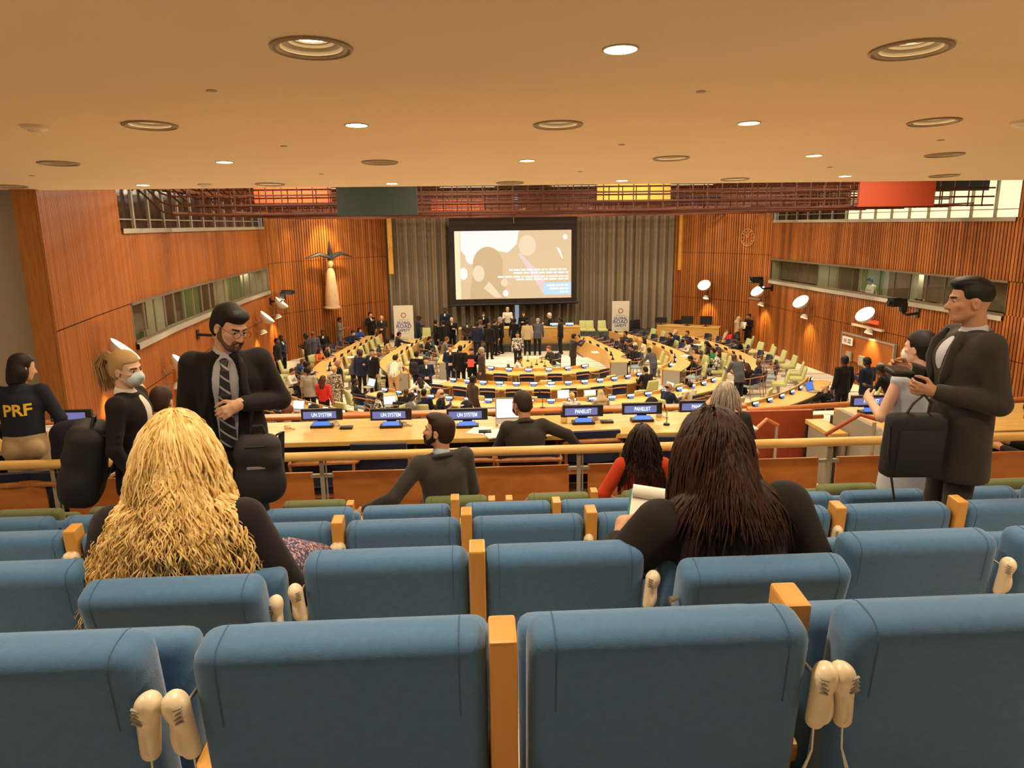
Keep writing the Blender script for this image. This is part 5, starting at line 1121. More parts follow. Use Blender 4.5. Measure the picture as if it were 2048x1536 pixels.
C_ = [
 # ---- along the sculpture wall
 (680, 636, 'hold2', 80, 'm d short k gy gy', 'man in grey suit holding an open red folder by the slatted wall', 0, 1.78, ''), (740, 626, 'chest', 150, 'm l short k bk bk', 'man in black suit with hand at chest beside the slatted wall', 0, 1.80, 's'), (763, 632, 'front', 185, 'm l bald k ch ch', 'balding man in dark suit with clasped hands next to the banner', 0, 1.72, 'st'),
 (724, 656, 'sittable', 140, 'f l long k bl bk', 'seated woman in bright blue jacket at the far end of the outer table', 0, 1.65, 'jm'), (708, 662, 'sittable', 130, 'm l short k nv bk', 'masked seated man in navy next to the woman in bright blue', 0, 1.7, 'm'), (799, 665, 'sitreach', 80, 'm m short k ch ch', 'seated man in dark suit reaching along the table before the banner', 0, 1.72, 's'),
 (777, 677, 'sittable', 80, 'f m long k tn bk', 'seated dark haired woman in tan top at the middle table', 0, 1.62, ''), (837, 633, 'hold', 75, 'm x cap k nv bk', 'man in navy coat and cap walking beside the white banner', 0, 1.76, ''),
 (562, 672, 'front', 120, 'm x short k nv bk', 'man in navy suit with folded arms standing by the wooden wall', 0, 1.76, 's'), (553, 678, 'down', 100, 'm d short k bk bk', 'man in black suit standing closest to the wooden wall', 0, 1.72, ''), (614, 668, 'hold2', 280, 'm x short k ch ch', 'man in charcoal suit facing the wall with hands held out', 0, 1.78, ''), (626, 665, 'down', 340, 'm d bald k sl bk', 'bald man in slate suit seen from behind near the wall', 0, 1.80, ''),
 (645, 661, 'front', 170, 'm x short k bk bk', 'man in black suit and white shirt facing out near the lime chairs', 0, 1.76, 'st'), (647, 697, 'sittable', 120, 'f m long b or bk', 'seated woman in orange top with white mask at the outer table', 0, 1.64, 'm'), (661, 691, 'sittable', 110, 'f m long k bk bk', 'seated woman with long dark hair in black at the outer table', 0, 1.66, ''),
 (606, 721, 'sit', 90, 'm m short r bl bk', 'seated person in blue shirt with reddish hair near the wall', 0, 1.62, ''), (630, 722, 'sitlook', 290, 'm d short k gy gy', 'seated man in grey suit turned to the wall side', 0, 1.74, 's'), (641, 721, 'sittable', 60, 'f d short k wh bk', 'seated woman in white behind the man in grey suit', 0, 1.6, ''), (585, 738, 'sittable', 100, 'f m short b wh bk', 'seated woman in white blouse with brown hair close to the tall man', 0, 1.6, ''), (612, 736, 'sit', 70, 'f m short k pk bk', 'seated woman in magenta partly behind the man in light grey', 0, 1.6, ''),
 (616, 736, 'down', 10, 'm d short k lg bk', 'man in light grey jacket standing with his back turned', 0, 1.78, ''), (646, 753, 'hold', 15, 'f m long b rd bk', 'woman in bright red jacket with long brown hair seen from behind', 0, 1.68, 'j'), (668, 734, 'down', 15, 's l bun y pt pt', 'blond woman in spotted dress with black belt seen from behind', 0, 1.70, ''), (676, 720, 'down', 250, 'm m bald k bk bk', 'bald man in black suit and pale shirt beside the spotted dress', 0, 1.80, 's'),
 (713, 701, 'down', 20, 'm d short b nv bk', 'man in navy jacket with his back turned between the tables', 0, 1.74, ''), (728, 702, 'bend2', 70, 'm m short k sl bk', 'man in slate jacket leaning on a lime chair', 0, 1.76, ''), (743, 700, 'turn', 215, 'm m short k bk bk', 'dark bearded man in black suit and tie talking with raised arm', 0, 1.80, 'st'),
 (772, 720, 'sit', 60, 'f m short k wh bk', 'seated woman in white shirt beside the man in black suit', 0, 1.6, ''), (790, 712, 'bend', 5, 'f m short k pw tn', 'woman in white printed blouse and tan trousers bending over the table', 0, 1.80, ''), (833, 704, 'down', 20, 'm l short k bk nv', 'man in black with backpack standing at the middle table', 0, 1.76, ''), (868, 712, 'front', 175, 'm l short k nv nv', 'man in navy blazer and open shirt with clasped hands', 0, 1.72, 's'),
 (710, 759, 'sitlook', 60, 'f d bun k bk bk', 'seated woman in black typing near the open laptop', 0, 1.62, ''), (761, 786, 'sittable', 70, 'f d short k zb bk', 'seated person in checked jacket at a pale tablet', 0, 1.6, ''), (812, 778, 'sittable', 20, 'm x bald k bk bk', 'seated bald man in black seen from behind at the outer arc', 0, 1.66, ''), (847, 782, 'sitraise', 120, 'm x short k gy gy', 'seated man in grey suit raising one hand', 0, 1.70, 's'), (876, 775, 'sit', 280, 'm p fringe r bk bk', 'seated balding man in black suit in profile', 0, 1.76, 's'), (863, 773, 'sit', 10, 'm m short k nv nv', 'seated man in navy behind the balding man', 0, 1.70, ''), (839, 756, 'sithead', 340, 'f m long k wh bk', 'seated woman in white holding up a phone', 0, 1.62, ''), (860, 674, 'sittable', 100, 'm m short k bk bk', 'seated man in black suit in profile by the inner table', 0, 1.72, 's'), (900, 675, 'sittable', 80, 'm m short r gy bk', 'seated brown haired man in grey jacket by the inner table', 0, 1.70, ''),
 # ---- the group in front of the podium
 (890, 617, 'down', 190, 'm x short k nv nv', 'tall man in dark navy suit standing up on the dais', .36, 1.80, 's'), (873, 641, 'turn', 70, 'm l short k bk bk', 'man in black suit at the outer edge of the standing group', 0, 1.76, 's'), (884, 642, 'down', 330, 'm l short k bk bk', 'man in black suit seen from behind in the standing group', 0, 1.76, ''), (903, 636, 'hold', 180, 'm p bald k bk bk', 'bald man in dark suit and pale tie with a badge', 0, 1.80, 'st'),
 (934, 640, 'sit', 180, 'm x short k bn bk', 'man in brown seated behind the podium desk', .36, 1.70, 's'), (967, 625, 'front', 185, 'm d short k bk bk', 'masked man in black standing behind the podium desk', .36, 1.64, 'ms'), (947, 645, 'down', 15, 'm d short k nv nv', 'man in dark navy suit seen from behind at the podium', 0, 1.76, ''), (961, 640, 'hold', 60, 'm d bald k gy gy', 'bald man in grey suit before the podium', 0, 1.76, ''), (978, 647, 'down', 20, 'm d bald k bk bk', 'bald man in black suit seen from behind in front of the podium', 0, 1.74, ''), (990, 640, 'hold', 50, 'm l short b bk bk', 'brown haired man in black suit close to the grey haired man', 0, 1.76, ''), (999, 636, 'hold2', 260, 'm p short g bk bk', 'grey haired man in dark suit holding a pale sheet', 0, 1.80, 's'),
 (1015, 616, 'hold2', 180, 'f p short y wh bk', 'blond woman in white jacket standing on the dais', .36, 1.70, 'j'), (1029, 638, 'down', 10, 'f d short k bk bk', 'person in black seen from behind below the white jacket', 0, 1.70, ''), (1047, 625, 'hold2', 175, 'f l long k bk bk', 'woman with long dark hair standing behind the podium', .36, 1.64, 'j'), (1058, 641, 'down', 10, 'm m short k bg bk', 'man in beige jacket and black trousers seen from behind', 0, 1.72, ''), (1072, 638, 'bend2', 10, 'm l short g sl bk', 'grey haired man in slate suit bending over the podium desk', 0, 1.82, ''), (1098, 627, 'hold', 290, 'm p short w bk bk', 'white haired man in black suit holding papers', 0, 1.80, ''), (1121, 637, 'down', 290, 'm d short k bk bk', 'man in black suit standing by the clock side end of the podium', 0, 1.78, ''),
 (1035, 666, 'down', 185, 'f m short k zb bk', 'woman in patterned sleeveless top walking towards the tables', 0, 1.60, ''), (1148, 669, 'photo', 75, 'm m short k ch ch', 'man in charcoal suit taking a photo at the inner table', 0, 1.76, ''), (1097, 693, 'sittable', 250, 'm p short r ch ch', 'man in charcoal suit seated at the small middle table', 0, 1.70, ''), (1038, 715, 'sittable', 90, 'm m short k wh bk', 'man in white shirt seated at the small middle table', 0, 1.66, ''), (903, 692, 'front', 180, 'm l short k nv nv', 'man in navy suit and tie with clasped hands amid the floor', 0, 1.74, 'st'), (928, 693, 'down', 0, 'm m short k bk bk', 'broad man in black suit seen from behind amid the floor', 0, 1.76, ''), (949, 698, 'hold2', 185, 'm l short k bk bk', 'dark haired man in black holding red and white papers', 0, 1.70, ''), (971, 690, 'down', 270, 'm m short g bn bn', 'man in brown suit standing in profile', 0, 1.76, ''), (953, 749, 'down', 60, 'm x short k bn bk', 'man in dark brown suit walking past the third curved table', 0, 1.76, ''), (1050, 790, 'sittable', 20, 'm m bald k nv nv', 'bald man in navy seated at the third curved table', 0, 1.66, ''), (1142, 785, 'sittable', 350, 'f p tail y wh bk', 'blond woman with ponytail in white at a laptop', 0, 1.66, ''), (1196, 778, 'sittable', 350, 'f m scarf b bg bg', 'person in beige hood seated at the third curved table', 0, 1.72, ''),
 # ---- the clock side
 (1238, 676, 'sitlook', 270, 'f l long b ch bk', 'seated woman with brown hair in charcoal at the inner table', 0, 1.62, 'm'), (1251, 663, 'sit', 260, 'm m short k nv bk', 'dark haired man seated at the far end of the inner table', 0, 1.68, ''), (1257, 679, 'sittable', 270, 'f m bun b ch bk', 'seated woman with tied hair in charcoal', 0, 1.62, ''), (1261, 690, 'sittable', 255, 'm m short k bk bk', 'man in black suit seated in profile at the inner table', 0, 1.72, ''), (1271, 674, 'sit', 280, 'f l long y cr bk', 'blond woman seated behind the inner table', 0, 1.62, ''), (1281, 677, 'sit', 270, 'f m long k cr cr', 'dark haired woman in cream jacket seated behind the inner table', 0, 1.64, ''), (1309, 668, 'sit', 265, 'm m short k bk bk', 'dark haired man in black seated at the middle table', 0, 1.66, ''), (1355, 660, 'sitback', 240, 'm p fringe g nv nv', 'masked balding man in navy suit seated far back', 0, 1.74, 'm'), (1371, 662, 'sitback', 235, 'm m short k nv nv', 'dark haired man in navy suit beside the masked man', 0, 1.72, ''), (1373, 679, 'sittable', 270, 'f m bob b pw bk', 'seated woman in pale printed blouse at the middle table', 0, 1.62, ''), (1374, 697, 'sittable', 260, 'f l long b tn bk', 'seated woman in tan with brown hair at the middle table', 0, 1.62, ''), (1379, 713, 'sitslump', 280, 'f d short k bk bk', 'person in black slumped over the middle table', 0, 1.6, ''),
 (1298, 697, 'bend2', 330, 'm x short k sl sl', 'person in grey vest bending beside the inner table', 0, 1.5, ''), (1417, 684, 'sitslump', 270, 'f m long k bk bk', 'woman in black with long black hair bowed down', 0, 1.64, ''), (1424, 697, 'sitslump', 250, 'f l long b gn bk', 'person with bright green jacket seated at the outer table', 0, 1.60, ''), (1437, 702, 'sitback', 270, 'f l long b zb gy', 'woman in bold black and white top leaning back', 0, 1.66, ''), (1456, 659, 'sittable', 265, 'f p bob r rd bk', 'masked woman in red top at the far outer table', 0, 1.62, 'm'), (1471, 675, 'sittable', 290, 'm d short k bk bk', 'seated man in black behind the woman in red', 0, 1.68, ''), (1479, 634, 'hold2', 100, 'f m scarf b bg bn', 'person in brown with headscarf standing by the far corner', 0, 1.66, ''), (1497, 629, 'hold', 240, 's m bun b bk bk', 'woman in long black dress reading a paper by the far corner', 0, 1.76, ''), (1468, 710, 'bend2', 340, 'm x bald k sl bk', 'man in slate suit standing over the outer table seen from behind', 0, 1.80, ''), (1494, 727, 'sittable', 330, 'f m long b bk bk', 'woman with long brown hair in black seated seen from behind', 0, 1.66, ''), (1517, 720, 'sitlook', 300, 'm d bald k nv nv', 'masked bald man in navy suit seated at the outer edge', 0, 1.74, 'm'),
 (1287, 734, 'sittable', 340, 'm m short k bk bk', 'man in black suit seated at the end of the second curved table', 0, 1.72, ''), (1311, 759, 'sitlook', 60, 'm m fringe k nv nv', 'man in navy with black mask turned to a laptop', 0, 1.78, ''), (1359, 760, 'sittable', 330, 'f m bun k cr cr', 'woman in cream top seated at the third curved table', 0, 1.66, ''), (1648, 771, 'sithead', 340, 'm l bald k bk bk', 'bald headed man in black holding his head at the near arc', 0, 1.72, '')]
SITCH = []
ROOTS = [crowd_root(*c[:5], c[6], c[7]) for c in C_]
for it in range(14):
    for i, c in enumerate(C_):
        if c[6] == 0: ROOTS[i] = free_spot(ROOTS[i], c[2].startswith('sit'))
        for j in range(i):
            d = ROOTS[i] - ROOTS[j]; d.z = 0; m = .60 if c[2].startswith('sit') and C_[j][2].startswith('sit') else .50
            if 1e-6 < d.length < m: u = d.normalized() * (m - d.length) * .5; ROOTS[i] = ROOTS[i] + u; ROOTS[j] = ROOTS[j] - u
for r_, (px, py, pose, hd, look, lab, fl, h, ex) in zip(ROOTS, C_):
    crowd(px, py, pose, hd, look, lab, fl, h, 'auto' if pose.startswith('sit') else None, at=(r_.x, r_.y), extra=ex)
crowd(1690, 714, 'down', 350, 'm x short k bk bk', 'broad man in black suit, first of three standing at the side door', .9, 1.82, extra='')
crowd(1733, 717, 'hold2', 340, 'm x short k nv nv', 'man in navy suit, middle of three standing at the side door', .9, 1.78, extra='')
crowd(1760, 733, 'bend2', 320, 'm x short k bk bk', 'man in black suit bowed forward, last of three at the side door', .9, 1.8, extra='')
crowd(277, 768, 'sit', 60, 'm p bald r nv nv', 'bald man seated low by the wooden wall beyond the desk', 1.6, 1.74, extra='')

# ---------------------------------------------------------------- chairs of the hall, now that the people are placed
cnt = {}
occupied = []
for x, y, yaw, ch, lab in PEOPLE:
    if ch == 'auto':
        dx, dy = math.sin(yaw), math.cos(yaw); lime = (hash_ := sum(map(ord, lab))) % 3 == 0
        fl = .36 if 'podium desk' in lab else 0.
        put(SWV0 if lime else ARM1, x - dx * 0.02, y - dy * .02, fl, -yaw, ('lime swivel chair' if lime else 'navy armchair') + ' holding the ' + ' '.join(lab.split()[:11]), 'occupied chairs in the hall')
    occupied.append((x, y))
NCH = {'navy': 0, 'lime': 0}
for e in CHAIRSPOT:
    if e[0] == 'plate': continue
    pr, x, y, rz, nm, k = e
    if any((x - a) ** 2 + (y - b_) ** 2 < (.62 if pr == 'navy' else .66) ** 2 for a, b_ in occupied) or y > 38.5: continue
    key = (pr, nm); n_ = cnt[key] = cnt.get(key, 0) + 1; occupied.append((x, y))
    jit = (((k * 37 + len(nm)) % 11) - 5) * .03
    put(ARM1 if pr == 'navy' else SWV0, x, y, 0, rz + jit, '%s behind the %s, %s empty one along' % ('navy wooden armchair' if pr == 'navy' else 'lime swivel chair', nm, ORD[min(n_ - 1, 19)]), 'empty %s chairs in the hall' % pr)
    NCH[pr] += 1
for i, (px, py) in enumerate([(1168, 640), (1180, 640), (1205, 640), (855, 650), (843, 652)][:4]):
    p = onz(px, py + 36, .36 if i < 3 else 0); p.y = min(p.y, 39.2); put(SWV0, p.x, p.y, .36 if i < 3 else 0, math.pi, 'lime swivel chair %s' % (['beside the podium, closest to it', 'beside the podium, middle of three', 'beside the podium, closest to the banner', 'standing before the curtain by the walking man with cap'][i]), 'lime chairs by the podium')
for i, (px, py) in enumerate([(1508, 700), (1526, 708), (1551, 716), (1567, 726), (1577, 736), (1584, 744), (1556, 790), (1440, 825), (1470, 815)]):
    p = onz(px, py, 0); p.x = min(p.x, 13.2)
    if any((p.x - a) ** 2 + (p.y - b_) ** 2 < .3 for a, b_ in occupied): continue
    occupied.append((p.x, p.y)); put(SWV0, p.x, p.y, 0, math.radians(70), 'lime swivel chair in the outer row along the slatted wall, %s from the far end' % ORD[i], 'lime chairs along the wall')
# ================================================================ the people close by
def strand_hair(P, n, length, seed, r=.0045, wave=.008, wl=.07, spread=.25, torso=None, front=-.25, drift=0., steps=20, back=.0, vol=1.03):
    rg = np.random.default_rng(seed); R = np.array(P['Rh']); c = np.array(P['head']); rad = np.array((.086, .110, .099)); off = np.array((0, -.02, .035))
    b = MB(); Ri = R.T
    tc, tr = torso if torso else (None, None)
    k = 0
    while k < n:
        v = rg.normal(size=3); v /= np.linalg.norm(v)
        if v[2] < (-.72 if torso else -.45) or (v[1] > .35 and v[2] < .55 + front) : continue
        k += 1
        p = c + R @ (off + v * rad * (.98 + .05 * rg.random()) * (1 + (vol - 1.03) * .9)); nrm = R @ (v / rad); nrm /= np.linalg.norm(nrm)
        down = np.array((0, 0, -1.)); crown = np.array((v[0] * 1.2, -.35 + .6 * v[1] - (.5 if v[1] > .2 else 0), .0)); d = nrm * .25 + R @ crown * .8 + down * .6; d -= nrm * max(0, -(d @ nrm)); d /= np.linalg.norm(d)
        L = length * (.72 + .5 * rg.random()); st = L / steps; ph = rg.random() * 6.28; amp = wave * (.5 + rg.random()); w_ = 2 * math.pi / (wl * (.8 + .4 * rg.random())); lat = R @ np.array((1, 0, 0.)); fw_ = R @ np.array((0, 1, 0.)); side_ = np.sign(v[0]) * abs(v[0]) ** .7
        pts, rs = [], []
        for i in range(steps + 1):
            t = i / steps; q = p + lat * amp * math.sin(w_ * t * L + ph) * min(1, t * 2.5) + fw_ * amp * .6 * math.cos(w_ * t * L + ph * 1.7) * min(1, t * 2)
            pts.append(q.copy()); rs.append(r * (.9 + .3 * math.sin(ph)) * (1 if t < .6 else 1 - (t - .6) * 2.1) + .0006)
            d = d * .72 + (down + lat * side_ * spread * (.4 + t) + lat * drift * t + fw_ * -back) * .28; d /= np.linalg.norm(d); p = p + d * st
            u = Ri @ (p - c) - off; e = np.linalg.norm(u / (rad * vol))
            if e < 1: p = c + R @ (off + u / max(e, 1e-3))
            if torso and -.34 < u[2] < 0:
                g_ = rad[:2] * (vol + 1.1 * -u[2]); e = math.hypot(u[0] / g_[0], u[1] / g_[1])
                if .05 < e < 1: p = c + R @ (off + np.array((u[0] / e, u[1] / e, u[2])))
            if tc is not None:
                u = p - tc; e = np.linalg.norm(u / tr)
                if e < 1:
                    p = tc + u / max(e, 1e-3); nn = (u / tr ** 2); nn /= np.linalg.norm(nn); d = d - nn * min(0, d @ nn); d /= np.linalg.norm(d) + 1e-9
        b.tube(pts, rs, 4, True, .45)
    return b
def near(label, px, py, Y, floor, head, P, sk, parts, hands=None, res=.0065, detail=True, rx=None):
    a = -math.radians(head); w = ony(px, py, Y); s = (w.z - floor) / P['top'].z; top = rotz(a) @ P['top'] * s
    me = sdf_mesh(body_prims(P, detail, hands), res, 'person'); o = mesh_obj('person', me, [sk], None); o.location = (w.x - top.x, w.y - top.y, floor); o.rotation_euler = (0, 0, a); o.scale = (s, s, s)
    tag(o, label, 'person', 'people in the gallery')
    for nm, pr, rs, m_ in parts:
        if pr is None: continue
        if isinstance(pr, MB): q = child(pr.build(nm, m_, smooth=True, autos=False), o)
        else: q = sdf_obj(nm, pr, rs, m_, o)
    bpy.context.view_layer.update()
    return o
def TT(P): return lambda x, y, z: P['pel'] + P['Rs'] @ Vector((x, y, z))
def HT(P): return lambda x, y, z: P['head'] + P['Rh'] @ Vector((x, y, z))
def hd(P): return np.array(P['Rh'])
def shirt_prims(P, front=False, fat=1., k=1.):
    N_ = P['neck']; R_ = P['Rs']; pr = [cap(N_ + R_ @ Vector((0, .004, -.03)), N_ + R_ @ Vector((0, -.004, .014)), .080, .066, .01)]
    if front:
        sx = R_ @ Vector((1, 0, 0)); f = fat * .975
        pr += [cap(P['pel'] + Vector((0, 0, .03)), P['chest'], .118 * k * f, .128 * k * f, .04, 1.25, sx), ell(P['chest'] + R_ @ Vector((0, .012, .03)), (.165 * k * f, .118 * k * f, .13), np.array(R_), .04)]
    return pr
def opening(P, w0=.06, w1=.02, z1=.18, dx=0.):
    """the front opening of a jacket"""
    T = TT(P); return [cap(T(0, .105, .56), T(0, .165, .40), w0 * .85, w0, .008, 1.0, None, 1), cap(T(0, .165, .40), T(dx, .19, z1), w0, w1, .008, 1.0, None, 1)]
def beard_prims(P, k=1.):
    H = HT(P); pr = [ell(H(0, .064, -.094), (.038 * k, .033 * k, .028 * k), hd(P), .02), cap(H(-.026, .096, -.046), H(.026, .096, -.046), .008 * k, .008 * k, .006)]
    for s in (-1, 1): pr += [cap(H(s * .062, .012, .0), H(s * .056, .014, -.05), .013 * k, .017 * k, .012), cap(H(s * .055, .014, -.05), H(s * .034, .060, -.088), .019 * k, .020 * k, .015), cap(H(s * .028, .094, -.05), H(s * .024, .084, -.085), .009 * k, .012 * k, .01)]
    return pr
def face_extras(P, eyes=True, brow=True, col='k'):
    H = HT(P); out = []
    b = MB()
    for s in (-1, 1): b.lathe([(.0116 * math.sin(t), .0116 * math.cos(t)) for t in (0.01, .5, 1, 1.5, 2.1, 2.6, 3.13)], 12, H(s * .031, .0755, .005), P['Rh'])
    out.append(('eyes', b, 0, mat('eye_white', (.34, .29, .25), .3)))
    b = MB()
    for s in (-1, 1): b.lathe([(.0001, .0126), (.0068, .0103)], 10, H(s * .031, .0755, .005), P['Rh'] @ Matrix.Rotation(-math.pi / 2, 3, 'X'))
    out.append(('irises', b, 0, mat('eye_dark', (.015, .008, .005), .2)))
    if brow: out.append(('eyebrows', [cap(H(s * .014, .093, .024), H(s * .048, .076, .026), .006, .004, .003) for s in (-1, 1)], .004, HR[col]))
    return out
def lapels(P, m_, w1=.03, z1=.2):
    T = TT(P); b = MB()
    for s in (-1, 1): b.tube([T(s * .072, .080, .52), T(s * .098, .122, .45), T(s * .095, .142, .36), T(s * (w1 + .035), .152, (z1 + .36) / 2), T(s * (w1 + .008), .152, z1)], [.012, .026, .028, .020, .006], 8, True, .4)
    return ('lapels', b, 0, m_)
CHA = mat('suit_charcoal', (.030, .024, .020), .85, spec=.2, noise=.12, nscale=9, bump=.15, bscale=300, sheen=.08)
BLK = mat('suit_black', (.012, .009, .008), .85, spec=.2, noise=.1, nscale=9, bump=.1, bscale=300, sheen=.05)
NVJ = mat('jacket_navy', (.012, .014, .026), .8, spec=.25, noise=.1, nscale=9)
GRJ = mat('suit_grey', (.042, .037, .033), .88, spec=.2, noise=.12, nscale=12, bump=.2, bscale=260, sheen=.1)
WRK = lambda P, seed, n=7: [p for k in range(n) for p in ()]
def folds(P, i, k=3, r=.012):
    """cloth folds round the elbow and across the lower back"""
    e, s_, w_ = P['el'][i], P['sh'][i], P['wr'][i]; out = []
    u = (s_ - e).normalized(); v = (w_ - e).normalized(); sd = u.cross(v); sd = sd.normalized() if sd.length > .05 else Vector((1, 0, 0)); ib = (u + v).normalized()
    for j in range(k):
        c = e + u * (.03 + .045 * j) + ib * .015; out.append(cap(c - sd * .04 - u * .02, c + sd * .04 + u * .015, r, r * .8, .02))
        c = e + v * (.03 + .04 * j) + ib * .012; out.append(cap(c - sd * .035, c + sd * .035 + v * .02, r * .9, r * .7, .02))
    return out
# -- tall man in the striped tie
P = make_pose(lean=4, arms=(((.10, -.03, -.25), (-.11, .21, -.20)), ((.06, .0, -.30), (.03, .10, -.55))), hyaw=38, hpitch=22, hroll=-6)
tie_m = bpy.data.materials.new('striped_tie'); tie_m.use_nodes = True; nt = tie_m.node_tree; bs = nt.nodes['Principled BSDF']; tc = nt.nodes.new('ShaderNodeTexCoord'); mp = nt.nodes.new('ShaderNodeMapping'); mp.inputs['Rotation'].default_value = (0, math.radians(40), 0)
wv = nt.nodes.new('ShaderNodeTexWave'); wv.bands_direction = 'Z'; wv.inputs['Scale'].default_value = 6.2; rp = nt.nodes.new('ShaderNodeValToRGB'); rp.color_ramp.interpolation = 'CONSTANT'; rp.color_ramp.elements[0].color = (.012, .010, .010, 1); rp.color_ramp.elements[1].position = .9; rp.color_ramp.elements[1].color = (.30, .29, .29, 1)
nt.links.new(tc.outputs['Object'], mp.inputs['Vector']); nt.links.new(mp.outputs['Vector'], wv.inputs['Vector']); nt.links.new(wv.outputs['Fac'], rp.inputs['Fac']); nt.links.new(rp.outputs['Color'], bs.inputs['Base Color'])
T, H = TT(P), HT(P)
g = MB()
for s in (-1, 1): c = H(s * .033, .108, .004); g.tube([c + P['Rh'] @ Vector((.024 * math.cos(t), .003, .019 * math.sin(t))) for t in [k * 2 * math.pi / 14 for k in range(15)]], .0016, 5); g.tube([H(s * .057, .106, .008), H(s * .08, .03, .012), H(s * .08, -.02, .005)], .0016, 5)
g.tube([H(-.009, .11, .006), H(.009, .11, .006)], .0016, 5)
wd_ = (P['wr'][0] - P['el'][0]).normalized(); wt = MB(); wt.tube([P['wr'][0] - wd_ * .035, P['wr'][0] - wd_ * .012], .034, 14); wt.box(P['wr'][0] - wd_ * .024 + Vector((0, .034, .005)), (.035, .012, .035), bev=.004)
JM = top_prims(P, .20, sleeve=.90, fat=1.10, arm=1.08) + folds(P, 0) + opening(P, .072, .085, -.12, .03)
man = near('tall man with glasses and striped tie standing in black suit behind the blonde woman', 466, 610, 4.62, 3.93, 166, P, SK['l'], [
    ('jacket', JM, .009, BLK), ('trousers', bottom_prims(P), .012, BLK), ('shoes', shoe_prims(P), .012, CL['bk']), ('shirt', shirt_prims(P, True, 1.10), .008, mat('shirt_pale', (.40, .39, .42), .8, noise=.05, nscale=10)), ('tie', [cap(T(0, .105, .485), T(0, .125, .455), .019, .014, .006, 1.3, (1, 0, 0)), cap(T(.0, .135, .44), T(.01, .150, .30), .014, .019, .008, 1.7, (1, 0, 0)), cap(T(.01, .150, .30), T(.015, .142, .02), .019, .027, .008, 1.7, (1, 0, 0))], .006, tie_m),
    ('hair', hair_prims(P, 'short') + [ell(H(.01, .045, .095), (.068, .062, .038), hd(P))], .006, HR['k']), collar(P, BLK), lapels(P, BLK, .085, .06), ('beard', beard_prims(P, .96), .005, mat('beard_stubble', (.10, .045, .024), .85)),
    ('glasses', g, 0, M_BLACK), ('wristwatch', wt, 0, M_BLACK)] + face_extras(P), hands={0: ((.85, .35, -.35), (.2, -.9, -.3), -1, 1.0)})
# -- woman with ponytail and mask
P = make_pose(arms=(((.05, .02, -.28), (-.02, .16, -.45)), ((.06, -.02, -.29), (.02, .10, -.54))), hyaw=-22, hpitch=6, hroll=4)
T, H = TT(P), HT(P)
rg = random.Random(4); tail = MB()
for k in range(150):
    a0 = H(rg.uniform(-.02, .02), -.115, .055 + rg.uniform(-.02, .02)); e = Vector((rg.uniform(-.028, .028), rg.uniform(-.035, .02), rg.uniform(-.03, .02)))
    tail.tube([a0, a0 + P['Rh'] @ Vector((0, -.06, .02)) + e * .4, a0 + P['Rh'] @ Vector((0, -.095, -.05)) + e, a0 + P['Rh'] @ Vector((.0, -.07, -.13)) + e * 1.2, a0 + P['Rh'] @ Vector((.0, -.05, -.19)) + e * 1.6], [.004, .005, .005, .004, .001], 4, True, .5)
st = MB()
for s in (-1, 1): st.tube([H(s * .058, .07, -.02), H(s * .083, .0, .0), H(s * .083, -.022, -.02)], .0016, 5); st.tube([H(s * .055, .06, -.075), H(s * .078, .0, -.04)], .0016, 5)
pony = near('blond woman with ponytail and pale blue mask in black blazer standing by the rail', 246, 702, 4.75, 3.93, 88, P, SK['p'], [
    ('jacket', top_prims(P, .16, female=True, fat=1.10) + folds(P, 1) + opening(P, .055, .06, -.05), .009, BLK), ('trousers', bottom_prims(P), .012, BLK), ('shoes', shoe_prims(P), .012, CL['bk']), ('blouse', shirt_prims(P, True, 1.10, .90), .008, CL['wh']), ('hair', [p for p in hair_prims(P, 'short')] + [ell(H(0, -.115, .05), (.035, .03, .035), hd(P))], .006, hair_mat('hair_ash_blond', (.24, .135, .055), (.42, .26, .11))), ('ponytail', tail, 0, _M['hair_ash_blond']),
    ('mask', [ell(H(0, .064, -.052), (.060, .056, .054), hd(P)), cap(H(0, .10, -.02), H(0, .115, -.035), .014, .018)], .006, mat('mask_pale_blue', (.50, .60, .60), .8)), ('mask_straps', st, 0, CL['wh'])] + face_extras(P, col='b'), hands={})
# -- blonde woman seated in the second row
def seated(label, px, py, Y, floor, head, P, sk, parts, **kw): return near(label, px, py, Y, floor, head, P, sk, parts, **kw)
P = make_pose('sit', lean=5, seat=.40, wide=1.1, arms=(((.10, .04, -.26), (.0, .26, -.34)), ((.13, .02, -.27), (.02, .24, -.38))), hpitch=14, hyaw=4)
T, H = TT(P), HT(P)
blond_m = hair_mat('hair_golden', (.50, .29, .075), (.92, .68, .30), .5)
bh = strand_hair(P, 1150, .50, 11, r=.0042, wave=.010, wl=.10, spread=.30, vol=1.06, torso=(np.array(P['chest'] + Vector((0, -.01, .02))), np.array((.25, .140, .22))), front=.2, drift=-.24, steps=34)
blonde = seated('woman with long wavy golden hair in dark blazer seated in the second row', 350, 826, 2.36, 4.56, 356, P, SK['p'], [
    ('jacket', top_prims(P, .12, female=True, fat=1.12, arm=1.18) + folds(P, 1), .009, mat('blazer_dark', (.016, .011, .013), .9, spec=.15, noise=.1, nscale=9, sheen=.1)), ('skirt', bottom_prims(P, True, 1.1), .012, CL['fl']), ('shoes', shoe_prims(P), .014, CL['bk']), ('hair', hair_prims(P, 'bob'), .008, blond_m), ('hair_strands', bh, 0, blond_m)], detail=False, res=.010)
pk = ony(600, 1100, 2.75); kb = MB(); kb.tube([blonde.location + Vector((.12, .1, .55)), (pk.x - .05, 2.75, pk.z - .05), (pk.x + .01, 3.0, pk.z - .18)], [.12, .10, .085], 16)
q = child(kb.build('skirt_fold', CL['fl'], smooth=True, autos=False), blonde); q.matrix_parent_inverse = blonde.matrix_world.inverted()
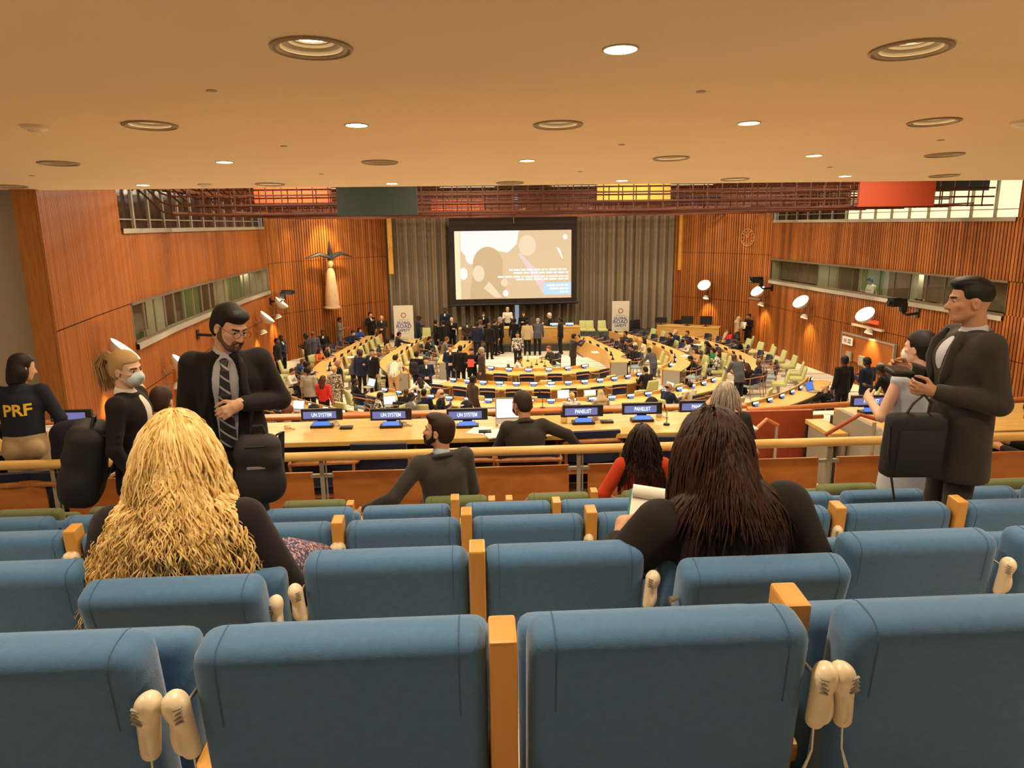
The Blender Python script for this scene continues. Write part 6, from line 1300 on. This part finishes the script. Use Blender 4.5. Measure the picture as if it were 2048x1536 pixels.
# -- dark haired woman seated in the second row
P = make_pose('sit', lean=6, seat=.40, wide=1.22, side=-6, arms=(((.20, .05, -.25), (.05, .36, -.20)), ((.14, .02, -.26), (.0, .25, -.36))), hpitch=20, hyaw=8)
T, H = TT(P), HT(P)
dark_m = hair_mat('hair_dark_auburn', (.014, .005, .003), (.048, .016, .007), .5)
dh = strand_hair(P, 1000, .30, 23, r=.0046, wave=.004, wl=.16, spread=.10, vol=1.15, torso=(np.array(P['chest'] + Vector((0, -.01, .02))), np.array((.235, .165, .24))), front=.2, steps=24)
er = MB(); er.lathe([(.001, -.008), (.007, 0), (.001, .008)], 10, H(-.082, -.01, -.055))
darkw = seated('woman with long dark brown hair in black top seated in the second row writing', 1418, 826, 2.36, 4.56, 358, P, SK['l'], [
    ('jacket', top_prims(P, .12, fat=1.16, arm=1.35) + folds(P, 0), .009, BLK), ('trousers', bottom_prims(P, False, 1.15), .012, BLK), ('shoes', shoe_prims(P), .014, CL['bk']), ('hair', hair_prims(P, 'bob'), .008, dark_m), ('hair_strands', dh, 0, dark_m), ('earring', er, 0, M_WHITE)], res=.0075, detail=False, hands={0: ((.35, .75, .55), (.85, -.1, .1), -1, .8)})
nb = ony(1300, 1036, 2.80); t = thing('notebook', nb, math.radians(-14), 'white spiral notebook with teal cover held by the dark haired woman', 'notebook'); R_ = Euler((math.radians(38), math.radians(6), 0)).to_matrix()
b = MB(); b.box((0, 0, 0), (.19, .25, .006), R_); child(b.build('cover', mat('teal_card', (.05, .22, .22), .6)), t)
b = MB(); b.box(R_ @ Vector((.004, .0, .009)), (.18, .24, .012), R_); child(b.build('pages', M_WHITE), t)
b = MB(); b.tube([R_ @ Vector((-.085, .10, .035)), R_ @ Vector((.09, .10, .035))], .026, 14); child(b.build('turned_page', M_WHITE, smooth=True), t)
# -- bearded man in the green row
P = make_pose('sit', lean=2, side=-4, arms=(((.20, -.02, -.22), (.40, .10, -.33)), ((.06, .02, -.28), (-.06, .24, -.36))), hyaw=66, hpitch=-6, twist=10)
T, H = TT(P), HT(P)
near('bearded man in dark grey suit seated in the green row looking over his shoulder', 884, 830, 5.35, 3.60, 352, P, SK['l'], [
    ('jacket', top_prims(P, .12, fat=1.05) + folds(P, 0), .009, GRJ), collar(P, GRJ), ('trousers', bottom_prims(P), .013, GRJ), ('shoes', shoe_prims(P), .016, CL['bk']), ('shirt', shirt_prims(P), .008, CL['lb']), ('hair', hair_prims(P, 'short') + [ell(H(0, .03, .102), (.066, .07, .034), hd(P))], .007, HR['b']), ('beard', beard_prims(P, 1.12), .005, HR['k'])] + face_extras(P, col='k'))
# -- woman in rust red
P = make_pose('sit', lean=4, arms=(((.15, .0, -.25), (.10, .22, -.36)), ((.08, .02, -.27), (-.05, .24, -.36))), hpitch=6)
rh = strand_hair(P, 260, .46, 31, r=.0065, wave=.008, wl=.12, spread=.06, torso=(np.array(P['chest'] + Vector((0, -.01, .02))), np.array((.19, .155, .2))), front=.2, steps=18, drift=.08)
near('woman in rust red shirt with long dark tied back hair in the green row', 1285, 850, 5.45, 3.60, 4, P, SK['m'], [
    ('shirt', top_prims(P, .1, female=True, arm=1.15, fat=1.05) + folds(P, 0), .009, CL['rs']), ('trousers', bottom_prims(P), .014, BLK), ('shoes', shoe_prims(P), .016, CL['bk']), ('hair', hair_prims(P, 'short'), .008, HR['k']), ('hair_strands', rh, 0, hair_mat('hair_deep_brown', (.010, .005, .004), (.03, .012, .007)))], detail=False, res=.009)
# -- someone in dark jacket hidden behind the dark hair
P = make_pose('sit', lean=6, arms=('lap', ((.17, .06, -.24), (.05, .3, -.34))), hpitch=16)
near('person in dark navy jacket in the green row mostly hidden behind the dark haired woman', 1462, 872, 5.4, 3.60, 355, P, SK['m'], [('jacket', top_prims(P, .1, fat=1.1), .011, NVJ), ('trousers', bottom_prims(P), .016, BLK), ('shoes', shoe_prims(P), .018, CL['bk']), ('hair', hair_prims(P, 'short'), .009, HR['k'])], detail=False, res=.011)
# -- man in dark jacket at the desk
P = make_pose('sit', lean=14, arms=(((.08, .14, -.24), (-.02, .36, -.26)), ((.26, .02, -.12), (.40, .16, -.26))), hyaw=28, hpitch=8)
T, H = TT(P), HT(P)
near('man in dark jacket with black mask seated at the gallery desk before a laptop', 1042, 782, 6.75, GF, 350, P, SK['m'], [
    ('jacket', top_prims(P, .1, fat=1.12) + folds(P, 1), .010, CHA), collar(P, CHA), ('trousers', bottom_prims(P), .014, BLK), ('shoes', shoe_prims(P), .018, CL['bk']), ('hair', [p for p in hair_prims(P, 'short')] + [ell(H(0, .07, .09), (.08, .05, .05), hd(P), .02, 1)], .008, hair_mat('hair_salt', (.02, .014, .010), (.09, .06, .04))), ('mask', [ell(H(0, .062, -.055), (.058, .052, .05), hd(P))], .007, M_BLACK)] + face_extras(P))
# -- grey haired woman
P = make_pose('sit', lean=8, arms=('head', ((.10, .04, -.26), (.0, .26, -.30))), hpitch=4)
gh = strand_hair(P, 240, .21, 41, r=.007, wave=.002, spread=.12, front=.3, steps=12)
near('woman with straight grey bob in black top seated at the gallery desk', 1452, 765, 6.75, GF, 8, P, SK['p'], [('blouse', top_prims(P, .1, female=True, fat=1.15, arm=1.1), .010, mat('black_top', (.012, .012, .012), .8)), ('trousers', bottom_prims(P), .014, BLK), ('shoes', shoe_prims(P), .018, CL['bk']), ('hair', hair_prims(P, 'bob'), .008, HR['g']), ('hair_strands', gh, 0, HR['g'])], detail=False, res=.009)
# -- seated man with lanyard
P = make_pose('sit', lean=6, hpitch=8)
lan = [cap(P['neck'] + Vector((-.06, -.03, .005)), P['neck'] + Vector((.06, -.03, .005)), .022, .022, .02), cap(P['neck'] + Vector((.06, -.03, .0)), P['neck'] + Vector((.07, .07, -.04)), .02, .02, .02), cap(P['neck'] + Vector((-.06, -.03, .0)), P['neck'] + Vector((-.07, .07, -.04)), .02, .02, .02)]
near('man in navy with blue lanyard seated at the desk between ponytail woman and tall man', 322, 773, 6.6, GF, 8, P, SK['l'], [('jacket', top_prims(P, .1, fat=1.05), .011, NVJ), collar(P, NVJ), ('trousers', bottom_prims(P), .016, BLK), ('shoes', shoe_prims(P), .018, CL['bk']), ('lanyard', lan, .008, CL['bl']), ('hair', hair_prims(P, 'short'), .009, HR['b'])], detail=False, res=.010)
# -- uniformed woman
P = make_pose(lean=9, arms=(((.10, .02, -.26), (.06, .22, -.44)), ((.12, .0, -.27), (.05, .16, -.46))), hyaw=-58, hpitch=14)
T, H = TT(P), HT(P)
bl = [cap(P['pel'] + Vector((0, .02, .045)), P['pel'] + Vector((0, .02, .012)), .126, .126, .01, 1.34, (1, 0, 0))]
uni = near('woman in dark uniform jacket lettered PRF and khaki trousers leaning at the desk', 45, 708, 6.75, GF, 346, P, SK['l'], [
    ('jacket', top_prims(P, 0, female=True, fat=1.18, arm=1.12) + folds(P, 1), .010, NVJ), ('trousers', bottom_prims(P, wide=1.12) + [ell(P['pel'] + Vector((s * .08, -.07, -.06)), (.095, .09, .10)) for s in (-1, 1)], .012, CL['kh']), ('belt', bl, .009, mat('belt_tan', (.24, .16, .08), .6)), ('shoes', shoe_prims(P), .016, CL['bk']), ('hair', hair_prims(P, 'bob'), .008, HR['k'])], detail=False, res=.009)
def decal(txt, size, owner, target, center, m_, name='lettering', up=None):
    """lettering laid on the back of a garment (local frame of the owner)"""
    me = text_mesh(txt, size, .004); bm = bmesh.new(); bm.from_mesh(me)
    bmesh.ops.triangulate(bm, faces=bm.faces); bmesh.ops.subdivide_edges(bm, edges=[e for e in bm.edges if e.calc_length() > size * .15], cuts=2)
    tv = BVHTree.FromPolygons([v.co.copy() for v in target.data.vertices], [tuple(p.vertices) for p in target.data.polygons])
    for v in bm.verts:
        p = Vector((center[0] + v.co.x, center[1] - .6, center[2] + v.co.y)); h = tv.ray_cast(p, Vector((0, 1, 0)))
        v.co = (h[0] + Vector((0, -.006, 0))) if h[0] else Vector((p.x, center[1], p.z))
    bm.to_mesh(me); bm.free(); return mesh_obj(name, me, [m_], owner, False)
YEL = mat('yellow_print', (.80, .52, .03), .7)
jk = [c for c in KIDS[uni.name] if c.name.startswith('jacket')][0]; decal('PRF', .145, uni, jk, (0.0, P['chest'].y - .1, P['chest'].z - .03), YEL)
# -- man with the black bag
P = make_pose(arms=(((.05, -.05, -.29), (-.02, .24, -.24)), ((.05, -.02, -.29), (-.06, .26, -.17))), hyaw=-10, hpitch=3)
T, H = TT(P), HT(P)
bagman = near('man in charcoal suit standing in profile holding a phone and a black bag', 1950, 554, 3.85, 4.25, 276, P, SK['m'], [
    ('jacket', top_prims(P, .26, fat=1.14, sleeve=.92, arm=1.12) + folds(P, 0) + opening(P, .046, .02, .24), .009, CHA), collar(P, CHA), lapels(P, CHA, .03, .20), ('trousers', bottom_prims(P), .012, CHA), ('shoes', shoe_prims(P), .014, CL['bk']), ('shirt', shirt_prims(P, True, 1.14) + [cap(P['el'][i].lerp(P['wr'][i], .86), P['el'][i].lerp(P['wr'][i], .97), .040, .036, .005) for i in (0, 1)], .008, mat('shirt_lilac', (.42, .42, .48), .8)),
    ('hair', hair_prims(P, 'crop') + [ell(H(0, .055, .092), (.052, .036, .022), hd(P))], .006, HR['k'])] + face_extras(P), hands={0: ((.05, .95, .15), (.95, .0, .25), -1, 1.1), 1: ((-.05, .95, .2), (-.9, .1, -.1), 1, .9)})
w0 = bagman.matrix_world @ P['wr'][0]; w1 = bagman.matrix_world @ P['wr'][1]
c = (w0 + w1) / 2 + Vector((-.13, 0, .05)); t = thing('phone', c, .25, 'black phone held up by the man in the charcoal suit', 'phone'); b = MB(); b.box((0, 0, 0), (.16, .085, .030), (.3, .12, 0), bev=.012, seg=3); child(b.build('body', M_BLACK, smooth=True), t); b = MB(); b.box((0, .0, .016), (.14, .07, .003), (.3, .12, 0)); child(b.build('screen', mat('phone_glass', (.02, .02, .025), .1)), t)
q = ony(1826, 890, 3.72); t = thing('laptop_bag', q, math.radians(4), 'black laptop bag hanging from the hand of the man in charcoal suit', 'bag')
b = MB(); b.box((0, 0, 0), (.335, .11, .36), (0, .05, 0), bev=.045, seg=4); child(b.build('body', M_BLACK if False else mat('bag_black', (.010, .009, .009), .75, bump=.3, bscale=200), smooth=True, autos=False), t)
b = MB(); b.box((.0, -.055, -.03), (.27, .03, .26), (0, .05, 0), bev=.012, seg=2); child(b.build('front_pocket', _M['bag_black'], smooth=True), t)
hv = w0 + Vector((-.06, 0, -.015)) - q
b = MB(); b.tube([(-.06, 0, .18), hv + Vector((-.06, 0, -.05)), hv, hv + Vector((.05, 0, -.05)), (.07, 0, .18)], .008, 6); child(b.build('handle', M_BLACK), t)
b = MB(); b.tube([(-.16, -.02, .12), (-.17, -.04, -.05), (-.13, -.04, -.20), (-.10, -.03, -.30)], .014, 6, True, .4); child(b.build('strap', M_BLACK), t)
# -- woman in the pale blue dress
P = make_pose(arms=(((.10, .02, -.27), (.04, .22, -.20)), ((.07, .0, -.28), (.0, .2, -.30))), hyaw=22, hpitch=2)
T, H = TT(P), HT(P)
dr = [p for p in top_prims(P, 0, female=True, arm=.0, fat=1.24)[:3]] + [cap(P['pel'] + Vector((0, 0, .05)), P['pel'] - Vector((0, 0, .36)), .14, .175, .04, 1.3, (1, 0, 0))]
near('woman in sleeveless pale blue dress with low dark bun seen from behind', 1846, 662, 4.8, 3.93, 350, P, SK['p'], [('dress', dr, .010, mat('dress_pale_blue', (.40, .44, .50), .85, noise=.05, nscale=30)), ('shoes', shoe_prims(P), .016, CL['bk']), ('hair', hair_prims(P, 'short') + [ell(H(0, -.06, .02), (.09, .09, .09), hd(P)), ell(H(0, -.10, -.06), (.05, .05, .06), hd(P)), cap(H(.01, -.11, -.08), H(.02, -.09, -.17), .035, .015)], .008, HR['k']), ('mask', [ell(H(0, .064, -.052), (.060, .054, .052), hd(P))], .008, CL['wh'])], res=.009)
# -- dark figure at the right border of the raised desk and the terrace just beyond the gallery desk
slab('floor_terrace', [(-9, 8.05), (9, 8.05), (9, 9.5), (-9, 9.5)], 2.8, 3.2, M_CARPET)
for px, py, Y, fl, hdg, pose, st, hc, jk_, sk, lab in [(2062, 800, 6.45, GF, 320, dict(kind='sit', lean=25, arms=('table', 'table'), hpitch=20), 'short', 'k', BLK, 'm', 'person in black leaning on the raised desk at the picture border'), (930, 802, 8.6, 3.2, 330, dict(kind='sit', lean=10, arms=('table', 'table'), hyaw=20, hpitch=15), 'bob', 'k', BLK, 'l', 'dark haired person just beyond the desk behind the bearded man'),
        (1310, 797, 8.7, 3.2, 60, dict(kind='sit', lean=30, arms=('table', 'reach'), hpitch=30), 'bob', 'k', CHA, 'm', 'person with dark curly hair bent low just beyond the panel nameplate'), (575, 810, 8.8, 3.2, 30, dict(kind='sit', lean=6), 'short', 'r', BLK, 'l', 'brown haired person seated low beyond the desk by the tall man'), (627, 808, 8.8, 3.2, 10, dict(kind='sit', lean=6), 'short', 'k', BLK, 'm', 'dark haired person seated low behind the first lettered nameplate')]:
    P = make_pose(**pose); near(lab, px, py, Y, fl, hdg, P, SK[sk], [('jacket', top_prims(P, .1), .013, jk_), ('trousers', bottom_prims(P), .018, BLK), ('shoes', shoe_prims(P), .02, CL['bk']), ('hair', hair_prims(P, st), .010, HR[hc])], detail=False, res=.013)
p = ony(932, 811, 8.55); simple('headset', 'white headset band on the dark haired person beyond the desk', 'headset', p, lambda b: b.tube([(-.085, 0, -.03), (-.07, 0, .0), (0, -.02, .01), (.07, 0, .0), (.085, 0, -.03)], .012, 8), M_WHITE)

# ---------------------------------------------------------------- bags and the draped jacket
def backpack(label, loc, rz, size, extra):
    t = thing('backpack', loc, rz, label, 'backpack'); m_ = mat('pack_black', (.012, .010, .010), .7, bump=.3, bscale=150); sx, sy, sz = size
    b = MB(); pr = [box_((0, 0, 0), (sx / 2 - .08, sy / 2 - .08, sz / 2 - .08), .08), ell((0, -.02, -sz * .22), (sx * .54, sy * .56, sz * .3), k=.05), cap((-sx * .3, -sy * .25, .1), (sx * .3, -sy * .3, .06), .05, .05, .04)]
    sdf_obj('body', pr, .012, m_, t)
    b = MB(); b.tube([(-.04, .02, sz / 2 - .01), (-.02, .02, sz / 2 + .05), (.03, .02, sz / 2 + .05), (.05, .02, sz / 2 - .01)], .01, 6); child(b.build('handle', M_BLACK), t)
    b = MB(); b.tube([(-sx * .40, -sy * .3, .05), (-sx * .2, -sy * .50, .16), (sx * .2, -sy * .50, .16), (sx * .40, -sy * .3, .05)], .006, 6); child(b.build('zip', M_BLACK), t)
    for s in (-1, 1): b = MB(); b.tube([(s * .10, sy / 2 - .02, sz * .42), (s * .12, sy / 2 + .09, sz * .40), (s * .11, sy / 2 + .05, 0), (s * .11, sy / 2 - .02, -sz * .3)], .02, 6, True, .35); child(b.build('strap', M_BLACK), t)
    if extra: b = MB(); b.box((0, -sy * .53, .03), (.12, .012, .018), bev=.004); child(b.build('badge', M_STEEL), t)
    return t
p = ony(172, 925, 4.62); bp_ = backpack('black backpack worn low by the ponytail woman', p, math.radians(-75), (.34, .23, .54), False)
bp_.rotation_euler = (Matrix.Rotation(math.radians(13), 3, 'Y') @ rotz(math.radians(-75))).to_euler()
p = ony(520, 935, 4.32); backpack('black backpack with small metal badge held before the tall man', p, math.radians(8), (.27, .18, .42), True)
p = ony(160, 880, 6.25); t = thing('draped_jacket', p, .15, 'dark uniform jacket with yellow letter draped over a desk chair', 'jacket')
sdf_obj('jacket_body', [cap((-.13, 0, .08), (.13, 0, .08), .09, .09, .05), cap((0, 0, .05), (0, .02, -.22), .13, .16, .05, 1.35, (1, 0, 0)), cap((-.17, 0, .05), (-.20, .02, -.22), .06, .05, .04), cap((.17, 0, .05), (.2, .02, -.22), .06, .05, .04)], .012, NVJ, t)
decal('P', .15, t, KIDS[t.name][0], (-.03, -.15, -.03), YEL)

# ---------------------------------------------------------------- handsets on the seats
HS0 = make_handset(); hs_used = [False]
for (Y, z, sx, sd, roll, lab) in [(1.25, 4.87, -.872, 1, .10, 'closest row, on the seat at the border'), (1.25, 4.87, -.258, -1, -.12, 'closest row, left side of the centre seat'), (1.25, 4.87, .348, 1, .06, 'closest row, right side of the centre right seat'), (1.25, 4.87, .945, -1, -.12, 'closest row, on the seat at the right border'),
        (2.16, 4.56, -.91, 1, .0, 'second row, on the seat of the blonde woman'), (2.23, 4.56, -.305, -1, -.1, 'second row, just right of the blonde woman'), (2.23, 4.56, .275, 1, .1, 'second row, just left of the dark haired woman'), (2.23, 4.56, 1.47, 1, .1, 'second row, far right'),
        (3.21, 4.25, -2.13, 1, .08, 'third row, far left seat'), (3.21, 4.25, -1.54, -1, -.08, 'third row, left of the blonde hair'), (3.21, 4.25, -.945, 1, .08, 'third row, beside the floral skirt, first'), (3.21, 4.25, -.355, -1, -.08, 'third row, beside the floral skirt, second'), (3.21, 4.25, .225, 1, .05, 'third row, centre seat'), (3.21, 4.25, 1.41, 1, .08, 'third row, right of the dark haired woman'), (4.19, 3.93, .175, 1, .05, 'fourth row, centre seat'), (4.19, 3.93, .755, -1, .05, 'fourth row, beside the centre post'), (4.19, 3.93, 1.94, 1, .05, 'fourth row, right part')]:
    o = HS0 if not hs_used[0] else copy_tree(HS0); hs_used[0] = True
    o.location = (sx + sd * .277, Y - .092, z + .665); o.rotation_euler = (.06, roll, 0); o.scale = (sd * .84, 1, 1)
    tag(o, 'cream earpiece hung on a seat, ' + lab, 'earpiece', 'earpieces hung on the seats')
    if Y < 2.4:
        g_ = MB(); rgk = random.Random(int(sx * 100)); g_.tube([(.0, .004, -.068), (.004, .0, -.12), (-.012 + rgk.uniform(-.01, .01), .0, -.20), (.015, .0, -.28), (.03, .02, -.38), (.06, .05, -.46)], .0022, 5); child(g_.build('cord', M_WHITE, smooth=True), o)
for (Y, z, sx, sd) in [(2.16, 4.56, .87, -1), (2.23, 4.56, 2.06, -1), (3.21, 4.25, 2.0, -1), (3.21, 4.25, .81, -1)]:
    so = SEATS[(2.23 if Y == 2.16 else Y, sx)]; b = MB(); b.tube([(sd * .265, -.05, .70), (sd * .285, -.06, .70)], .006, 8); b.tube([(sd * .285, -.06, .70), (sd * .295, -.062, .70)], .012, 8); child(b.build('hook', M_STEEL), so)

# ---------------------------------------------------------------- podium, rear desk, middle table, laptops
a, c = onz(917, 662, 1.16), onz(1160, 661, 1.16); YP = 36.75
t = thing('podium_desk', ((a.x + c.x) / 2, YP, .36), 0, 'long wooden podium desk on the dais under the screen', 'desk'); w_ = ony(1160, 660, YP).x - ony(917, 660, YP).x; t.location.x = (ony(1160, 660, YP).x + ony(917, 660, YP).x) / 2
b = MB(); b.box((0, .35, .80), (w_, .8, .05), bev=.01); child(b.build('desktop', M_TABLE), t)
b = MB(); b.box((0, 0, .38), (w_, .06, .76), bev=.01); child(b.build('front_panel', M_FRONT), t)
for s in (-1, 1): b = MB(); b.box((s * (w_ / 2 - .04), .38, .38), (.06, .7, .74)); child(b.build('end_panel', M_FRONT), t)
for i, px in enumerate([933, 970, 1108, 1139]):
    p = ony(px, 658, YP + .25); u = thing('nameplate', (p.x, YP + .25, 1.185), math.pi * 0, 'small blue lit nameplate on the podium desk, %s from the left' % ORD[i], 'nameplate', 'nameplates on the podium')
    for q in NP0: c_ = q.copy(); link(c_); child(c_, u); c_.scale = (1.6, 1.2, 1.2)
a, c = ony(1314, 660, 38.0), ony(1438, 672, 36.6); dv = c - a; L_ = math.hypot(dv.x, dv.y)
t = thing('rear_desk', (a.x, a.y, 0), math.atan2(dv.y, dv.x), 'wooden control desk with dark monitors in front of the rear slatted wall', 'desk')
b = MB(); b.box((L_ / 2, .3, .98), (L_, .8, .05), bev=.01); child(b.build('desktop', M_TABLE), t)
b = MB(); b.box((L_ / 2, -.05, .5), (L_, .06, .95), bev=.01); child(b.build('front_panel', M_FRONT), t)
for i, (u_, hz) in enumerate([(.12, .3), (.55, .42), (.85, .45)]):
    m_ = thing('monitor', (a.x + dv.x * u_ - .1, a.y + dv.y * u_ + .35, 1.0), math.atan2(dv.y, dv.x) + .2, 'dark monitor on the control desk by the rear wall, %s from the curtain' % ORD[i], 'monitor', 'dark monitors on the control desk')
    b = MB(); b.box((0, 0, .1 + hz / 2), (.62, .05, hz), bev=.01); child(b.build('screen', M_BLACK), m_); b = MB(); b.box((0, .02, .06), (.08, .04, .12)); b.box((0, 0, .01), (.3, .2, .02)); child(b.build('stand', M_BLACK), m_)
def office_chair(px, py, Y, lab, z=0):
    p = ony(px, py, Y); t = thing('office_chair', (p.x, Y, z), math.pi + .3, lab, 'chair', 'black office chairs')
    pad_obj('backrest', (.62, .1, .62), .05, M_BLACK, t, (0, -.25, .85), (.1, 0, 0), 3); pad_obj('seat', (.56, .52, .1), .04, mat('dark_teal_seat', (.05, .08, .09), .8), t, (0, 0, .5), seg=3)
    b = MB(); b.lathe([(.03, .08), (.03, .45)], 8)
    for k in range(5): b.tube([(0, 0, .09), (.3 * math.cos(k * 1.257), .3 * math.sin(k * 1.257), .05)], .02, 5)
    child(b.build('base', M_BLACK), t)
office_chair(1274, 660, 39, 'black office chair beside the lime chairs and banner'); office_chair(1362, 650, 38.6, 'black office chair behind the control desk')
p = onz(1072, 727, .75); t = thing('clerk_table', (p.x, p.y, 0), .05, 'small wooden table in the middle of the curved tables', 'table')
b = MB(); b.box((0, 0, .73), (1.15, 2.4, .05), bev=.01); child(b.build('tabletop', M_TABLE), t)
for s in (-1, 1):
    b = MB(); b.box((0, s * 1.1, .35), (1.0, .05, .7)); child(b.build('end_panel', M_FRONT), t)
for i, (dx, dy) in enumerate([(-.3, .5), (.25, .2), (.0, -.3), (.3, -.7), (-.25, -.8)]):
    simple('table_microphone', 'small dark microphone on the middle table, %s from the podium side' % ORD[i], 'microphone', (p.x + dx, p.y + dy, .77), lambda b: (b.box((0, 0, 0), (.12, .14, .05), bev=.01), b.tube([(0, 0, .02), (0, -.02, .2)], .012, 6)), M_BLACK, group='microphones on the middle table')
def laptop(px, py, z, rz, lab, col=None, k=1.):
    p = onz(px, py, z); t = thing('laptop', (p.x, p.y, z + .01), rz, lab, 'laptop', 'open laptops'); b = MB(); b.box((0, 0, 0), (.34 * k, .24 * k, .02)); child(b.build('base', M_GREYP), t)
    b = MB(); b.box((0, .16 * k, .12 * k), (.34 * k, .012, .25 * k), (-.35, 0, 0)); child(b.build('lid', M_GREYP), t); b = MB(); b.box((0, .15 * k, .122 * k), (.31 * k, .006, .21 * k), (-.35, 0, 0)); child(b.build('screen', col or M_SCREENW), t)
laptop(1022, 846, DZ, 0, 'open laptop with bright page before the man in the dark jacket', mat('laptop_white', (.8, .85, .9), .3, emit=(.75, .85, .95), estr=1.0), .95)
for px, py, rz, lab in [(592, 822, -.3, 'open laptop with bright screen beyond the desk by the red jacket'), (735, 775, -.8, 'open laptop with teal screen near the lime chair'), (1128, 800, 0, 'open laptop before the blond woman with ponytail'), (1183, 800, .1, 'open laptop beside the beige hood'), (1330, 782, -1.2, 'open laptop before the man with black mask'), (782, 812, .3, 'pale tablet before the checked jacket'), (1628, 783, .5, 'dark screened laptop on the outermost curved table')]:
    laptop(px, py, .76, rz, lab, M_DISP if 'dark' in lab else None, k=1.2)
rg = random.Random(9)
for i, (px, py) in enumerate([(700, 715), (672, 728), (822, 690), (835, 685), (918, 700), (1190, 705), (1340, 730), (1372, 712), (1395, 690), (1420, 692), (1300, 722), (1005, 770), (1100, 772), (960, 803), (1370, 782)]):
    p = onz(px, py, .75); simple('paper_sheet', 'white papers lying on the conference tables', 'paper', (p.x, p.y, .76), lambda b: b.box((0, 0, 0), (.3, .4, .015)), M_WHITE, rg.uniform(-1, 1), 'papers on the conference tables')
# people behind the booth glass
for i, (s_, z, lab, look) in enumerate([(.53 * (rb - ra) + ra, 3.3, 'person in pale shirt sitting behind the booth glass', 'm m short k wh bk'), (.295 * (rb - ra) + ra, 3.1, 'person in white shirt with headphones behind the booth glass near the camera', 'm d short k wh bk')]):
    p = on_path(RW, s_, -.95); crowd(0, 0, 'sittable', 270, look, lab, Z1 - .79, 1.72, None, at=(p.x, p.y))
# things held in the hall
RED = mat('red_card', (.55, .05, .03), .6)
for key, nm, lab, cat, sz, m_, off in [('open red folder', 'folder', 'open red folder held by the man in grey suit at the slatted wall', 'folder', (.34, .30, .03), RED, (-.02, .40, 1.22)), ('pale tie with a badge', 'paper_sheet', 'white paper in the hand of the bald man with a badge', 'paper', (.02, .22, .30), M_WHITE, (-.22, .30, 1.10)), ('holding a pale sheet', 'paper_sheet', 'pale sheet in the hands of the grey haired man by the podium', 'paper', (.24, .02, .32), M_GREYM, (0, .40, 1.08)),
        ('holding papers', 'paper_sheet', 'white printed papers held by the white haired man', 'paper', (.26, .02, .30), M_WHITE, (-.12, .36, 1.0)), ('red and white papers', 'paper_sheet', 'red and white papers held by the dark haired man amid the floor', 'paper', (.24, .03, .30), RED, (0, .42, 1.22)), ('reading a paper', 'paper_sheet', 'open white paper read by the woman in long black dress', 'paper', (.34, .02, .34), M_WHITE, (0, .42, 1.25)), ('taking a photo', 'phone', 'dark phone raised by the man taking a photo', 'phone', (.08, .02, .15), M_BLACK, (0, .50, 1.52))]:
    q = [p for p in PEOPLE if key in p[4]]
    if not q: continue
    x, y, yaw = q[0][:3]; o_ = rotz(-yaw) @ Vector(off); b = MB(); b.box((0, 0, 0), sz, (.35, 0, 0), bev=.004); o = b.build(nm, m_); o.location = (x + o_.x, y + o_.y, o_.z); o.rotation_euler = (0, 0, -yaw); tag(o, lab, cat)
q = [p for p in PEOPLE if 'black with backpack' in p[4]][0]; o_ = rotz(-q[2]) @ Vector((0, -.30, 1.22)); backpack('black backpack on the man standing at the middle table', (q[0] + o_.x, q[1] + o_.y, o_.z), -q[2], (.32, .2, .46), False)
